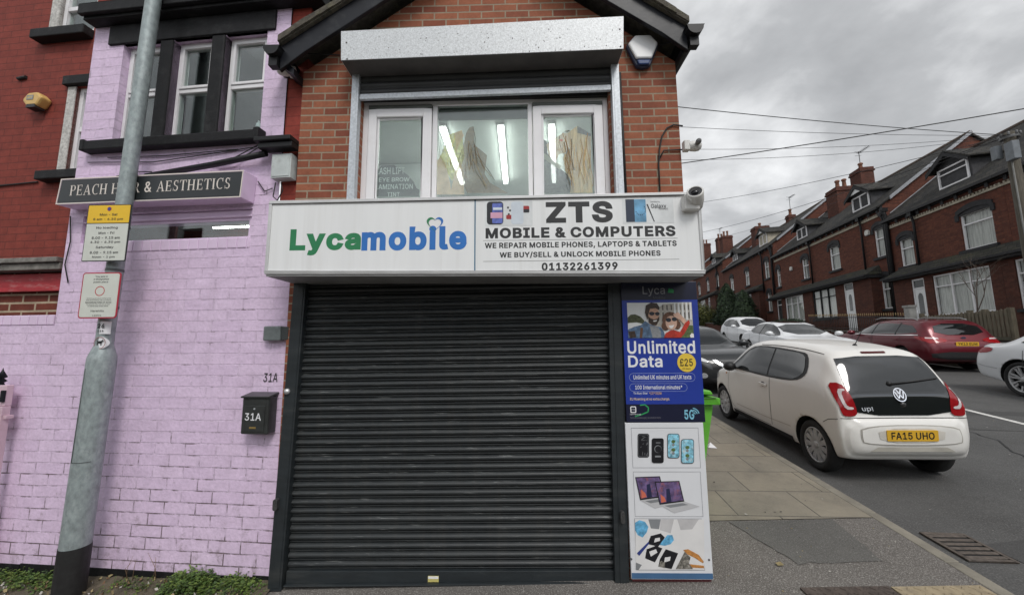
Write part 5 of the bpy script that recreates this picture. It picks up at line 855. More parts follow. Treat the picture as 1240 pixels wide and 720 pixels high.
mb = MB(); mb.box(-1.26, -.84, .50, .515, 2.535, 2.547); o = mb.build('tube_light', TUBE); o.matrix_world = pk.matrix_basis.copy(); tag(o, 'strip light glowing behind the narrow window under the black salon sign', 'ceiling light')
mb = MB()    # soldier course on top of the front wall
x = -1.858
while x < -.46: mb.box(x, min(x+.073, -.458), -.006, .03, 2.205, 2.284); x += .0768
mb.build('soldier_course', PINK, pk, bevel=.006)
mb = MB(); mb.box(-1.99, -.09, -.004, .02, -.10, .018); mb.box(-.25, -.09, -.006, .0, .018, .03); mb.build('plinth', BLK, pk, bevel=.008)
# the low pink wall that carries on to the left
lw = thing('boundary_wall', 'low pink painted brick wall running left behind the open gate', 'wall', PO, -PTH)
mb = MB(); mb.box(-5.2, -1.9855, .0, .115, -.12, 1.665); mb.build('wall', PINKB, lw)
mb = MB(); x = -5.2
while x < -2.0: mb.box(x, min(x+.072, -1.992), -.005, .118, 1.667, 1.742); x += .0768
mb.build('coping_course', PINK, lw, bevel=.006)
mb = MB(); mb.box(-5.2, -1.992, -.006, .0, -.13, .012); mb.build('plinth', BLK, lw, bevel=.002)
# salon sign
ss = thing('salon_sign', 'black salon sign with white serif lettering over the narrow window', 'shop sign', PO, -PTH)
PKB = P('sign_slate_black', (.020, .024, .026), .4, var=.15)
mb = MB(); mb.prism([(-1.935, 2.55), (-.447, 2.535), (-.438, 2.735), (-1.918, 2.748)], -.12, -.002, 'y'); mb.build('box', PINK, ss, bevel=.004)
mb = MB(); mb.prism([(-1.922, 2.562), (-.458, 2.547), (-.449, 2.724), (-1.906, 2.737)], -.124, -.1202, 'y'); mb.build('panel', PKB, ss)
SW = P('sign_cream', (.72, .66, .60), .5, var=.05); mb = MB()
mb.text('PEACH HAIR & AESTHETICS', -1.825, -.535, 2.607, 2.688, front(-.1255), 0, serif=True)
for i in range(len(mb.v)): mb.v[i] = (mb.v[i][0], mb.v[i][1], mb.v[i][2]-.009*(mb.v[i][0]+1.18)/1.3+0)
mb.build('lettering', SW, ss)
mb = MB(); Fq = front(-.1245)
ring_poly(mb, [(-1.935, 2.55), (-.447, 2.535), (-.438, 2.735), (-1.918, 2.748)], [(-1.926, 2.558), (-.4555, 2.543), (-.4465, 2.727), (-1.910, 2.740)], Fq, 0); mb.build('border', SW, ss)
# black gutter and downpipe head between the two buildings
gt = thing('gutter', 'black gutter and sloping pipe along the pink wall above the salon sign', 'gutter', PO, -PTH)
mb = MB(); mb.tube([(-1.30, -.045, 2.77), (-.75, -.05, 2.83), (-.33, -.06, 2.885)], .022, 8); mb.build('pipe', PLASTIC_BLACK, gt)
mb = MB(); mb.box(-.38, -.10, -.13, -.02, 2.945, 2.98); mb.box(-.36, -.10, -.11, -.03, 2.90, 2.943); mb.build('hopper', PLASTIC_BLACK, gt, bevel=.006)
jb = MB(); jb.box(-.275, -.125, -.07, -.004, 2.69, 2.87); jb.box(-.265, -.135, -.074, -.0705, 2.70, 2.86); o = jb.build('meter_box', P('grey_box_paint', (.50, .54, .53), .5, var=.12, scale=20, dirt=(.22, .22, .2), dirtamt=.5), bevel=.006); o.matrix_world = pk.matrix_basis.copy(); tag(o, 'pale grey cable box under the black gutter beside the salon sign', 'cable box')
cb_ = MB(); cbm = P('cable_black', (.012, .012, .012), .6)
for pts in ([(-1.87, -.012, 2.93), (-1.3, -.012, 2.90), (-.9, -.012, 2.93), (-.45, -.012, 2.97)], [(-1.7, -.012, 2.96), (-1.2, -.012, 2.945), (-.6, -.012, 2.96)], [(-.40, -.02, 2.975), (-.62, -.02, 2.85), (-.75, -.015, 2.835)], [(-.41, -.02, 2.99), (-.66, -.02, 2.87), (-.80, -.015, 2.845)], [(-.24, -.06, 2.66), (-.26, -.05, 2.56), (-.19, -.05, 2.50)], [(-.20, -.06, 2.66), (-.19, -.05, 2.6), (-.24, -.05, 2.50)], [(-1.60, -.015, 2.80), (-1.45, -.015, 2.83), (-1.3, -.015, 2.82)], [(-1.96, -.012, 2.50), (-1.93, -.012, 2.30), (-1.95, -.012, 2.12), (-1.90, -.012, 1.98)], [(-.42, -.012, 2.70), (-.36, -.012, 2.62), (-.30, -.012, 2.64)]):
    cb_.tube(pts, .004, 5)
o = cb_.build('cable', cbm); o.matrix_world = pk.matrix_basis.copy(); tag(o, 'thin black cables clipped across the pink wall near the salon sign', 'cable'); o['kind'] = 'thing'; del o['kind']
# house number, letter box, electrical box
def onpink(o): o.matrix_world = pk.matrix_basis.copy(); return o
mb = MB(); mb.text('31A', -.272, -.168, 1.255, 1.315, front(-.004), 0, .004, shear=.12); tag(onpink(mb.build('house_number', P('number_black', (.02, .02, .02), .5))), 'black painted number 31A on the pink wall above the letter box', 'house number')
lb = thing('letter_box', 'small dark green letter box reading 31A on the pink wall', 'letter box', PO, -PTH)
LBM = P('letterbox_green', (.034, .037, .036), .32, var=.25, scale=20)
mb = MB(); mb.box(-.345, -.155, -.085, -.002, .925, 1.165); mb.build('body', LBM, lb, bevel=.01)
mb = MB(); mb.prism([(-.095, 1.158), (-.002, 1.178), (-.002, 1.19), (-.098, 1.17)], -.352, -.148, 'x'); mb.build('lid', LBM, lb, bevel=.004)
mb = MB(); mb.box(-.322, -.178, -.0895, -.0855, .945, 1.11); mb.build('door', LBM, lb, bevel=.003)
mb = MB(); mb.text('31A', -.315, -.20, 1.015, 1.062, front(-.0902), 0, .01); mb.build('lettering', WL, lb)
mb = MB(); mb.box(-.278, -.232, -.0915, -.09, .963, .975); mb.build('name_plate', P('brass', (.40, .28, .10), .4, .6), lb); mb = MB(); mb.prism(ell(-.25, 1.09, .006, .006, 10), -.093, -.09, 'y'); mb.build('lock', GALV, lb)
eb = thing('switch_box', 'grey electrical box on the brick edge left of the shutter', 'switch box', PO, -PTH)
mb = MB(); mb.box(-.262, -.135, -.05, .0, 1.535, 1.635); mb.build('body', P('grey_switch', (.15, .17, .17), .45, var=.2, scale=30), eb, bevel=.008)
mb = MB(); mb.box(-.135, -.085, -.04, .0, 1.54, 1.63); mb.box(-.27, -.262, -.03, -.015, 1.55, 1.62); mb.build('hinge_side', P('dark_switch', (.05, .055, .055), .5), eb, bevel=.004)
# gate and its post on the left edge
gp = thing('metal_gate', 'pink metal gate folded back on the low wall, black spike on top', 'gate', (PO[0]+.12*cos(PTH), PO[1]-.12*sin(PTH), 0), -PTH)
PMET = P('pink_metal_paint', (.62, .45, .52), .4, var=.08, dirt=(.35, .2, .18), dirtamt=.3)
mb = MB(); mb.box(-2.62, -2.275, -.10, -.06, 1.09, 1.235); mb.build('lock_box', PMET, gp, bevel=.004)
mb = MB(); mb.box(-2.315, -2.27, -.11, -.065, .0, 1.088); mb.box(-2.45, -2.316, -.10, -.07, .93, .965); mb.box(-2.9, -2.316, -.10, -.07, .10, .14); mb.box(-2.60, -2.57, -.10, -.07, .14, 1.09); mb.box(-2.75, -2.25, -.098, -.055, 1.0, 1.025); mb.build('frame', PMET, gp, bevel=.003)
mb = MB(); mb.box(-2.300, -2.272, -.112, -.1005, 1.12, 1.20); mb.lathe([(.0, 1.36), (.006, 1.335), (.028, 1.29), (.012, 1.28), (.03, 1.262), (.014, 1.25), (.02, 1.236)], 10, M=Matrix.Translation((-2.36, -.08, 0))); mb.build('spike', BLACKP, gp)
mb = MB(); mb.prism(ell(-2.40, 1.14, .008, .014, 10), -.1015, -.1002, 'y'); mb.build('keyhole', INK, gp)
# ------------------------------------------------------------------ red building set back on the left
RP = .8
rb = thing('red_building', 'dark red painted brick building set back behind the pink salon', 'building', (PO[0]+sin(PTH)*RP, PO[1]+cos(PTH)*RP, 0), -PTH)
REDB = brick('red_painted_brick', (.235, .046, .032), (.205, .039, .028), (.13, .03, .022), .236, .0785, .0045, .45, .22, stain=(.10, .022, .017), stainamt=.5, rough=.75)
REDB2 = brick('plain_red_brick', (.17, .045, .028), (.13, .035, .025), (.42, .34, .24), .30, .085, .012, .5, .25)
STONE = P('worn_white_stone', (.52, .51, .48), .9, var=.3, scale=40, dirt=(.16, .14, .12), dirtamt=.8, bmp=.4)
mb = MB(); wall_holes(mb, -6.5, -.9, 2.30, 7.2, [(-3.66, -3.2, 4.93, 5.75), (-3.305, -2.9, 3.30, 4.27)], .12); mb.build('wall', REDB, rb)
mb = MB(); mb.add([(-6.5, .04, -.2), (-.9, .04, -.2), (-.9, .04, 2.30), (-6.5, .04, 2.30)], [(0, 1, 2, 3)]); mb.build('lower_wall', REDB2, rb)
for (a, b, c, d, jw) in ((-3.66, -3.2, 4.93, 5.75, .085), (-3.305, -2.9, 3.30, 4.27, .075)):
    mb = MB(); mb.box(a-jw-.02, a, -.012, .10, c, d); mb.build('stone_jamb', STONE, rb, bevel=.004)
    mb = MB(); frame_rect(mb, a, b, c, d, .05, .03, .09); zm = c+.3 if jw > .08 else c+.47; mb.box(a+.05, b-.05, .03, .09, zm, zm+.05); o = mb.build('window', UPVC, rb, bevel=.004)
    mb = MB(); mb.box(a+.04, b-.04, .055, .061, c+.04, d-.04); mb.build('pane', GLASS, o)
    mb = MB(); mb.add([(a-.1, .16, c-.1), (b+.1, .16, c-.1), (b+.1, .16, d+.1), (a-.1, .16, d+.1)], [(0, 1, 2, 3)]); mb.build('room', DARKROOM, o)
mb = MB(); mb.box(-3.85, -3.19, -.10, .02, 4.82, 4.925); mb.build('sill', BLK, rb, bevel=.01); mb = MB(); mb.box(-3.52, -2.85, -.10, .02, 3.20, 3.295); mb.build('sill', BLK, rb, bevel=.01)
mb = MB(); mb.box(-3.43, -2.85, -.05, .03, 4.272, 4.375); mb.build('lintel', BLK, rb, bevel=.008)
mb = MB(); mb.box(-6.5, -3.05, -.14, .03, 2.325, 2.375); mb.box(-6.5, -3.05, -.11, .03, 2.255, 2.32); mb.build('ledge', P('weathered_slate', (.20, .19, .17), .9, var=.4, scale=14, bmp=.6, dirt=(.08, .08, .07)), rb, bevel=.008)
mb = MB(); mb.box(-6.5, -3.06, -.02, .035, 2.06, 2.235); o = mb.build('banner', P('faded_red_banner', (.38, .022, .03), .55, var=.2, scale=8, stretch=(1, 1, 4), dirt=(.55, .35, .33), dirtamt=.6), rb)
for v in o.data.vertices: v.co.z += .0
al = thing('alarm_box', 'yellow hexagonal alarm box on the dark red wall', 'alarm box', rb.location, -PTH)
mb = MB(); hx = [(-3.69+.115*cos(radians(a))*1.05, 4.095+.088*sin(radians(a))) for a in (10, 65, 120, 180, 240, 300)]
mb.prism([(x, z) for x, z in hx], -.10, -.002, 'y'); mb.build('body', P('alarm_yellow', (.62, .40, .13), .4, var=.1), al, bevel=.02)
mb = MB(); mb.prism([(-3.745, 4.0), (-3.63, 4.0), (-3.64, 4.035), (-3.735, 4.035)], -.102, -.02, 'y'); mb.build('strobe', INK, al); mb = MB(); mb.box(-3.745, -3.665, -.1035, -.1015, 4.085, 4.135); mb.text('ADT', -3.735, -3.675, 4.098, 4.122, front(-.1038), 1, .01); mb.build('label_plate', [GRP, YEL], al)
mb = MB(); mb.tube([(-6.0, -.012, 3.16), (-4.3, -.012, 3.185), (-3.6, -.012, 3.215)], .008, 6); mb.tube([(-4.05, -.01, 4.42), (-3.95, -.01, 4.43)], .02, 6); o = mb.build('cable', cbm); o.matrix_world = rb.matrix_basis.copy(); tag(o, 'black cable clipped across the dark red wall below its alarm box', 'cable')
# ------------------------------------------------------------------ lamp post and what is fixed to it
POLE = (-2.868, 2.542, -.10); PT = .021
GALV2 = P('galvanised_post', (.29, .335, .335), .5, .25, var=.25, scale=38, dirt=(.46, .51, .51), dirtamt=.55, bmp=.06, bscale=50, stretch=(1, 1, .55))
lp = thing('lamp_post', 'galvanised steel lamp post with black painted foot in front of the pink wall', 'lamp post', POLE); lp.rotation_euler = (0, PT, 0)
mb = MB(); mb.lathe([(.0775, -.3), (.0775, .30), (.0765, .345)], 32); o = mb.build('foot', P('post_black', (.013, .013, .013), .6, var=.4, scale=30, bmp=.2), lp)
mb = MB(); mb.lathe([(.0745, .30), (.0745, 1.50), (.072, 1.535), (.060, 1.575), (.052, 1.60), (.0475, 1.62)], 32); mb.build('base_column', GALV2, lp)
mb = MB(); mb.lathe([(.0465, 1.60), (.046, 4.5), (.042, 8.5)], 28); mb.build('shaft', GALV2, lp)
mb = MB()
for z in (.869,): mb.tube([(.0772*cos(radians(-108+78*i/12)), .0772*sin(radians(-108+78*i/12)), z) for i in range(13)], .0016, 5)
mb.tube([(.0772*cos(radians(-108)), .0772*sin(radians(-108)), .869), (.0772*cos(radians(-108)), .0772*sin(radians(-108)), 1.46)], .0016, 5); mb.build('access_door', P('seam_dark', (.07, .08, .08), .7), lp)
for z in (2.12, 2.43, 1.86): 
    mb = MB(); mb.lathe([(.0485, z), (.0485, z+.018)], 20); mb.build('clamp', P('clamp_grey', (.12, .13, .13), .5, .4), lp)
YP = 2.452
def plate(name, label, px, mat_, lab_cat='street sign', r=.008, bev=0):
    a = W(px[0], px[1], YP); c = W(px[2], px[3], YP); o = thing(name, label, lab_cat, ((a.x+c.x)/2, YP, (a.z+c.z)/2)); h, w = (a.z-c.z)/2, (c.x-a.x)/2
    mb = MB(); mb.prism(rrect(-w, w, -h, h, r), .0, .004, 'y'); mb.build('plate', mat_, o); return o, w, h
SIGNY = P('sign_yellow', (.80, .50, .02), .45, var=.04, dirt=(.5, .33, .05), dirtamt=.3); SIGNW = P('sign_pale', (.62, .64, .58), .5, var=.05, dirt=(.42, .43, .38), dirtamt=.3); SIGNB = P('sign_ink', (.02, .02, .022), .5)
o, w, h = plate('parking_sign', 'yellow and white parking restriction sign on the lamp post, topmost sign', (107.5, 248, 151.5, 316), SIGNB)
zs_ = h-(h*2)*.335
mb = MB(); mb.prism(rrect(-w+.006, w-.006, zs_+.003, h-.006, .005), -.0015, -.0003, 'y'); mb.build('yellow_panel', SIGNY, o)
mb = MB(); mb.prism(rrect(-w+.006, w-.006, -h+.006, zs_-.003, .005), -.0015, -.0003, 'y'); mb.build('white_panel', SIGNW, o)
mb = MB(); mb.prism(ell(0, h-.032, .015, .015, 20), -.0022, -.0016, 'y', 0); mb.prism(ell(0, h-.032, .0115, .0115, 20), -.0026, -.0023, 'y', 1); mb.build('roundel', [P('sign_red', (.5, .02, .03), .4), P('sign_blue2', (.03, .05, .25), .4)], o)
def lines(o, rows, mat_, bold=.018, y=-.0022):
    for txt, zc_, hh, ww in rows:
        q = MB(); q.text(txt, -ww, ww, zc_-hh/2, zc_+hh/2, front(y), 0, bold); q.build('lettering', mat_, o)
lines(o, [('Mon - Sat', h-.072, .018, .062), ('8 am - 6.30 pm', h-.106, .02, .104)], SIGNB)
zz = zs_-.003
lines(o, [('No loading', zz-.030, .020, .075), ('Mon - Fri', zz-.065, .018, .055), ('8.00 - 9.15 am', zz-.099, .018, .098), ('4.30 - 6.30 pm', zz-.130, .020, .104), ('Saturday', zz-.166, .020, .062), ('8.00 - 9.15 am', zz-.201, .018, .098), ('Noon - 1 pm', zz-.233, .018, .078)], SIGNB)
o, w, h = plate('notice_sign', 'white notice with red rounded border on the lamp post, below the yellow sign', (101, 330, 140.5, 385), P('sign_red_border', (.42, .025, .05), .45), r=.02)
mb = MB(); mb.prism(rrect(-w+.008, w-.008, -h+.008, h-.008, .014), -.0015, -.0003, 'y'); mb.build('white_panel', SIGNW, o)
lines(o, [('You are in', h-.028, .013, .042), ('a designated', h-.047, .013, .052), ('public place', h-.066, .014, .05)], SIGNB, .012)
mb = MB(); ring_poly(mb, ell(0, .028, .033, .033, 28), ell(0, .028, .028, .028, 28), front(-.002), 0); mb.build('red_ring', P('sign_red', (.5, .02, .03), .4), o)
lines(o, [('Drinking alcohol in this area', -.022, .008, .082), ('after being asked to stop is an offence', -.033, .008, .085), ('MAXIMUM FINE OF £500', -.048, .012, .088), ('for anyone who refuses to stop', -.062, .008, .08), ('or hand over their drink', -.073, .008, .07), ('Harehills', -.105, .013, .045)], SIGNB, .008)
lines(o, [('LEEDS', -.135, .008, .03)], SIGNB, .008)
def sticker(name, label, px):
    a = W(px[0], px[1], 2.49); c = W(px[2], px[3], 2.49); return thing(name, label, 'sticker', ((a.x+c.x)/2, 2.49, (a.z+c.z)/2)), (c.x-a.x)/2, (a.z-c.z)/2
def curved(mb, w, h, mat, disc=False, r=.0475):     # a patch wrapped round the shaft
    n = 12
    for j in range(6):
        for i in range(n):
            def q(i, j):
                u_ = -1+2*i/n; v_ = -1+2*j/6
                if disc: u_, v_ = u_*sqrt(1-v_*v_/2), v_*sqrt(1-u_*u_/2)
                x = u_*w; return (x, .052-sqrt(max(1e-6, r*r-min(x*x, r*r*.98))), v_*h)
            mb.add([q(i, j), q(i+1, j), q(i+1, j+1), q(i, j+1)], [(0, 1, 2, 3)], mat, True)
o, w, h = sticker('number_sticker', 'white sticker reading 26 119 on the lamp post shaft', (111, 389, 132, 404)); mb = MB(); curved(mb, .042, h, 0); mb.build('backing', WL, o); lines(o, [('26', .012, .03, .024), ('119', -.022, .013, .02)], SIGNB, .03, y=.0025)
o, w, h = sticker('dog_sticker', 'round white dog fouling sticker on the lamp post shaft, lowest of all', (110, 406, 130, 424)); mb = MB(); curved(mb, .042, .042, 0, True); mb.build('backing', WL, o)
mb = MB(); Fd = front(.0025); mb.poly([(-.018, -.016), (-.012, -.016), (-.011, -.003), (.006, -.003), (.008, -.016), (.013, -.016), (.014, .003), (.020, .012), (.027, .012), (.025, .018), (.017, .022), (.012, .014), (-.012, .011), (-.02, .02), (-.022, .018), (-.016, .005)], Fd); mb.build('dog_mark', SIGNB, o)
mb = MB(); ring_poly(mb, ell(0, 0, .040, .040, 28), ell(0, 0, .036, .036, 28), front(.0028), 0); mb.build('ring', P('dim_red', (.3, .12, .12), .5), o)
# ------------------------------------------------------------------ alarm box, cameras and cables on the shop
ab_ = thing('alarm_box', 'white hexagonal alarm box with dark blue base beside the upstairs shutter box', 'alarm box', (.905, D, 3.6))
hexo = [(-.062, .118), (.062, .118), (.118, .045), (.05, -.115), (.0, -.13), (-.05, -.115), (-.118, .045)]
mb = MB(); mb.prism([(a*1.0, b) for a, b in hexo], -.038, -.002, 'y'); mb.build('back_box', P('alarm_navy', (.02, .03, .07), .3), ab_, bevel=.01)
mb = MB(); mb.prism([(-.055, .11), (.055, .11), (.106, .045), (.056, -.072), (-.056, -.072), (-.110, .045)], -.060, -.0385, 'y'); mb.build('cover', P('alarm_white', (.76, .76, .76), .35, var=.03), ab_, bevel=.012)
mb = MB(); mb.prism([(-.050, -.078), (.050, -.078), (.036, -.116), (-.036, -.116)], -.054, -.0385, 'y'); mb.build('lens', P('alarm_lens', (.04, .07, .18), .15), ab_, bevel=.008)
mb = MB(); mb.tube([(.11, -.02, .05), (.2, -.012, .085), (.30, -.012, .10)], .005, 6); mb.build('cable', cbm, ab_)
CW = P('camera_white', (.66, .65, .62), .4, var=.08, dirt=(.4, .38, .34), dirtamt=.4)
def cctv(label, loc, kind, rz=0):
    o = thing('security_camera', label, 'security camera', loc, rz, 'security cameras on the shop')
    if kind == 0:
        mb = MB(); mb.box(-.06, .045, -.02, .05, -.075, .035); mb.build('junction_box', CW, o, bevel=.008)
        R_ = Matrix.Rotation(radians(62), 4, 'X')@Matrix.Rotation(radians(-22), 4, 'Y'); T0 = Matrix.Translation((0.015, -.02, .012))
        mb = MB(); mb.lathe([(0, -.10), (.045, -.095), (.055, -.03), (.055, .05), (.047, .06), (.043, .055)], 24, M=T0@R_); mb.build('body', CW, o)
        mb = MB(); mb.lathe([(.043, .052), (0, .052)], 24, M=T0@R_); mb.lathe([(.026, .0525), (.026, .058), (.0, .06)], 20, 1, M=T0@R_); mb.build('lens', [P('lens_ring', (.02, .02, .022), .3), P('lens_glass', (.004, .004, .006), .05)], o)
    else:
        mb = MB(); mb.box(-.05, .0, -.03, .03, -.045, .045); mb.build('junction_box', CW, o, bevel=.006)
        R_ = Matrix.Rotation(radians(90), 4, 'Y')
        mb = MB(); mb.lathe([(.034, -.005), (.044, .02), (.047, .06), (.042, .085), (.028, .10), (0, .106)], 20, M=R_); mb.build('body', CW, o)
        mb = MB(); mb.lathe([(.02, .02), (.024, .045), (.018, .062), (0, .068)], 16, M=Matrix.Translation((.05, -.032, -.008))@Matrix.Rotation(radians(75), 4, 'X')); mb.build('lens', P('lens_dark', (.12, .12, .12), .15), o)
    return o
p_ = W(838, 242, D-.33); cctv('white bullet camera fixed on the right end of the white shop sign', (p_.x, D-.33, p_.z), 0).scale = (.86, .86, .86)
p_ = W(829, 178, D-.02); cctv('small white camera on the brick corner above the right end of the sign', (SX1+.045, D-.03, p_.z), 1).scale = (.8, .8, .8)
p_ = W(351, 93, D+.02); o = cctv('small white camera on the red pier under the left end of the shop roof', (p_.x+.03, D-.03, p_.z), 1, radians(200)); o.scale = (.8, .8, .8)
mb = MB(); mb.tube([(W(a, b, D).x, D-.010, W(a, b, D).z) for a, b in ((826, 153.5), (815, 152), (807, 156), (801, 166), (798, 182), (797, 200), (798.5, 232))], .0055, 6); mb.tube([(W(a, b, D).x, D-.010, W(a, b, D).z) for a, b in ((798, 193), (803, 183), (815, 182.5), (830, 182))], .005, 6)
tag(mb.build('cable', cbm), 'black cable looping down the brickwork below the small corner camera', 'cable')
mb = MB(); mb.tube([(W(a, b, D-.01).x, D-.012, W(a, b, D).z) for a, b in ((412, 68.5), (385, 67), (362, 66), (348, 60), (338, 50))], .005, 6); tag(mb.build('cable', cbm), 'thin black cable from the shutter box to the left eave', 'cable')
mb = MB(); mb.tube([(W(750, 95, D).x, D-.012, 3.45), (W(750, 95, D).x+.005, D-.012, 2.5)], .010, 6); tag(mb.build('cable', cbm), 'black conduit beside the right rail of the upstairs shutter', 'cable')
# ------------------------------------------------------------------ ground details
ir = P('cast_iron', (.125, .105, .09), .65, .3, var=.4, scale=25, dirt=(.10, .075, .055), dirtamt=.6, bmp=.3)
dc = (3.185, 3.0); dr = thing('drain_grate', 'rusty cast iron drain grate in the road beside the kerb', 'drain', (dc[0], dc[1], gz(*dc)-.098), -KD)
dr.rotation_euler = (atan2(.064, 1), -.0, -KD)
mb = MB(); frame_rect(mb, -.155, .155, -.175, .175, .024, 0, .012); mb.v = [(a, c, b) for a, b, c in mb.v]; mb.build('frame', ir, dr, bevel=.003)
for k in range(6):
    mb = MB(); y0 = -.148+.0525*k; mb.add([(x, y, z) for z in (-.02, .010) for x, y in ((-.131, y0), (.131, y0+.012), (.131, y0+.042), (-.131, y0+.030))], [(0,3,2,1),(4,5,6,7),(0,1,5,4),(1,2,6,5),(2,3,7,6),(3,0,4,7)]); mb.build('bar', ir, dr, bevel=.003)
mb = MB(); mb.add([(-.14, -.16, .0045), (.14, -.16, .0045), (.14, .16, .0045), (-.14, .16, .0045)], [(0, 1, 2, 3)]); mb.build('pit', P('pit_black', (.004, .004, .004), .9), dr)
def lid(name, label, cat, x0, x1, y0, y1, m_, studs):
    cx, cy = (x0+x1)/2, (y0+y1)/2; o = thing(name, label, cat, (cx, cy, gz(cx, cy)+.004)); o.rotation_euler = (atan2(.064, 1), -.022, 0)
    mb = MB(); mb.box(x0-cx, x1-cx, y0-cy, y1-cy, -.01, .006); mb.build('plate', m_, o, bevel=.002)
    nx_, ny_ = studs; mb = MB()
    for i in range(nx_):
        for j in range(ny_):
            a = x0-cx+(x1-x0)*(i+.5)/nx_; b_ = y0-cy+(y1-y0)*(j+.5)/ny_; s_ = 1 if (i+j) % 2 else -1
            d = Vector((cos(radians(45*s_)), sin(radians(45*s_)), 0))*.016; e_ = Vector((-d.y, d.x, 0))*.35; c_ = Vector((a, b_, .0062))
            mb.add([c_-d-e_, c_+d-e_, c_+d+e_, c_-d+e_]+[c_+(-d-e_)*.7+Vector((0,0,.004)), c_+(d-e_)*.7+Vector((0,0,.004)), c_+(d+e_)*.7+Vector((0,0,.004)), c_+(-d+e_)*.7+Vector((0,0,.004))], [(4,5,6,7),(0,1,5,4),(1,2,6,5),(2,3,7,6),(3,0,4,7)])
    so = mb.build('tread_pattern', m_, o); return o
lid('access_cover', 'brown cast iron access cover at the front edge of the pavement', 'access cover', 1.63, 2.14, 2.12, 2.468, P('cover_iron', (.085, .065, .055), .7, .2, var=.4, scale=20, dirt=(.16, .13, .11), dirtamt=.5), (12, 8))
lid('tactile_slab', 'buff tactile paving slab beside the brown access cover and kerb', 'paving slab', 2.15, 2.665, 2.1, 2.462, P('buff_concrete', (.32, .26, .17), .85, var=.25, scale=20, dirt=(.15, .13, .10), dirtamt=.5, bmp=.3), (10, 7))
LIT = [P('litter_pale', (.42, .40, .36), .8, var=.3), P('litter_leaf', (.30, .24, .12), .8, var=.3), P('gum_dark', (.05, .047, .043), .9), P('litter_brown', (.16, .09, .05), .9, var=.3)]
random.seed(11)
def flecks(name, n, area, mats, smin, smax, zoff, label=None, lift=.004):
    mb = MB()
    for _ in range(n):
        x, y = area(); r = random.uniform(smin, smax)*random.uniform(.5, 1); a0 = random.random()*6; k = random.randint(4, 6)
        pts = [(x+r*random.uniform(.5, 1.1)*cos(a0+2*pi*i/k), y+r*.8*random.uniform(.5, 1.1)*sin(a0+2*pi*i/k)) for i in range(k)]
        mb.add([(p, q, gz(p, q)+zoff+random.uniform(.002, lift)) for p, q in pts], [tuple(range(k))], random.randrange(len(mats)))
    o = mb.build(name, mats); o['kind'] = 'stuff'; return o
flecks('pavement_litter', 60, lambda: (random.uniform(1.2, 2.65), random.uniform(2.3, 3.2)), LIT[:3], .003, .011, .004)
flecks('pavement_litter', 60, lambda: (random.uniform(1.4, 2.75), random.uniform(3.3, 7)), [LIT[2], LIT[2], LIT[0]], .006, .018, .003)
flecks('road_litter', 110, lambda: (random.uniform(3.1, 8), random.uniform(2.8, 8)), LIT[:2], .006, .016, -.098)
p_ = (1.66, 2.68); mb = MB(); mb.add([(p_[0]+a, p_[1]+b_, gz(*p_)+z) for a, b_, z in ((-.022, -.012, .006), (.004, -.02, .012), (.022, -.004, .007), (.012, .016, .016), (-.006, .018, .008), (-.026, .008, .013))], [(0, 1, 3, 5), (1, 2, 3), (3, 4, 5)]); tag(mb.build('dead_leaf', LIT[1]), 'pale dead leaf lying on the tarmac near the advert boards', 'leaf')
p_ = road_p = W(860, 534, 4.9); pz = gz(p_.x, p_.y); mb = MB(); mb.add([(p_.x-.04, 4.87, pz+.004), (p_.x+.05, 4.84, pz+.004), (p_.x+.07, 4.93, pz+.004), (p_.x-.03, 4.95, pz+.004), (p_.x+.0, 4.9, pz+.06)], [(0, 1, 4), (1, 2, 4), (2, 3, 4), (3, 0, 4)]); tag(mb.build('crumpled_paper', WL), 'crumpled white paper on the flagstones by the green bin', 'litter')
# weeds along the foot of the pink wall
LEAF = [P('weed_green', (.075, .135, .025), .7, var=.4, scale=30), P('weed_light', (.13, .19, .035), .7, var=.3, scale=30), P('weed_dark', (.04, .075, .02), .7, var=.3, scale=30)]
random.seed(5)
def weeds(name, spots, hmax):
    mb = MB()
    for (x0, x1, n, h0) in spots:
        for _ in range(n):
            x = random.uniform(x0, x1); wy = 2.61-(x+1.5)*.0805; y = wy-abs(random.gauss(0, .07))-.012; base = Vector((x, y, gz(x, y)+.01))
            edge = min(1, min(x-x0, x1-x)/.12+.25); H_ = h0*random.uniform(.25, 1)*edge; lean = Vector((random.gauss(0, .35), random.gauss(-.15, .3), 1)).normalized(); tip = base+lean*H_
            k = random.randint(3, 6); mi = random.choices((0, 1, 2), (5, 4, 2))[0]
            mb.tube([base, base.lerp(tip, .5), tip], [.0015, .0012, .0008], 3, mi, cap=False)
            for i in range(k):
                p = base.lerp(tip, .35+.65*i/(k-1)); a = random.random()*6.3; L = random.uniform(.010, .022)*(1.1 if h0 > .06 else .8); d = Vector((cos(a), sin(a), random.uniform(-.1, .6))).normalized(); s_ = d.cross(Vector((0, 0, 1))).normalized()*L*.42
                mb.add([p, p+d*L*.5+s_, p+d*L, p+d*L*.5-s_], [(0, 1, 2, 3)], mi)
    o = mb.build(name, LEAF); o['kind'] = 'stuff'; return o
weeds('weeds', [(-2.30, -1.95, 420, .10), (-2.22, -2.0, 160, .13), (-1.98, -1.66, 230, .07), (-1.75, -1.55, 40, .04), (-2.7, -2.2, 90, .04), (-3.7, -3.05, 260, .07), (-3.5, -2.9, 90, .05)], .15)
mb = MB(); random.seed(8)
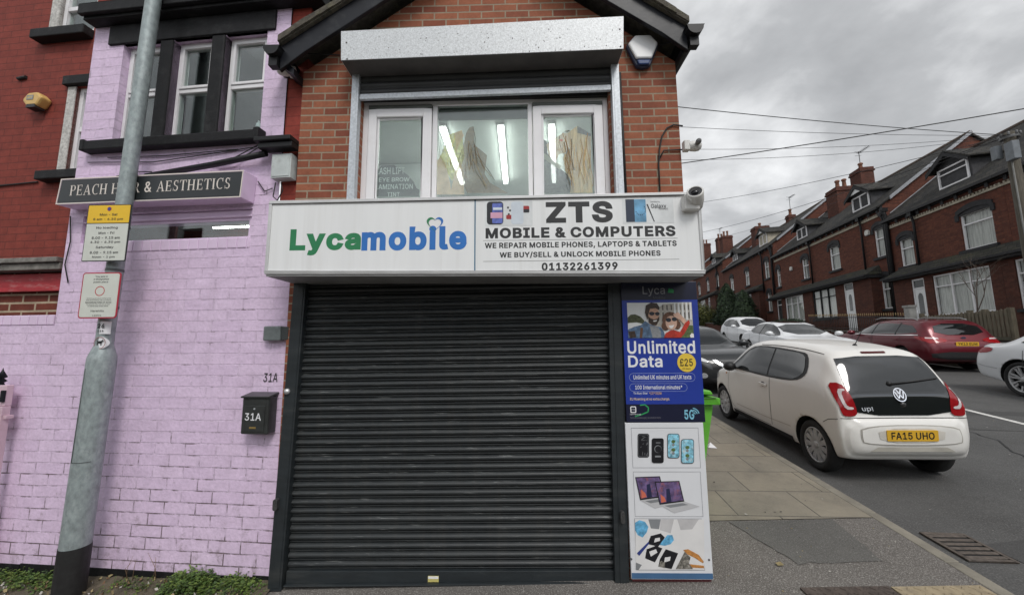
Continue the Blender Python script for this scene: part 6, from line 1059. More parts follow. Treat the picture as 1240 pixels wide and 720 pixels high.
for _ in range(260):
    x = random.choice((random.uniform(-3.7, -3.0), random.uniform(-2.75, -1.6), random.uniform(-2.4, -1.7))); y = 2.6-(x+1.5)*.0805-abs(random.gauss(0, .09)); b0 = Vector((x, y, gz(x, y)+.012)); h_ = random.uniform(.02, .085); l_ = Vector((random.gauss(0, .6), random.gauss(-.2, .5), 1)).normalized(); w_ = Vector((random.gauss(0, 1), random.gauss(0, 1), 0)).normalized()*.0022
    m1_ = b0+l_*h_*.6; tp_2 = m1_+(l_+Vector((random.gauss(0, .5), random.gauss(0, .4), -.5)))*h_*.45; mb.add([b0-w_, b0+w_, m1_+w_*.8, m1_-w_*.8, tp_2], [(0, 1, 2, 3), (3, 2, 4)], random.randrange(4))
o = mb.build('grass', LEAF+[P('dry_grass', (.20, .17, .08), .9, var=.3)]); o['kind'] = 'stuff'
mb = MB()
for x0 in (-2.62, -2.60, -2.42, -2.58, -2.44):     # dry stalks beside the post
    b0 = Vector((x0, 2.66, gz(x0, 2.66))); mb.tube([b0, b0+Vector((random.gauss(0, .02), -.01, .10)), b0+Vector((random.gauss(0, .04), -.02, random.uniform(.14, .2)))], [.002, .0015, .0008], 4)
o = mb.build('dry_stalks', P('dry_stalk', (.22, .14, .08), .9)); o['kind'] = 'stuff'
o = flecks('leaf_litter', 320, lambda: ((lambda x: (x, 2.60-(x+1.5)*.0805-random.uniform(.0, .34)))(random.uniform(-3.7, -1.65))), [LIT[1], LIT[3], LIT[0], LIT[3], LIT[1]], .006, .020, .016, lift=.03)
# green wheeled bin behind the boards
wbp = W(868, 480, 3.2); gb = thing('wheelie_bin', 'lime green wheeled bin standing behind the advert boards', 'wheelie bin', (wbp.x-.27, 3.42, gz(wbp.x-.27, 3.42)), 0)
BG = P('bin_green', (.13, .46, .045), .42, var=.12, scale=8, dirt=(.08, .22, .04), dirtamt=.4); hz = wbp.z-gb.location.z
mb = MB(); b4 = [(-.19, -.17), (.10, -.17), (.10, .2), (-.19, .2)]; t4 = [(-.24, -.24), (.235, -.24), (.235, .26), (-.24, .26)]
mb.add([(x, y, .06) for x, y in b4]+[(x, y, hz-.06) for x, y in t4], [(0,3,2,1),(4,5,6,7),(0,1,5,4),(1,2,6,5),(2,3,7,6),(3,0,4,7)]); mb.build('body', BG, gb, bevel=.02)
mb = MB(); frame_rect(mb, -.27, .27, -.275, .29, .04, 0, .055); mb.v = [(a, c, hz-.058+b) for a, b, c in mb.v]; mb.build('rim', BG, gb, bevel=.008)
mb = MB(); mb.prism([(-.28, hz+.005), (.28, hz+.005), (.26, hz+.04), (.0, hz+.06), (-.26, hz+.04)], -.15, .33, 'y'); mb.build('lid', BG, gb, bevel=.01)
for x in (-.22, .22):
    mb = MB(); mb.lathe([(0, -.02), (.085, -.02), (.1, 0), (.085, .02), (0, .02)], 16, M=Matrix.Translation((x, .24, .1))@Matrix.Rotation(pi/2, 4, 'Y')); mb.build('wheel', PLASTIC_BLACK, gb)
# ================================================================== vehicles
def pchip(xs, ys, xq):
    xs = np.asarray(xs, float); ys = np.asarray(ys, float); h = np.diff(xs); d = np.diff(ys)/h; m_ = np.zeros_like(ys)
    m_[0], m_[-1] = d[0], d[-1]
    for i in range(1, len(xs)-1):
        if d[i-1]*d[i] > 0: w1, w2 = 2*h[i]+h[i-1], h[i]+2*h[i-1]; m_[i] = (w1+w2)/(w1/d[i-1]+w2/d[i])
    k = np.clip(np.searchsorted(xs, xq)-1, 0, len(h)-1); t_ = (np.asarray(xq)-xs[k])/h[k]; H = h[k]
    return ys[k]*(1+2*t_)*(1-t_)**2+m_[k]*H*t_*(1-t_)**2+ys[k+1]*t_*t_*(3-2*t_)+m_[k+1]*H*t_*t_*(t_-1)
def paint(name, col, metal=0., flake=0.):
    m, t, b = nodes(name); MATS[name] = m
    n = noise(t, 2.2, 6, .65); n2 = noise(t, 30, 5, .7)
    c = mixc(t, mr(t, n, .3, .75, 0, .35), col, tuple(x*.82 for x in col)); c = mixc(t, mr(t, n2, .62, .8, 0, .25), c, tuple(x*.6+.05 for x in col))
    t.links.new(c, b.inputs['Base Color']); b.inputs['Metallic'].default_value = metal; b.inputs['Roughness'].default_value = .35
    b.inputs['Coat Weight'].default_value = .45; b.inputs['Coat Roughness'].default_value = .06; return m
CARGLASS = P('car_glass', (.010, .012, .013), .03, var=.1, spec=.9); TRIM = P('car_black_trim', (.014, .014, .015), .55, var=.2, scale=20); TYRE = P('tyre_rubber', (.016, .016, .016), .85, var=.3, scale=20, bmp=.2)
ALLOY = P('alloy_wheel', (.46, .46, .46), .4, .4, var=.2, scale=15, dirt=(.12, .11, .10), dirtamt=.5); ARCH = P('arch_black', (.006, .006, .006), .9); TAILR = P('tail_light_red', (.30, .006, .010), .2, var=.15, scale=30, coat=.25); TAILW = P('tail_light_white', (.62, .56, .56), .15, coat=1)
CHROME = P('chrome', (.72, .72, .72), .12, 1, var=.03); HEADL = P('headlight_glass', (.45, .47, .48), .08, var=.4, scale=40, coat=1); SEAM = P('panel_gap', (.03, .028, .026), .8); PLATEY = P('plate_yellow', (.72, .42, .035), .4, var=.04); PLATEI = P('plate_ink', (.012, .012, .012), .5)
def chaikin(p, n=2):
    for _ in range(n):
        q = []
        for i in range(len(p)):
            a, b = p[i], p[(i+1) % len(p)]; q += [(a[0]*.75+b[0]*.25, a[1]*.75+b[1]*.25), (a[0]*.25+b[0]*.75, a[1]*.25+b[1]*.75)]
        p = q
    return p
class Car:
    def __init__(s, name, label, cat, prof, mat_, loc, heading, pitch, axles, wr, ww, track, S=1.0, rim=('spoke', 9), group=None, wm_add=0, roll=0):
        s.S = S; s.root = thing(name, label, cat, loc, 0, group); s.root.rotation_euler = (pitch, roll, -heading); s.mat = mat_
        pr = {k: np.array(v, float) for k, v in prof.items()}; L = pr['y'][-1]; s.L = L*S; s.y0 = L/2
        yq = np.unique(np.concatenate([pr['y'], np.linspace(0, L, 60), np.linspace(0, .5, 14), np.linspace(L-.5, L, 12)]))
        G = {k: pchip(pr['y'], pr[k], yq) for k in pr if k != 'y'}; rings = []
        par = np.arange(10); pq = np.linspace(0, 9, 46)
        for i, y in enumerate(yq):
            zb, zt, zs, wm, wr_ = (G[k][i] for k in ('zb', 'zt', 'zs', 'wm', 'wr')); wb = wm-.07; zs = min(zs, zt-.03); up = zt-zs; lo = zs-zb
            xs = [0, .7*wb, wb, wm*.985, wm, wm*.972, wm*.972*.47+wr_*.53, wr_, wr_*.72, 0]; zz = [zb, zb, zb+.02, zb+.35*lo, zb+.62*lo, zs, zs+.55*up, zs+.87*up, zs+.975*up, zt]
            rings.append((pchip(par, xs, pq), pchip(par, zz, pq)))
        K = 46; N2 = 2*K-2; v = []
        for (xs, zz), y in zip(rings, yq):
            v += [(xs[k]*S, (y-s.y0)*S, zz[k]*S) for k in range(K)]+[(-xs[k]*S, (y-s.y0)*S, zz[k]*S) for k in range(K-2, 0, -1)]
        fs = [(i*N2+k, (i+1)*N2+k, (i+1)*N2+(k+1) % N2, i*N2+(k+1) % N2) for i in range(len(yq)-1) for k in range(N2)]
        c0 = len(v); v.append((0, -s.y0*S, (rings[0][1][0]+rings[0][1][-1])/2*S)); v.append((0, (L-s.y0)*S, (rings[-1][1][0]+rings[-1][1][-1])/2*S)); e0 = (len(yq)-1)*N2
        fs += [(c0, k, (k+1) % N2) for k in range(N2)]+[(c0+1, e0+(k+1) % N2, e0+k) for k in range(N2)]
        mb = MB(); mb.add(v, fs, 0, True); body = mb.build('body', [mat_, ARCH], s.root, auto=True)
        s.bvh = BVHTree.FromPolygons([Vector(p) for p in v], fs)
        mc = MB()
        for ya in axles:
            for sx in (-1, 1):
                rA = wr*1.14
                pts = [(ya-s.y0+rA*cos(a), wr+rA*sin(a)) for a in np.linspace(0, 2*pi, 28, endpoint=False)]
                mc.prism([(p[0]*S, p[1]*S) for p in pts], sx*(track-.22)*S, sx*(track+.5)*S, 'x')
        cut = mc.build('arch_cutter', [mat_, ARCH], auto=True)
        for p in cut.data.polygons: p.material_index = 1
        md = body.modifiers.new('b', 'BOOLEAN'); md.object = cut; md.operation = 'DIFFERENCE'; md.solver = 'EXACT'; cut.matrix_world = Matrix(); body.parent = None; bpy.context.view_layer.update()
        me = bpy.data.meshes.new_from_object(body.evaluated_get(bpy.context.evaluated_depsgraph_get())); body.modifiers.clear(); body.data = me; body.parent = s.root; bpy.data.objects.remove(cut)
        for p in me.polygons: p.use_smooth = p.material_index == 0 and p.area < .2
        s.body = body
        for ya in axles:
            for sx in (-1, 1): s.wheel(sx*track*S, (ya-s.y0)*S, wr*S, ww*S, sx, rim)
    def wheel(s, x, y, r, w, sx, rim):
        T = Matrix.Translation((x, y, r))@Matrix.Rotation(sx*pi/2, 4, 'Y'); rr_ = r*(.70 if rim[0] != 'big' else .76)
        mb = MB(); mb.lathe([(0, -w*.3), (rr_*.95, -w*.3), (rr_*.95, -w*.05), (0, -w*.05)], 24, M=T); o = mb.build('wheel', P('wheel_back', (.02, .02, .02), .7), s.root)
        mb = MB(); mb.lathe([(rr_, -w*.5), (r*.93, -w*.5), (r*.99, -w*.38), (r, 0), (r*.99, w*.33), (r*.94, w*.47), (r*.86, w*.5), (rr_*1.02, w*.44), (rr_*.98, w*.36)], 36, M=T); mb.build('tyre', TYRE, o)
        mb = MB(); mb.lathe([(rr_*.99, w*.1), (rr_*1.0, w*.40), (rr_*.93, w*.42), (rr_*.90, w*.36), (rr_*.90, w*.1)], 36, M=T); n = rim[1]
        for k in range(n):
            a = 2*pi*k/n; wd = rr_*(.30 if rim[0] == 'spoke' else .22); 
            for da in ((0,) if rim[0] == 'spoke' else (-.15, .15)):
                R_ = T@Matrix.Rotation(a+da, 4, 'Z'); ws = wd*(.5 if rim[0] == 'spoke' else .30)
                q = [(rr_*.15, -ws*.7, w*.33), (rr_*.93, -ws, w*.37), (rr_*.93, ws, w*.37), (rr_*.15, ws*.7, w*.33)]; q2 = [(a_, b_*1.1, c_-w*.1) for a_, b_, c_ in q]
                mb.add([R_@Vector(p) for p in q+q2], [(0,1,2,3),(0,4,5,1),(1,5,6,2),(2,6,7,3),(3,7,4,0)])
        mb.lathe([(rr_*.20, w*.25), (rr_*.20, w*.35), (rr_*.15, w*.39), (0, w*.39)], 20, M=T); mb.build('rim', ALLOY, o)
    def panel(s, name, poly, side, m, off=.004, grid=.035, smooth=0, parent=None, build=True, mb=None, mi=0):
        S = s.S; p = chaikin(poly, smooth) if smooth else poly
        P2 = []
        for i in range(len(p)):
            a, b = Vector(p[i]), Vector(p[(i+1) % len(p)]); n = max(1, int((b-a).length/grid)); P2 += [a.lerp(b, k/n) for k in range(n)]
        xs = [q.x for q in P2]; zs_ = [q.y for q in P2]; inner = []
        nb = len(P2); E_ = [(i, (i+1) % nb) for i in range(nb)]
        gx = np.arange(min(xs)+grid*.5, max(xs), grid); gy = np.arange(min(zs_)+grid*.5, max(zs_), grid); ar = np.array([tuple(q) for q in P2])
        for a in gx:
            for c in gy:
                x0, y0 = ar[:, 0]-a, ar[:, 1]-c; x1, y1 = np.roll(x0, -1), np.roll(y0, -1)
                if abs(np.arctan2(x0*y1-x1*y0, x0*x1+y0*y1).sum()) > 3 and np.min(np.hypot(x0, y0)) > grid*.35: inner.append(Vector((a, c)))
        vv, _, ff, *_r = delaunay_2d_cdt(P2+inner, E_, [], 1, 1e-6)
        out_ = []
        for q in vv:
            if side in ('L', 'R'):
                sx = -1 if side == 'L' else 1; o_ = Vector((sx*3, (q.x-s.y0)*S, q.y*S)); d = Vector((-sx, 0, 0))
            elif side == 'B': o_ = Vector((q.x*S, -6, q.y*S)); d = Vector((0, 1, 0))
            elif side == 'F': o_ = Vector((q.x*S, 6, q.y*S)); d = Vector((0, -1, 0))
            else: o_ = Vector((q.x*S, (q.y-s.y0)*S, 4)); d = Vector((0, 0, -1))
            h = s.bvh.ray_cast(o_, d)
            if h[0] is None: h = s.bvh.find_nearest(o_+d*(-o_.dot(d)/1) if False else o_+d*3)
            nrm = h[1]; nrm = nrm if nrm.dot(d) < 0 else -nrm; out_.append(h[0]+(nrm*.6-d*.4).normalized()*off)
        if mb is not None: mb.add(out_, [tuple(f) for f in ff], mi, True); return mb
        q = MB(); q.add(out_, [tuple(f) for f in ff], 0, True); return q.build(name, m, parent or s.root, auto=True)
    def line(s, name, pts, side, m, w=.008, off=.0035, parent=None):
        L_, R_ = [], []
        for i, p in enumerate(pts):
            a = Vector(pts[max(0, i-1)]); b = Vector(pts[min(len(pts)-1, i+1)]); n = (b-a).orthogonal().normalized()*w/2; L_.append(tuple(Vector(p)+n)); R_.append(tuple(Vector(p)-n))
        return s.panel(name, L_+R_[::-1], side, m, off, .05, parent=parent)
    def both(s, name, poly, m, **k):
        for sd in 'LR': s.panel(name, poly, sd, m, **k)
    def surf(s, side, a, c):
        S = s.S
        if side == 'B': h = s.bvh.ray_cast(Vector((a*S, -6, c*S)), Vector((0, 1, 0)))
        elif side == 'F': h = s.bvh.ray_cast(Vector((a*S, 6, c*S)), Vector((0, -1, 0)))
        elif side == 'T': h = s.bvh.ray_cast(Vector((a*S, (c-s.y0)*S, 4)), Vector((0, 0, -1)))
        else:
            sx = -1 if side == 'L' else 1; h = s.bvh.ray_cast(Vector((sx*3, (a-s.y0)*S, c*S)), Vector((-sx, 0, 0)))
        return h[0]
    def mirrors(s, y, z, x, m, size=1):
        for sx in (-1, 1):
            mb = MB(); M_ = Matrix.Translation((sx*x*s.S, (y-s.y0)*s.S, z*s.S))
            mb.lathe([(0, -.055*size), (.05*size, -.05*size), (.075*size, -.01*size), (.07*size, .04*size), (.03*size, .07*size), (0, .075*size)], 14, M=M_@Matrix.Rotation(pi/2, 4, 'X')@Matrix.Diagonal((1.35, .9, 1, 1))); mb.tube([(sx*(x-.14)*s.S, (y-s.y0+.03)*s.S, (z-.04)*s.S), (sx*x*s.S, (y-s.y0)*s.S, (z-.02)*s.S)], .02, 6); mb.build('mirror', m, s.root)
    def plate(s, side, x, z, w, h, txt, m, tilt=0, y_out=.012):
        p = s.surf(side, x, z); S = s.S; sg = 1 if side == 'B' else -1
        M_ = Matrix.Translation(p+Vector((0, -sg*y_out, 0)))@(Matrix.Identity(4) if side == 'B' else Matrix.Rotation(pi, 4, 'Z'))@front(0)
        q = MB(); q.prism([(a, b) for a, b in rrect(-w/2*S, w/2*S, -h/2*S, h/2*S, .01)], 0, .01, 'y'); q.v = [tuple((M_@front(0).inverted())@Vector(v)) for v in q.v]; o = q.build('number_plate', m, s.root)
        q = MB(); M2 = M_.copy(); M2.translation = M2.translation+Vector((0, -sg*.0015, 0)); q.text(txt, -w*.42*S, w*.42*S, -h*.33*S, h*.33*S, M2, 0, .02); q.build('lettering', PLATEI, o); return o
def road_pose(x, y, hd):                         # height and tilt of the road surface along a heading
    z = gz(x, y)-.1; a, b = sin(hd), cos(hd); e_ = 1.2
    pitch = atan2(gz(x+a*e_, y+b*e_)-gz(x-a*e_, y-b*e_), 2*e_); roll = atan2(gz(x+b*.8, y-a*.8)-gz(x-b*.8, y+a*.8), 1.6)
    return (x, y, z), pitch, -roll
def place(x, y, hd): loc, p, r = road_pose(x, y, hd); return dict(loc=loc, heading=hd, pitch=p, roll=r)
# --- the cream hatchback in the foreground
UP = dict(y=[0, .035, .07, .08, .10, .17, .26, .36, .45, .62, .95, 1.4, 1.9, 2.25, 2.55, 2.82, 3.05, 3.28, 3.44, 3.54],
          zt=[.63, .695, .725, .80, .93, 1.06, 1.20, 1.335, 1.405, 1.435, 1.468, 1.48, 1.465, 1.41, 1.23, 1.03, .95, .88, .78, .60],
          zs=[.53, .60, .63, .70, .79, .87, .93, .955, .965, .965, .95, .935, .925, .915, .905, .885, .85, .77, .66, .50],
          zb=[.38, .34, .31, .29, .27, .25, .24, .23, .22, .20, .18, .18, .18, .18, .18, .18, .20, .22, .25, .30],
          wm=[.60, .70, .745, .765, .785, .80, .812, .817, .82, .822, .822, .82, .82, .82, .82, .815, .80, .76, .66, .46],
          wr=[.50, .58, .62, .64, .635, .62, .605, .59, .58, .575, .57, .565, .56, .555, .57, .60, .60, .56, .46, .30])
CREAM = paint('cream_paint', (.80, .785, .745))
hd = radians(4.5)
vw = Car('parked_car', 'cream white three door hatchback parked at the kerb, nearest car in the street', 'car', UP, CREAM, axles=(.53, 2.98), wr=.292, ww=.185, track=.695, S=.885, rim=('spoke', 11), **place(3.885, 5.47, hd)); vw.root.scale = (.845, 1, 1.035)
def deck(c):
    pass
DLO = [(.80, 1.005), (.66, 1.07), (.62, 1.15), (.72, 1.335), (.86, 1.365), (1.6, 1.385), (2.02, 1.365), (2.24, 1.29), (2.62, 1.03), (2.60, .965), (1.9, .955), (1.2, .965)]
for sd in 'LR':
    g = vw.panel('side_window', DLO, sd, TRIM, off=.004, smooth=1)
    vw.panel('front_pane', [(1.47, .985), (1.47, 1.355), (1.75, 1.36), (1.98, 1.345), (2.18, 1.275), (2.50, 1.03), (2.48, .985)], sd, CARGLASS, off=.008, parent=g); vw.panel('rear_pane', [(.86, 1.02), (.74, 1.07), (.69, 1.12), (.70, 1.18), (.76, 1.30), (.82, 1.33), (.92, 1.345), (1.43, 1.357), (1.43, .985)], sd, CARGLASS, off=.008, parent=g)
    d = vw.line('door', [(1.40, .955), (1.385, .6), (1.41, .30)], sd, SEAM, .008); vw.line('door_edge', [(2.66, .93), (2.70, .62), (2.62, .36), (2.50, .285), (1.45, .285)], sd, SEAM, .006, parent=d)
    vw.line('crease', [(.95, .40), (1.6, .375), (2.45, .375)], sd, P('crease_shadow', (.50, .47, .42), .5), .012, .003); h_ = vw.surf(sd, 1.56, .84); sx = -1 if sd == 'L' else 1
    q = MB(); q.prism(rrect(-.085, .085, -.018, .018, .016), h_.x+sx*.004, h_.x+sx*.028, 'x'); q.v = [(a, b+h_.y, c+h_.z) for a, b, c in q.v]; q.build('door_handle', CREAM, d, bevel=.006)
    q = MB(); q.prism(ell(0, 0, .05, .03, 16), h_.x+sx*.002, h_.x+sx*.0035, 'x'); q.v = [(a, b+h_.y+.01, c+h_.z) for a, b, c in q.v]; q.build('handle_recess', SEAM, d)
    vw.panel('side_repeater', rrect(2.74, 2.79, .83, .86, .012), sd, P('amber_lens', (.5, .2, .03), .2), off=.006, grid=.02)
    vw.panel('sill', [(.95, .20), (.95, .27), (2.6, .27), (2.6, .20)], sd, TRIM, off=.004)
hatch = vw.panel('hatch_glass', [(-.60, .742), (.60, .742), (.625, .90), (.61, 1.05), (.575, 1.25), (.545, 1.345), (-.545, 1.345), (-.575, 1.25), (-.61, 1.05), (-.625, .90)], 'B', CARGLASS, off=.006, smooth=1)
for sx in (-1, 1):
    L1 = [(sx*a, b) for a, b in ((.565, .742), (.565, .83), (.605, .98), (.645, 1.075), (.735, 1.06), (.757, .93), (.745, .752), (.69, .73))]
    tl = vw.panel('tail_light', L1, 'B', TAILR, off=.010, smooth=1, grid=.025)
    C1 = [(sx*a, b) for a, b in ((.60, .805), (.60, .83), (.665, .835), (.69, .89), (.675, .985), (.635, .995), (.640, 1.015), (.70, 1.005), (.722, .89), (.695, .805))]
    vw.panel('reversing_light', C1, 'B', TAILW, off=.014, smooth=1, parent=tl, grid=.02)
vw.panel('brake_light', rrect(-.16, .16, 1.372, 1.392, .009), 'B', P('dark_red_lens', (.09, .01, .012), .2), off=.006, grid=.02)
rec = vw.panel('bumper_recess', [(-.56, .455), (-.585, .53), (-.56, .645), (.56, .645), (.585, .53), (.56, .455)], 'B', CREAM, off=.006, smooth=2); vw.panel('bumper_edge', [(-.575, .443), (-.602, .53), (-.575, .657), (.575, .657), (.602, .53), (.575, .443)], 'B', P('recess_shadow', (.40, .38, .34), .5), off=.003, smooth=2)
ri = vw.panel('plate_recess', [(-.37, .475), (-.40, .625), (.40, .625), (.37, .475)], 'B', P('recess_shade', (.62, .59, .53), .5), off=.009, smooth=1); vw.panel('valance', [(-.50, .385), (-.40, .43), (.40, .43), (.50, .385)], 'B', P('valance_shadow', (.42, .40, .35), .6), off=.006)  # plate recess and valance shade painted on as darker cream panels
vw.line('bumper_seam', [(-.76, .71), (-.55, .715), (0, .718), (.55, .715), (.76, .71)], 'B', SEAM, .006, .005)
for sd in 'LR': vw.line('bumper_seam', [(.10, .70), (.22, .67), (.30, .62)], sd, SEAM, .006, .004)
vw.plate('B', 0, .552, .60, .112, 'FA15 UHO', PLATEY, y_out=.016)
p_ = vw.surf('B', 0, .955); S_ = vw.S; nb = Matrix.Translation(p_+Vector((0, -.012, 0)))@Matrix.Rotation(radians(-22), 4, 'X')@front(0)
q = MB(); R1 = .066; ring_poly(q, ell(0, 0, R1, R1, 32), ell(0, 0, R1*.86, R1*.86, 32), nb, 0)
def stroke(q, pts, w, M_, mi=0):
    for a, b in zip(pts, pts[1:]):
        a, b = Vector(a), Vector(b); n = (b-a).orthogonal().normalized()*w/2; q.add([M_@Vector((*p, .001)) for p in (a-n, b-n, b+n, a+n)], [(0, 1, 2, 3)], mi)
stroke(q, [(-.024, .048), (0, .004), (.024, .048)], .011, nb); stroke(q, [(-.046, .030), (-.022, -.036), (0, .0), (.022, -.036), (.046, .030)], .011, nb)
bdg = q.build('badge', CHROME, vw.root); q = MB(); q.lathe([(R1*.99, -.006), (R1*1.02, 0), (0, 0)], 28, M=nb@Matrix.Translation((0, 0, -.002))); q.build('badge_back', P('badge_back', (.16, .16, .17), .3, .5), bdg)
q = MB(); p2 = vw.surf('B', -.43, .81); q.text('up!', -.06, .06, -.028, .024, Matrix.Translation(p2+Vector((0, -.010, 0)))@Matrix.Rotation(radians(-20), 4, 'X')@front(0), 0, .012); q.build('lettering', P('badge_dim_chrome', (.40, .41, .42), .3, .6), vw.root)
q = MB(); p3 = vw.surf('B', .02, .855); q.lathe([(.0, -.03), (.034, -.022), (.038, 0), (.02, .012), (0, .014)], 16, M=Matrix.Translation(p3)@Matrix.Rotation(radians(68), 4, 'X')@Matrix.Diagonal((1.1, .8, 1, 1))); q.build('hatch_release', P('release_black', (.03, .03, .03), .25), vw.root)
q = MB(); p4 = vw.surf('B', -.06, 1.06); p5 = vw.surf('B', .30, 1.09); p6 = vw.surf('B', .56, 1.11); q.tube([p4+Vector((0, -.02, 0)), p5+Vector((0, -.02, 0)), p6+Vector((0, -.016, 0))], .009, 6); q.lathe([(0, -.03), (.025, -.025), (.025, .02), (0, .025)], 12, M=Matrix.Translation(p4)@Matrix.Rotation(pi/2, 4, 'X')); q.build('rear_wiper', TRIM, vw.root)
q = MB(); p7 = vw.surf('T', .02, .70); q.lathe([(.03, -.01), (.02, .012), (.008, .02)], 12, M=Matrix.Translation(p7)); q.tube([p7, p7+Vector((0.03, -.10, .19))], [.006, .003], 6); q.build('aerial', TRIM, vw.root)
vw.panel('windscreen', [(-.60, 1.02), (-.50, 1.37), (.50, 1.37), (.60, 1.02)], 'F', CARGLASS, smooth=1); vw.both('headlight', [(3.10, .72), (3.42, .66), (3.40, .80), (3.18, .86)], HEADL, smooth=1)
vw.mirrors(2.42, 1.0, .92, TRIM); vw.line('roof_seam', [(-.575, .5), (-.575, 1.0), (-.57, 1.9)], 'T', SEAM, .008); vw.line('roof_seam', [(.575, .5), (.575, 1.0), (.57, 1.9)], 'T', SEAM, .008)
# --- the other cars
def body_prof(L, W, H, hood, wsh, roof0, roof1, tail, hl, zt_tail, hatch=True, gc=.19):
    """side outline from a handful of lengths measured from the rear: boot/hatch, roof start and end, windscreen foot, bonnet height"""
    w = W/2
    y = [0, .05, .12, .22, .40, roof0, (roof0+roof1)/2, roof1, (roof1+wsh)/2, wsh, (wsh+L)/2, L-.28, L-.10, L]
    if hatch: zt = [.66, .82, .92, 1.06, 1.06+(H-1.10)*.65, H-.03, H, H-.05, (H-.05+hood)/2+.03, hood, hood-.05, hl, hl-.12, hl-.26]
    else: zt = [.62, .86, zt_tail-.02, zt_tail, zt_tail+.01, H-.04, H, H-.05, (H-.05+hood)/2+.03, hood, hood-.05, hl, hl-.12, hl-.26]
    bl = hood-.06
    zs = [.58, .70, .78, .86, bl+.02, bl+.02, bl, bl-.01, bl-.02, hood-.07, hood-.12, hl-.10, hl-.2, hl-.32]
    zb = [.40, .34, .30, .28, .25, gc, gc, gc, gc, gc, gc+.01, gc+.04, gc+.08, gc+.12]
    wm = [w*.80, w*.90, w*.945, w*.97, w*.985, w, w, w, w, w*.99, w*.97, w*.90, w*.76, w*.56]
    wr = [w*.62, w*.72, w*.74, w*.74, w*.72, w*.68, w*.66, w*.64, w*.66, w*.72, w*.74, w*.68, w*.55, w*.36]
    return dict(y=y, zt=zt, zs=zs, zb=zb, wm=wm, wr=wr)
def finish_front(c, W, H, hood, hl, grille=True, light=HEADL):
    w = W/2; c.panel('windscreen', [(-w*.70, hood+.04), (-w*.62, H-.10), (w*.62, H-.10), (w*.70, hood+.04)], 'F', CARGLASS, smooth=1, off=.006)
    for sx in (-1, 1): c.panel('headlight', [(sx*w*a, b) for a, b in ((.50, hl-.20), (.86, hl-.12), (.88, hl-.02), (.60, hl-.10))], 'F', light, smooth=1, off=.008)
    if grille: c.panel('grille', [(-w*.46, hl-.38), (-w*.48, hl-.16), (w*.48, hl-.16), (w*.46, hl-.38)], 'F', TRIM, smooth=1, off=.006)
def finish_side(c, pane, belt, pillars, doors, chrome=None):
    for sd in 'LR':
        g = c.panel('side_window', pane, sd, CARGLASS, off=.005, smooth=1)
        for py in pillars: c.line('pillar', [(py, belt+.01), (py+.02, belt+.40)], sd, TRIM, .05, .008, parent=g)
        if chrome: c.line('window_trim', chrome, sd, CHROME, .018, .009, parent=g)
        for y0, y1 in doors:
            d = c.line('door', [(y0, belt-.02), (y0+.01, belt-.35), (y0+.05, .32)], sd, SEAM, .01); c.line('door_edge', [(y1, belt-.02), (y1, .60), (y1-.08, .30)], sd, SEAM, .01, parent=d)
            c.panel('door_handle', rrect(y0+.08, y0+.27, belt-.13, belt-.095, .015), sd, c.mat, off=.022, grid=.05, parent=d)
        c.panel('sill', [(.9, .20), (.9, .29), (c.L/c.S-1.0, .29), (c.L/c.S-1.0, .20)], sd, TRIM, off=.004)
TD = radians(10.2)
# dark SUV nose-on behind the hatchback
GREYB = paint('charcoal_car_paint', (.030, .032, .034), .3)
hd = pi+radians(4.3)
c = Car('parked_car', 'dark charcoal crossover car facing down the street behind the cream hatchback', 'car', body_prof(4.25, 1.80, 1.52, 1.04, 3.05, .75, 2.15, 0, .93, 0), GREYB, axles=(.80, 3.40), wr=.33, ww=.22, track=.76, S=.93, rim=('spoke', 10), **place(4.62, 10.25, hd))
finish_front(c, 1.80, 1.52, 1.04, .93, light=P('headlight_clear', (.62, .63, .62), .06, coat=1)); finish_side(c, [(.7, 1.02), (.75, 1.36), (2.0, 1.40), (2.85, 1.06), (2.8, 1.0)], 1.0, (1.45, 2.25), ((.95, 1.5), (1.5, 2.9)))
q = MB(); pf = c.surf('F', 0, .70); Mf = Matrix.Translation(pf+Vector((0, .016, 0)))@Matrix.Rotation(pi, 4, 'Z')@front(0); ring_poly(q, ell(0, 0, .075, .075, 24), ell(0, 0, .056, .056, 24), Mf, 0); q.add([Mf@Vector(p) for p in ((-.085, -.012, .001), (.085, -.012, .001), (.085, .012, .001), (-.085, .012, .001))], [(0, 1, 2, 3)]); q.build('badge', CHROME, c.root)
for sx in (-1, 1):
    c.panel('chrome_blade', [(sx*a, b) for a, b in ((.07, .60), (.16, .60), (.40, .80), (.32, .80))], 'F', CHROME, off=.012); c.panel('fog_light', ell(sx*.60, .45, .07, .06, 14), 'F', HEADL, off=.008)
c.mirrors(2.75, 1.08, 1.0, GREYB, 1.2); c.panel('bumper', [(-.72, .22), (-.78, .40), (.78, .40), (.72, .22)], 'F', TRIM, off=.007, smooth=1)
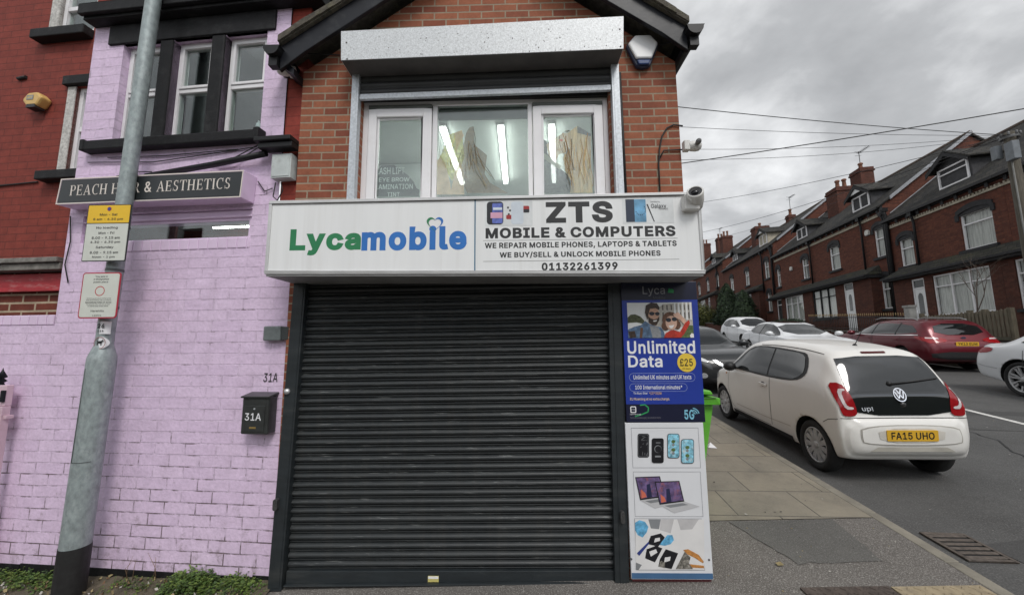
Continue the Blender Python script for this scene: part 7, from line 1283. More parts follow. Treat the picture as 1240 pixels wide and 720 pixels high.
# grey car further up the kerb
c = Car('parked_car', 'grey car whose roof shows above the dark crossover', 'car', body_prof(4.2, 1.78, 1.52, 1.02, 3.0, .7, 2.1, 0, .9, 0), paint('mid_grey_paint', (.22, .23, .24), .4), axles=(.8, 3.35), wr=.31, ww=.2, track=.74, rim=('spoke', 10), **place(5.1, 15.6, hd))
finish_front(c, 1.78, 1.52, 1.02, .90); finish_side(c, [(.7, 1.02), (.75, 1.36), (2.0, 1.40), (2.85, 1.06), (2.8, 1.0)], 1.0, (1.45, 2.25), ((1.5, 2.9),)); c.mirrors(2.7, 1.06, .99, TRIM)
WHT = paint('white_car_paint', (.72, .73, .74)); hd = pi+TD
c = Car('parked_car', 'white SUV facing the camera in front of the conifers, furthest white car', 'car', body_prof(4.45, 1.85, 1.63, 1.08, 3.15, .8, 2.25, 0, .98, 0), WHT, axles=(.85, 3.52), wr=.345, ww=.23, track=.78, rim=('spoke', 10), **place(12.75, 21.5, hd))
finish_front(c, 1.85, 1.63, 1.08, .98); finish_side(c, [(.55, 1.10), (.8, 1.45), (2.1, 1.50), (2.95, 1.12), (2.9, 1.05)], 1.05, (1.3, 2.2), ((.98, 1.4), (1.45, 2.95))); c.mirrors(2.8, 1.12, 1.04, WHT, 1.3); c.panel('bumper', [(-.75, .26), (-.8, .48), (.8, .48), (.75, .26)], 'F', TRIM, off=.007, smooth=1)
c = Car('parked_car', 'white saloon with black roof glass facing the camera, seen over the cream hatchback', 'car', body_prof(4.7, 1.85, 1.44, .98, 3.45, 1.25, 2.25, 0, .82, 1.03, hatch=False, gc=.16), WHT, axles=(.95, 3.82), wr=.34, ww=.235, track=.785, rim=('big', 5), **place(9.6, 13.7, hd))
finish_front(c, 1.85, 1.44, .98, .82, grille=False); finish_side(c, [(.75, 1.02), (1.15, 1.30), (1.8, 1.36), (2.4, 1.33), (3.2, 1.0), (3.1, .95)], .95, (1.85,), ((1.0, 1.85), (1.9, 3.2)), None); c.mirrors(3.0, 1.04, 1.03, WHT, 1.2)
c.panel('roof_glass', [(-.52, 1.2), (-.56, 2.3), (.56, 2.3), (.52, 1.2)], 'T', CARGLASS, off=.004, smooth=1)
# red estate, tail towards us
RED = paint('wine_red_paint', (.125, .006, .014), .35)
c = Car('parked_car', 'wine red estate car with roof rails parked tail-on by the picket fence', 'car', body_prof(4.75, 1.84, 1.49, 1.0, 3.35, .62, 2.35, 0, .85, 0), RED, axles=(1.0, 3.72), wr=.325, ww=.22, track=.78, rim=('spoke', 10), **place(12.8, 13.25, TD))
finish_front(c, 1.84, 1.49, 1.0, .85); finish_side(c, [(.45, 1.06), (.62, 1.22), (.9, 1.33), (2.3, 1.37), (3.1, 1.03), (3.0, .98)], .98, (1.25, 2.25), ((1.05, 2.2), (2.25, 3.2)), [(.42, 1.03), (1.5, .985), (3.1, .965)])
c.panel('rear_window', [(-.60, 1.04), (-.50, 1.36), (.50, 1.36), (.60, 1.04)], 'B', CARGLASS, smooth=1, off=.006)
for sx in (-1, 1):
    tl = c.panel('tail_light', [(sx*a, b) for a, b in ((.40, .86), (.44, .95), (.80, 1.0), (.86, .93), (.84, .80), (.70, .82))], 'B', TAILR, smooth=1, off=.010); c.panel('reversing_light', [(sx*a, b) for a, b in ((.58, .93), (.60, .965), (.82, .97), (.83, .935))], 'B', TAILW, off=.014, parent=tl)
    q = MB(); q.tube([(sx*.60, y_-c.y0, z_) for y_, z_ in ((.75, 1.46), (.95, 1.515), (2.2, 1.525), (2.45, 1.47))], .018, 6); q.build('roof_rail', P('rail_grey', (.30, .30, .30), .4, .5), c.root)
for sd in 'LR': c.panel('tail_light', [(.12, .84), (.14, .93), (.42, 1.0), (.55, .985), (.40, .90)], sd, TAILR, smooth=1, off=.010)
c.panel('bumper', [(-.80, .36), (-.84, .58), (.84, .58), (.80, .36)], 'B', TRIM, smooth=1, off=.008); c.plate('B', 0, .80, .52, .11, 'YK13 EUM', PLATEY, y_out=.02)
q = MB(); pb = c.surf('B', 0, .965); q.prism(ell(0, 0, .06, .028, 18), -.006, 0, 'y'); q.v = [tuple(Vector(v)+pb+Vector((0, -.02, 0))) for v in q.v]; q.build('badge', P('badge_blue', (.12, .15, .25), .2, .6), c.root); c.mirrors(3.05, 1.02, 1.02, RED, 1.2)
# white coupe-like saloon cut off by the right edge
c = Car('parked_car', 'white saloon with dark multi spoke alloys cut off by the right edge', 'car', body_prof(4.7, 1.85, 1.40, .96, 3.4, 1.15, 2.2, 0, .80, 1.00, hatch=False, gc=.16), WHT, axles=(.98, 3.80), wr=.34, ww=.235, track=.79, rim=('big', 7), **place(10.35, 6.25, hd))
finish_front(c, 1.85, 1.40, .96, .80); finish_side(c, [(.85, .98), (1.25, 1.26), (1.9, 1.32), (2.4, 1.29), (3.2, .97), (3.1, .92)], .92, (1.9,), ((1.05, 1.9), (1.95, 3.2))); c.mirrors(3.0, 1.02, 1.02, WHT, 1.2)
for sd in 'LR':
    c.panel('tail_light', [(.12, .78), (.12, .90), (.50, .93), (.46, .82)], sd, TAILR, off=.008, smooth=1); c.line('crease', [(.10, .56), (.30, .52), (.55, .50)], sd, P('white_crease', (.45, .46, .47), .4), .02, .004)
# ================================================================== the brick terrace across the side street
TB = brick('terrace_brick', (.155, .054, .034), (.100, .036, .025), (.085, .048, .036), .23, .078, .006, .5, .3, stain=(.07, .035, .028), stainamt=.6, rough=.9)
TB2 = brick('terrace_brick_dark', (.120, .044, .030), (.080, .031, .022), (.07, .042, .034), .23, .078, .006, .5, .3, stain=(.05, .03, .026), stainamt=.7, rough=.9, seed=.3)
SLATE = brick('roof_slate', (.052, .049, .044), (.027, .027, .027), (.010, .010, .010), .30, .20, .010, .7, .35, stain=(.085, .08, .055), stainamt=.5, rough=.9)
BAYROOF = brick('mossy_bay_slate', (.060, .057, .046), (.042, .042, .038), (.018, .018, .016), .30, .18, .010, .7, .4, stain=(.085, .09, .04), stainamt=.7, rough=.95)
BSTONE = P('blackened_stone', (.018, .018, .020), .75, var=.4, scale=12, bmp=.3); DENT = P('cream_dentils', (.42, .38, .30), .8, var=.2, scale=6, dirt=(.18, .15, .12), dirtamt=.6); TGLASS = glass('terrace_glass', (.97, .98, .97), .8, 1.4, 1.0)
POT = P('clay_pot', (.20, .09, .055), .85, var=.3, scale=8); LEAD = P('lead_flashing', (.30, .31, .33), .6, var=.2); NET = P('net_curtain_far', (.50, .50, .48), .9, var=.3, scale=5, stretch=(7, 7, .25), dirt=(.12, .12, .115), dirtamt=.9)
DOORW = P('white_door', (.70, .71, .71), .35, var=.05); DOORD = P('dark_door', (.035, .03, .03), .4)
random.seed(21)
def sash_window(par, x0, x1, z0, z1, y, kind, m=UPVC, curtain=True):
    w = .055; mb = MB(); frame_rect(mb, x0, x1, z0, z1, w, y, y+.07); W_ = x1-x0; Hh = z1-z0
    if kind == 'sash': mb.box(x0+w, x1-w, y+.0, y+.07, z0+Hh*.62, z0+Hh*.62+.05)
    elif kind == 'bay':
        for k in (1, 2): mb.box(x0+W_*k/3-.03, x0+W_*k/3+.03, y-.005, y+.07, z0+w, z1-w)
        for k in range(3): mb.box(x0+W_*k/3+.03 if k else x0+w, x0+W_*(k+1)/3-.03 if k < 2 else x1-w, y, y+.07, z0+Hh*.70, z0+Hh*.70+.045)
    elif kind == 'pair': mb.box((x0+x1)/2-.025, (x0+x1)/2+.025, y, y+.07, z0+w, z1-w)
    elif kind == 'top': mb.box(x0+w, x1-w, y, y+.07, z0+Hh*.68, z0+Hh*.68+.05)
    o = mb.build('window', m, par)
    q = MB(); q.box(x0+.03, x1-.03, y+.04, y+.046, z0+.03, z1-.03); q.build('pane', TGLASS, o)
    if curtain:
        q = MB(); n = max(8, int(W_/.045)); v = []
        top = z1-.04; 
        for i in range(n+1):
            x = x0+.03+(W_-.06)*i/n; yy = y+.12+.02*sin(i*1.9)+.012*sin(i*.7); g = .0
            if kind == 'bay': g = .0
            v += [(x, yy, z0+.02+g), (x, yy, top)]
        fs = [(2*i, 2*i+2, 2*i+3, 2*i+1) for i in range(n) if not (curtain == 'half' and .32 < i/n < .68)]
        q.add(v, fs, 0, True); q.build('curtain', NET, o)
    q = MB(); q.add([(x0-.02, y+.26, z0-.02), (x1+.02, y+.26, z0-.02), (x1+.02, y+.26, z1+.02), (x0-.02, y+.26, z1+.02)], [(0, 1, 2, 3)]); q.build('room', DARKROOM, o)
    return o
def arch_head(par, x0, x1, z, rise=.16):
    mb = MB(); n = 10; xs = [x0-.10+(x1-x0+.20)*i/n for i in range(n+1)]; cx = (x0+x1)/2; hw = (x1-x0)/2+.10
    lo = [(x, z+rise*(1-((x-cx)/hw)**2)-.02) for x in xs]; up = [(x, z+rise*1.15*(1-((x-cx)/hw)**2)+.17) for x in xs]
    mb.prism(lo+up[::-1], -.045, .0, 'y'); mb.box(x0-.15, x0-.002, -.05, -.001, z-.24, z+.03); mb.box(x1+.002, x1+.15, -.05, -.001, z-.24, z+.03)
    mb.prism([(x0, z-.05), (x1, z-.05)]+[(p[0], p[1]) for p in lo[::-1]], -.012, .02, 'y'); mb.build('arch_head', BSTONE, par)
def terrace(name, label, s_start, s_end, zo, bay, doors, bays, uppers, strips, dormers, chimneys, pipes, zg, white_band=True, group='brick terraced houses up the street', wall_m=TB, ends=(1, 1)):
    """one stepped block of the terrace; x runs towards the viewer from the far end, y into the house"""
    Lh = s_end-s_start; org = tw(s_end, 15); o = thing(name, label, 'terraced house', (org.x, org.y, zo), -(pi/2+TH)); X = lambda s_: s_end-s_
    EAV, RID, RT = 7.62, 10.95, 4.1
    holes = [(X(b), X(a), c, d) for a, b, c, d, *_k in uppers]+[(X(b), X(a), c, d) for a, b, c, d, *_k in strips]
    mb = MB(); wall_holes(mb, 0, Lh, zg-1, EAV, holes, .14); 
    for xe in (0, Lh):
        q = [(xe, 0, zg-1), (xe, 2*RT, zg-1), (xe, 2*RT, EAV), (xe, RT, RID), (xe, 0, EAV)]; mb.add(q, [(0, 1, 2, 3, 4)])
    mb.add([(0, 2*RT, zg-1), (Lh, 2*RT, zg-1), (Lh, 2*RT, EAV), (0, 2*RT, EAV)], [(0, 1, 2, 3)]); mb.build('wall', wall_m, o)
    sl = (RID-EAV)/RT
    rf = MB(); rf.prism([(-.22, EAV-.20*sl+.05), (RT, RID+.05), (2*RT+.2, EAV-.2*sl+.05), (2*RT+.2, EAV-.2*sl+.13), (RT, RID+.14), (-.22, EAV-.20*sl+.13)], -.06*ends[0], Lh+.10*ends[1], 'x'); rf = rf.build('roof', SLATE, o)
    q = MB(); vp = [(.3, EAV+.3*sl+.02), (RT, RID+.02), (RT, RID+.20), (.3, EAV+.3*sl+.19)]
    if ends[1]: q.prism(vp, Lh+.10, Lh+.17, 'x')
    if ends[0]: q.prism(vp, -.13, -.06, 'x')
    q.build('verge', LEAD, rf)
    q = MB(); q.tube([(-.06*ends[0], RT, RID+.13), (Lh+.1*ends[1], RT, RID+.13)], .10, 6); q.build('ridge', P('ridge_tile', (.10, .075, .06), .9, var=.4, scale=8), rf)
    q = MB(); q.box(0, Lh, -.12, -.001, EAV-.20, EAV-.02)
    k = .2
    while k < Lh-.1: q.box(k, k+.12, -.16, -.12, EAV-.36, EAV-.06); k += .62
    q.build('eaves_corbel', BSTONE, o)
    q = MB(); q.box(0, Lh, -.30, -.20, EAV-.17, EAV-.06); q.build('gutter', PLASTIC_BLACK, o)
    q = MB()
    if white_band:
        q.box(0, Lh, -.05, -.001, EAV-.50, EAV-.42); k = .06
        while k < Lh-.08: q.box(k, k+.07, -.06, -.001, EAV-.42, EAV-.345); k += .14
        q.build('dentil_band', DENT, o)
    # front bay with its lean-to roof
    if bay:
        b0, b1, zt_, be = bay; xb0, xb1 = X(b1), X(b0); PB = -.45
        hb = [(X(b), X(a), c, d) for a, b, c, d, *_k in bays]+[(X(b), X(a), zg-.6, d) for a, b, d, *_k in doors]
        mb = MB(); wall_holes(mb, xb0, xb1, zg-1, zt_, hb, .12, y=PB); 
        for xe in (xb0, xb1): mb.add([(xe, PB, zg-1), (xe, -.001, zg-1), (xe, -.001, zt_), (xe, PB, zt_)], [(0, 1, 2, 3)])
        bw = mb.build('bay_wall', TB2, o)
        fa, fb = .22*be[0], .22*be[1]; mb = MB(); v = [(xb0-fa, PB-.32, zt_), (xb1+fb, PB-.32, zt_), (xb1+fb*.1, -.001, zt_+.52), (xb0-fa*.1, -.001, zt_+.52)]
        mb.add(v, [(0, 1, 2, 3)]); mb.add([v[1], (xb1+fb+.001, -.001, zt_+.02), v[2]], [(0, 1, 2)]); mb.add([v[0], v[3], (xb0-fa-.001, -.001, zt_+.02)], [(0, 1, 2)]); mb.build('bay_roof', BAYROOF, o)
        mb = MB(); mb.box(xb0-fa*.9, xb1+fb*.9, PB-.30, -.002, zt_-.15, zt_-.004); mb.box(xb0-fa, xb1+fb, PB-.40, PB-.325, zt_-.06, zt_+.03); mb.build('bay_fascia', BSTONE, o)
        for a, b, c, d, fm in bays:
            sash_window(o, X(b)+.01, X(a)-.01, c, d, PB+.04, 'bay', fm); mb = MB(); mb.box(X(b)-.08, X(a)+.08, PB-.08, PB+.05, c-.11, c-.005); mb.build('sill', BSTONE, o)
        for a, b, d, dm in doors:
            x0, x1 = X(b), X(a); q = MB(); frame_rect(q, x0+.005, x1-.005, zg-.7, d-.01, .06, PB+.03, PB+.11); q.box(x0+.06, x1-.06, PB+.03, PB+.11, d-.46, d-.40); fr_ = q.build('door_frame', UPVC, o)
            q = MB(); q.box(x0+.066, x1-.066, PB+.05, PB+.095, zg-.63, d-.465); dd_ = q.build('door', dm, o); hh = d-.47-zg+.6
            q = MB(); cxd = (x0+x1)/2; q.prism([(cxd-.13, d-1.6)]+[(cxd+.13*cos(a_), d-.85+.2*sin(a_)) for a_ in np.linspace(0, pi, 10)][0:0]+[(cxd+.13, d-1.6), (cxd+.13, d-.85)]+[(cxd+.13*cos(a_), d-.85+.20*sin(a_)) for a_ in np.linspace(0.1, pi-.1, 8)]+[(cxd-.13, d-.85)], PB+.044, PB+.0495, 'y'); q.build('door_light', P('door_light_dark', (.05, .055, .055), .1), dd_)
            q = MB(); q.box(x0+.10, x0+.13, PB+.02, PB+.049, d-1.62, d-1.42); q.build('handle', CHROME, dd_); q = MB(); q.box(x0+.065, x1-.065, PB+.06, PB+.066, d-.40, d-.075); q.build('fanlight', P('fanlight_dark', (.04, .045, .045), .08), dd_)
    for a, b, c, d, kind in uppers+strips:
        sash_window(o, X(b)+.005, X(a)-.005, c, d, .05, kind, UPVC, 'half' if random.random() < .35 else True); arch_head(o, X(b), X(a), d); mb = MB(); mb.box(X(b)-.12, X(a)+.12, -.10, .04, c-.13, c-.004); mb.build('sill', BSTONE, o)
    for a, b, c, d, kind, white in dormers:
        x0, x1 = X(b), X(a); yf = .55; cx = (x0+x1)/2; hw = (x1-x0)/2+.10; zr = d+.62
        q = MB(); ydep = (zr-EAV)/sl; q.add([(x0-.10, yf, c-.10), (x1+.10, yf, c-.10), (x1+.10, yf, d+.08), (cx, yf, zr-.05), (x0-.10, yf, d+.08)], [(0, 1, 2, 3, 4)])
        for xe in (x0-.10, x1+.10): q.add([(xe, yf, c-.10), (xe, (d+.08-EAV)/sl, d+.08), (xe, yf, d+.08)], [(0, 1, 2)])
        dm = q.build('dormer', DENT if white == 'all' else P('dormer_slate_hung', (.045, .045, .048), .8, var=.4, scale=6, bmp=.4), o)
        q = MB()
        for sx in (-1, 1): xe = cx+sx*(hw+.22); ze = d+.08-(.22)*.62; q.add([(cx, yf-.28, zr), (xe, yf-.28, ze), (xe, (ze+.12-EAV)/sl+.2, ze+.06), (cx, ydep+.1, zr+.04), (cx, yf-.28, zr+.07), (xe, yf-.28, ze+.07), (xe, (ze+.12-EAV)/sl+.2, ze+.13), (cx, ydep+.1, zr+.11)], [(0,1,2,3),(7,6,5,4),(0,4,5,1),(1,5,6,2),(2,6,7,3)])
        q.build('dormer_roof', SLATE, dm)
        q = MB()
        for sx in (-1, 1): xe = cx+sx*(hw+.20); ze = d+.09-.20*.62; q.prism([(cx, zr-.02), (xe, ze-.02), (xe, ze-.17), (cx, zr-.19)] if sx > 0 else [(xe, ze-.02), (cx, zr-.02), (cx, zr-.19), (xe, ze-.17)], yf-.30, yf-.26, 'y')
        q.build('barge_board', BSTONE, dm)
        if white: q = MB(); q.prism([(cx-hw*.72, d+.15), (cx+hw*.72, d+.15), (cx, zr-.16)], yf-.235, yf-.2, 'y'); q.build('gable_panel', DOORW if white in ('gable', 'all') else BSTONE, dm)
        q = MB(); frame_rect(q, x0, x1, c, d, .06, yf-.06, yf-.002)
        if kind == 'pair': q.box(cx-.03, cx+.03, yf-.06, yf-.002, c+.06, d-.06)
        else: q.box(x0+.06, x1-.06, yf-.06, yf-.002, c+(d-c)*.66, c+(d-c)*.66+.05)
        wo = q.build('window', UPVC, dm)
    for a, tt, wx, wy, zb_, zt_, npots in chimneys:
        x = X(a); q = MB(); q.box(x-wx/2, x+wx/2, tt-wy/2, tt+wy/2, zb_, zt_-.30); q.box(x-wx/2-.06, x+wx/2+.06, tt-wy/2-.06, tt+wy/2+.06, zt_-.30, zt_-.18); q.box(x-wx/2-.02, x+wx/2+.02, tt-wy/2-.02, tt+wy/2+.02, zt_-.18, zt_); ch = q.build('chimney', TB2, rf)
        for i in range(npots):
            q = MB(); py = tt+(i-(npots-1)/2)*.42; hpt = random.uniform(.45, .8); q.lathe([(.15, 0), (.13, .08), (.105, hpt-.15), (.15, hpt-.12), (.15, hpt-.04), (.11, hpt), (.09, hpt-.05)], 12, M=Matrix.Translation((x, py, zt_))); q.build('chimney_pot', POT if random.random() < .7 else LEAD, ch)
    for a, z0_, z1_, r_ in pipes:
        q = MB(); x = X(a); q.tube([(x, -.24, z1_), (x, -.14, z1_-.25), (x, -.11, z1_-.5), (x, -.11, z0_)], r_, 8); q.box(x-.11, x+.11, -.27, -.03, z1_-.12, z1_+.08); q.build('downpipe', PLASTIC_BLACK, o)
    return o
def pair(mid, labels, s_start, s_end, zo, bay, doors, bays, uppers, strips, dormers, chimneys, pipes, zg, white_band=True, walls=(TB, TB)):
    for i, (a, b) in enumerate(((s_start, mid-.004), (mid+.004, s_end))):
        if labels[i] is None: continue
        f = lambda L_: [e_ for e_ in L_ if a <= ((e_[0]+e_[1])/2 if len(e_) > 2 and e_[1] > e_[0] and e_ not in chimneys and e_ not in pipes else e_[0]) <= b]
        bb = (max(bay[0], a), min(bay[1], b), bay[2], (1 if bay[1] < b else 0, 1 if bay[0] > a else 0)) if bay and bay[0] < b and bay[1] > a else None
        terrace('terraced_house', labels[i], a, b, zo, bb, f(doors), f(bays), f(uppers), f(strips), f(dormers), f(chimneys), f(pipes), zg, white_band, wall_m=walls[i], ends=(0, 1) if i == 0 else (1, 0))
W_ = UPVC
# block nearest the viewer (A), then each block up the hill one step higher
pair(16.62, ('nearest terraced house cut by the right edge, behind the wooden telegraph pole', 'brick terraced house with a wide gabled dormer and white door behind the picket fence'), 10.35, 22.25, 0, (10.9, 21.6, 4.52), [(19.88, 20.55, 4.30, DOORW), (12.6, 13.3, 4.3, DOORW)], [(17.05, 19.45, 2.58, 4.28, W_), (13.7, 16.2, 2.58, 4.28, W_)],
        [(17.15, 18.42, 5.12, 6.60, 'top'), (20.78, 21.58, 5.08, 6.42, 'sash'), (13.9, 14.9, 5.12, 6.56, 'top')], [], [(18.35, 19.72, 8.16, 9.02, 'top', None), (13.0, 14.3, 8.16, 9.02, 'top', None)], [(16.3, 3.6, .9, .7, 10.2, 12.3, 2)], [(20.45, 4.6, 7.4, .05), (22.05, .5, 8.15, .09), (22.2, .5, 8.0, .065)], 1.75)
pair(28.98, ('brick terraced house with black framed bay window and white door behind the railings', 'brick terraced house with white framed bay window under the big twin chimney stack'), 22.32, 34.15, .85, (23.05, 34.4-.35, 4.12), [(24.45, 25.25, 3.98, DOORW), (32.6, 33.35, 3.95, DOORD)], [(26.05, 28.45, 2.12, 3.98, BSTONE), (29.6, 32.05, 2.12, 3.95, W_)],
        [(26.05, 27.0, 5.05, 6.55, 'sash'), (29.4, 30.2, 5.05, 6.5, 'sash'), (33.4, 33.95, 5.05, 6.5, 'sash'), (22.42, 23.12, 5.02, 6.55, 'sash')], [(22.42, 23.05, 2.32, 3.90, 'sash')], [(23.95, 25.3, 8.2, 9.0, 'pair', 'gable'), (30.2, 31.5, 8.2, 8.95, 'pair', None)], [(29.6, 2.6, 1.2, 1.3, 8.8, 11.25, 2), (30.2, 4.3, 1.1, .8, 10.4, 12.75, 1)], [(23.85, 3.9, 7.4, .05), (28.9, 4.4, 7.4, .05)], 1.75)
pair(39.22, ('brick terraced house with a white sided dormer, directly right of the conifers', 'brick terraced house rising directly behind the two conifers'), 34.22, 46.05, 1.90, (36.4, 46.0, 4.2), [(38, 38.8, 4.0, DOORD), (44, 44.8, 4.0, DOORW)], [(40.0, 42.2, 2.2, 3.95, W_)],
        [(39.3, 40.2, 5.0, 6.5, 'sash'), (43.3, 44.2, 5.0, 6.5, 'sash'), (35.2, 36.0, 5.0, 6.55, 'sash')], [(35.2, 35.9, 2.2, 3.8, 'sash')], [(36.3, 37.8, 8.25, 9.15, 'pair', 'all'), (43.2, 44.4, 8.3, 8.9, 'pair', None)], [(42.5, 2.6, 1.1, 1.3, 9.0, 11.4, 1), (40.0, 4.3, .6, .6, 10.4, 11.7, 1)], [(36.2, 3.9, 7.4, .06), (34.4, .5, 7.4, .09)], 1.75, white_band=False)
pair(51.47, ('far terraced house with one dormer between the conifers and the olive hedge', 'far terraced house with twin chimneys above the olive hedge'), 46.12, 58.0, 3.0, (48, 57.9, 4.2), [(50, 50.8, 4.0, DOORD)], [(52, 54.2, 2.2, 3.95, W_)],
        [(47.8, 48.8, 5.0, 6.5, 'sash'), (51.5, 52.4, 5.0, 6.5, 'sash'), (55.4, 56.4, 5.0, 6.5, 'sash')], [], [(50.2, 51.4, 8.3, 8.9, 'pair', None)], [(54, 3.2, 1.2, 1.2, 9.5, 12.5, 2), (57.4, 3.6, 1.0, 1.0, 9.8, 13.2, 2)], [(48, 3.9, 7.4, .07)], 1.75, white_band=False)
pair(64, ('furthest visible terraced house at the top of the street beside the sign end', None), 58.07, 70.0, 4.0, None, [], [], [(60.5, 61.5, 5.0, 6.5, 'sash'), (65.5, 66.5, 5.0, 6.5, 'sash')], [], [], [(63, 3.2, 1.2, 1.2, 9.5, 12.8, 2)], [], 1.75, white_band=False)
# ================================================================== front gardens, trees, pole and wires
struct(strip('garden_ground', -2, 72, 80, lambda y: xlat(12.55, y), lambda y: xlat(15.3, y), 3, .72, P('garden_soil', (.075, .07, .045), .95, var=.4, scale=2, bmp=.4)))
def tz(s_, lat): p = tw(s_, lat); return gz(p.x, p.y)
def troot(name, label, cat, s_, lat, z, group=None): p = tw(s_, lat); return thing(name, label, cat, (p.x, p.y, z), -(pi/2+TH), group)
def wall_run(name, label, s0, s1, h0, step=1.2, m_=TB2, hx=.0):
    o = troot(name, label, 'garden wall', s1, 12.4, 0); mb = MB(); cp = MB(); s_ = s1; x = 0
    while s_ > s0+.01:
        st = min(step, s_-s0); zt = tz(s_-st/2, 12.4)+h0; mb.box(x, x+st, 0, .22, tz(s_, 12.4)-.5, zt); cp.box(x-.01, x+st+.01, -.04, .26, zt+.001, zt+.07); x += st; s_ -= st
    mb.build('wall', m_, o); cp.build('coping', P('coping_stone', (.10, .095, .085), .9, var=.35, scale=5, bmp=.3), o); return o
wall_run('garden_wall', 'low brick garden wall under the picket fence', 13.9, 17.5, .62); wall_run('garden_wall', 'taller brick garden wall at the right edge beside the wooden pole', 8, 13.3, 1.45)
wall_run('garden_wall', 'low brick garden wall under the black iron railings', 17.6, 25.2, .72); wall_run('garden_wall', 'long low garden wall behind the white cars', 26.0, 60, .9)
WOODF = P('weathered_wood', (.14, .12, .085), .9, var=.35, scale=10, stretch=(4, 4, .4), dirt=(.11, .11, .07), dirtamt=.6)
pf = troot('picket_fence', 'weathered wooden picket fence behind the wine red estate car', 'fence', 17.4, 12.45, 0)
zf0, zf1 = 1.66, 2.50; q = MB()
for zr_ in (zf0+.18, zf1-.22): q.box(0, 3.1, .05, .085, zr_, zr_+.07)
q.build('rail', WOODF, pf)
for x in (-.04, 1.85, 2.35, 3.12): q = MB(); q.box(x-.06, x+.06, .04, .16, tz(17.4-x, 12.4)+.1, zf1+.06-.02*x); q.build('post', WOODF, pf, bevel=.01)
k = .06; q = MB()
while k < 3.05:
    hh = zf1-.02-random.random()*.03+.01*sin(k*9); q.prism([(k, zf0-.05), (k+.085, zf0-.05), (k+.085, hh-.04), (k+.0425, hh), (k, hh-.04)], .02, .048, 'y'); k += .128
q.build('palings', WOODF, pf)
rl = troot('iron_railings', 'black iron railings with tan spear tips along the garden walls', 'railings', 25.0, 12.5, 0)
q = MB(); tp = MB(); k = 0
while k < 7.3:
    zb_ = tz(25.0-k, 12.4)+.79; q.tube([(k, 0, zb_-.02), (k, 0, zb_+.74)], .011, 5); tp.lathe([(0, zb_+.86), (.022, zb_+.79), (.012, zb_+.74), (.018, zb_+.73)], 6, M=Matrix.Translation((k, 0, 0))); k += .13
for dz in (.12, .66): q.tube([(0, 0, tz(25, 12.4)+.79+dz), (3.65, 0, tz(21.35, 12.4)+.79+dz), (7.3, 0, tz(17.7, 12.4)+.79+dz)], .018, 5)
q.add(tp.v, tp.f, 1); q.build('bars', [P('railing_black', (.012, .012, .012), .5), P('tan_tip', (.30, .21, .10), .6, .3)], rl)
q = MB(); q.box(-.12, .12, -.12, .12, .2, 1.95); q.box(-.15, .15, -.15, .15, 1.95, 2.03); o = q.build('gate_pier', P('pale_gatepost', (.33, .33, .31), .85, var=.3, scale=5)); p_ = tw(17.75, 12.4); o.location = (p_.x, p_.y, tz(17.75, 12.4)-.12); o.rotation_euler = (0, 0, -(pi/2+TH)); tag(o, 'pale stone gatepost between the iron railings and the picket fence', 'gatepost')
def foliage(name, label, cat, loc, shape, n, mats, size, trunk=None, group=None):
    """crown of many small leaf clumps through a volume plus a tapered trunk"""
    o = thing(name, label, cat, loc, 0, group); mb = MB()
    for _ in range(n):
        p, d = shape(); d = (d+Vector((random.gauss(0, .5), random.gauss(0, .5), random.gauss(0, .5)))).normalized(); s1 = d.orthogonal().normalized(); s2 = d.cross(s1); L = size*random.uniform(.5, 1.3); a = random.random()*6.28
        e1 = (s1*cos(a)+s2*sin(a))*L; e2 = (s2*cos(a)-s1*sin(a))*L*.45; mb.add([p-e1*.5, p+e2*.5, p+e1, p-e2*.5], [(0, 1, 2, 3)], random.randrange(len(mats)))
    mb.build('crown', mats, o)
    if trunk: q = MB(); q.tube(*trunk); q.build('trunk', P('bark', (.07, .055, .04), .9, var=.4, scale=10), o)
    return o
CONM = [P('conifer_dark', (.018, .036, .014), .8, var=.4, scale=8), P('conifer_mid', (.028, .052, .018), .8, var=.4, scale=8), P('conifer_deep', (.010, .020, .010), .8, var=.4, scale=8)]
HEDM = [P('hedge_olive', (.075, .085, .018), .8, var=.4, scale=8), P('hedge_light', (.11, .115, .028), .8, var=.4, scale=8), P('hedge_dark', (.04, .05, .015), .8, var=.4, scale=8)]
random.seed(31)
def cone(h, r, r_top=.1, lump=.16):
    ph_ = [random.random()*6 for _ in range(4)]
    def f():
        t_ = random.random()**1.25; a = random.random()*2*pi; z = h*t_
        R = (r*(1-t_)**.62*(1 if t_ > .12 else .75+2*t_))*(1+lump*sin(3*a+ph_[0]+z*1.7)+lump*.7*sin(7*a+ph_[1]-z*3.1))+r_top*(1-t_); rho = R*(random.random()**.28)
        return Vector((rho*cos(a), rho*sin(a), z)), Vector((cos(a), sin(a), .7))
    return f
def blobs(bl):
    def f():
        c_, r = random.choice(bl); d = Vector((random.gauss(0, 1), random.gauss(0, 1), random.gauss(0, 1))).normalized(); k = random.random()**.33
        return Vector(c_)+Vector((d.x*r[0], d.y*r[1], d.z*r[2]))*k, d
    return f
foliage('conifer', 'tall dark green conifer in front of the far terrace, left and taller of two', 'tree', (19.6, 36.2, 3.2), cone(3.85, 1.35), 9000, CONM, .17, ([(0, 0, -.3), (.03, 0, 1.2), (0, .02, 3.0)], [.12, .09, .03], 7), 'conifers in a front garden')
foliage('conifer', 'dark green conifer in front of the far terrace, right and shorter of two', 'tree', (19.0, 32.6, 2.9), cone(3.0, 1.25), 8000, CONM, .16, ([(0, 0, -.3), (.02, .02, 1.0), (0, 0, 2.4)], [.11, .08, .03], 7), 'conifers in a front garden')
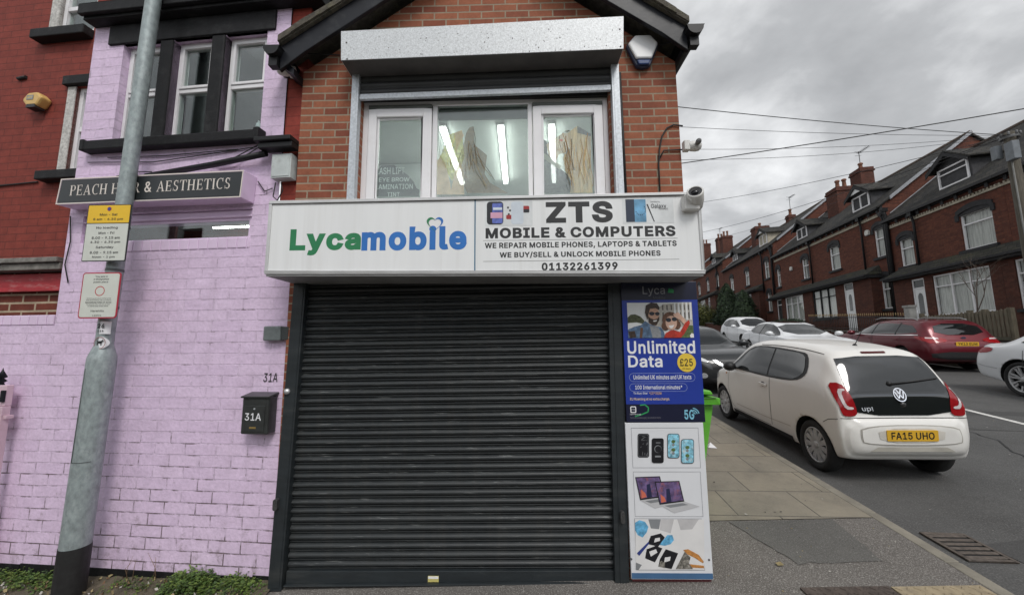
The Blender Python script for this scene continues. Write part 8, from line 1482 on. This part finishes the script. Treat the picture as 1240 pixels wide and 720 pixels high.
foliage('hedge', 'olive green hedge beside the advert boards, left of the conifers', 'hedge', (20.9, 43, 3.3), blobs([((0, 0, 1.0), (1.7, 1.6, 1.4)), ((-1.2, -.6, 1.3), (1.4, 1.4, 1.5)), ((.9, .5, .8), (1.2, 1.2, 1.1)), ((-2.6, 1, 1.2), (1.6, 1.4, 1.5))]), 8000, HEDM, .17, ([(0, 0, -.3), (0, 0, 1.2)], [.08, .04], 6))
foliage('shrub', 'low dark clipped shrub on the garden wall below the bay windows', 'shrub', (16.9, 24.6, 2.45), blobs([((0, 0, .15), (.6, 1.0, .42)), ((-.4, -1.2, .1), (.5, .9, .38)), ((.3, 1.3, .12), (.5, .8, .4))]), 3500, CONM, .11, ([(0, 0, -.3), (0, 0, .2)], [.05, .02], 6))
# bare young tree in front of the nearest terrace
bt = troot('bare_tree', 'thin leafless young tree rising behind the picket fence', 'tree', 15.75, 12.9, tz(15.75, 12.9)+.6); tw_ = MB(); br_ = MB(); random.seed(12)
def limb(mb, p, d, L, r, depth):
    mid = p+d*L*.5+Vector((random.gauss(0, .03), random.gauss(0, .03), 0))*L; e_ = p+d*L; mb.tube([p, mid, e_], [r, r*.8, r*.55], 5, 0, cap=False)
    if depth == 0: return
    for k in range(random.choice((2, 3))):
        nd = (d+Vector((random.gauss(0, .45), random.gauss(0, .35), random.gauss(.05, .2)))).normalized(); limb(br_, p.lerp(e_, random.uniform(.55, 1)), nd, L*random.uniform(.55, .8), r*.55, depth-1)
limb(tw_, Vector((0, 0, 0)), Vector((.05, 0, 1)).normalized(), 1.35, .03, 4)
BARK2 = P('grey_bark', (.13, .10, .08), .9, var=.3, scale=12); tw_.build('trunk', BARK2, bt); br_.build('branches', BARK2, bt)
# telegraph pole with boxes and wires
tp_ = troot('telegraph_pole', 'tall dark wooden telegraph pole with grey boxes at the right edge', 'telegraph pole', 13.3, 12.35, tz(13.3, 12.35)-.1); H_ = 7.62-tp_.location.z
WP = P('creosoted_wood', (.085, .075, .058), .9, var=.4, scale=8, stretch=(5, 5, .4), dirt=(.04, .035, .03), bmp=.3)
q = MB(); q.lathe([(.155, -.3), (.15, 1), (.12, H_-.02), (.09, H_), (0, H_+.03)], 14); q.build('pole', WP, tp_)
for x, z0_, h_, w_ in ((-.20, H_-.75, .42, .16), (.22, H_-.95, .55, .24)): q = MB(); q.box(x-w_/2, x+w_/2, -.28, -.10, z0_, z0_+h_); q.build('junction_box', P('pole_box_grey', (.15, .165, .18), .5, var=.2), tp_, bevel=.02)
q = MB(); q.lathe([(.20, H_-.22), (.21, H_-.18), (.20, H_-.14)], 14); 
for k in range(8): q.lathe([(.03, H_-.14), (.035, H_-.08), (.02, H_-.04), (0, H_-.03)], 7, M=Matrix.Translation((.2*cos(k*.785), .2*sin(k*.785), 0)))
q.build('insulator_ring', P('insulator', (.10, .10, .10), .4), tp_)
q = MB(); q.tube([(.08, -.14, .4), (.1, -.135, 3.5), (.09, -.125, H_-.9)], .02, 6); q.build('cable_guard', P('guard_grey', (.16, .16, .15), .6), tp_)
ptop = tw(13.3, 12.35)+Vector((0, 0, tp_.location.z+H_-.1)); WIRE = P('overhead_wire', (.03, .03, .032), .6)
def wire(label, a, b, sag, r=.011):
    q = MB(); a, b = Vector(a), Vector(b); n = 24; q.tube([a.lerp(b, i/n)-Vector((0, 0, sag*4*(i/n)*(1-i/n))) for i in range(n+1)], r, 5)
    return tag(q.build('overhead_wire', WIRE), label, 'overhead wire', 'overhead wires across the street')
for label, px, py, yy, sg2, r in (('thick overhead wire leaving the pole highest, meeting the shop by its roof end', 812, 121.5, 8.5, .10, .010), ('thin overhead wire second highest where it meets the shop corner', 812, 145, 9, .12, .006), ('thin overhead wire meeting the shop just above the small corner camera', 812, 167, 10, .22, .006), ('thin overhead wire meeting the shop level with the small corner camera', 812, 175, 10, .30, .006),
    ('overhead wire falling left to just above the sign top corner', 830, 237, 22, .35, .010), ('overhead wire falling left to the sign end, above the lowest wire', 835, 273, 30, .5, .011), ('lowest overhead wire, ending low behind the sign end', 835, 279, 30, .7, .007)):
    wire(label, ptop+(W(px, py, yy)-ptop)*1.6, ptop, sg2*1.6, r)
wire('thick overhead wire rising to the right edge of the sky, crossing the others', W(700, 215, 8), W(1330, 116, 6.0), .06, .010)
# aerials and small boxes on the far houses
def aerial(label, s_, lat, z, hh=1.1):
    o = troot('tv_aerial', label, 'aerial', s_, lat, z, 'aerials on the chimneys'); q = MB(); q.tube([(0, 0, -.6), (0, 0, hh)], .022, 5); q.build('mast', WIRE, o)
    q = MB(); q.tube([(-.1, 0, hh-.1), (1.0, 0, hh-.1)], .016, 4)
    for k in range(7): q.tube([(.0+.14*k, -.16, hh-.1), (.0+.14*k, .16, hh-.1)], .011, 4)
    for k in range(2): q.tube([(-.1, -.2, hh-.25+.3*k), (-.1, .2, hh-.25+.3*k)], .011, 4)
    q.build('array', WIRE, o)
aerial('TV aerial on the chimney behind the big twin stack', 30.2, 19.3, 13.9); aerial('TV aerial above the middle of the street roofs, left of the big stack', 39.9, 19.3, 13.9, 1.5); aerial('TV aerial on the furthest chimneys', 57, 18.5, 16.4)
for s_, z, lab in ((23.5, 7.35, 'white box on the brick beside the second block downpipe'), (31.6, 6.95, 'white box high on the brick above the white framed bay window')):
    o = troot('alarm_box', lab, 'alarm box', s_, 14.99, z, 'small white boxes on the far terrace'); q = MB(); q.prism([(-.13, -.12), (.13, -.12), (.15, .04), (.08, .16), (-.08, .16), (-.15, .04)], -.10, 0, 'y'); q.build('cover', P('box_white', (.55, .54, .50), .5), o, bevel=.01); q = MB(); q.box(-.1, .1, -.085, -.005, -.145, -.122); q.build('base', GRP, o)
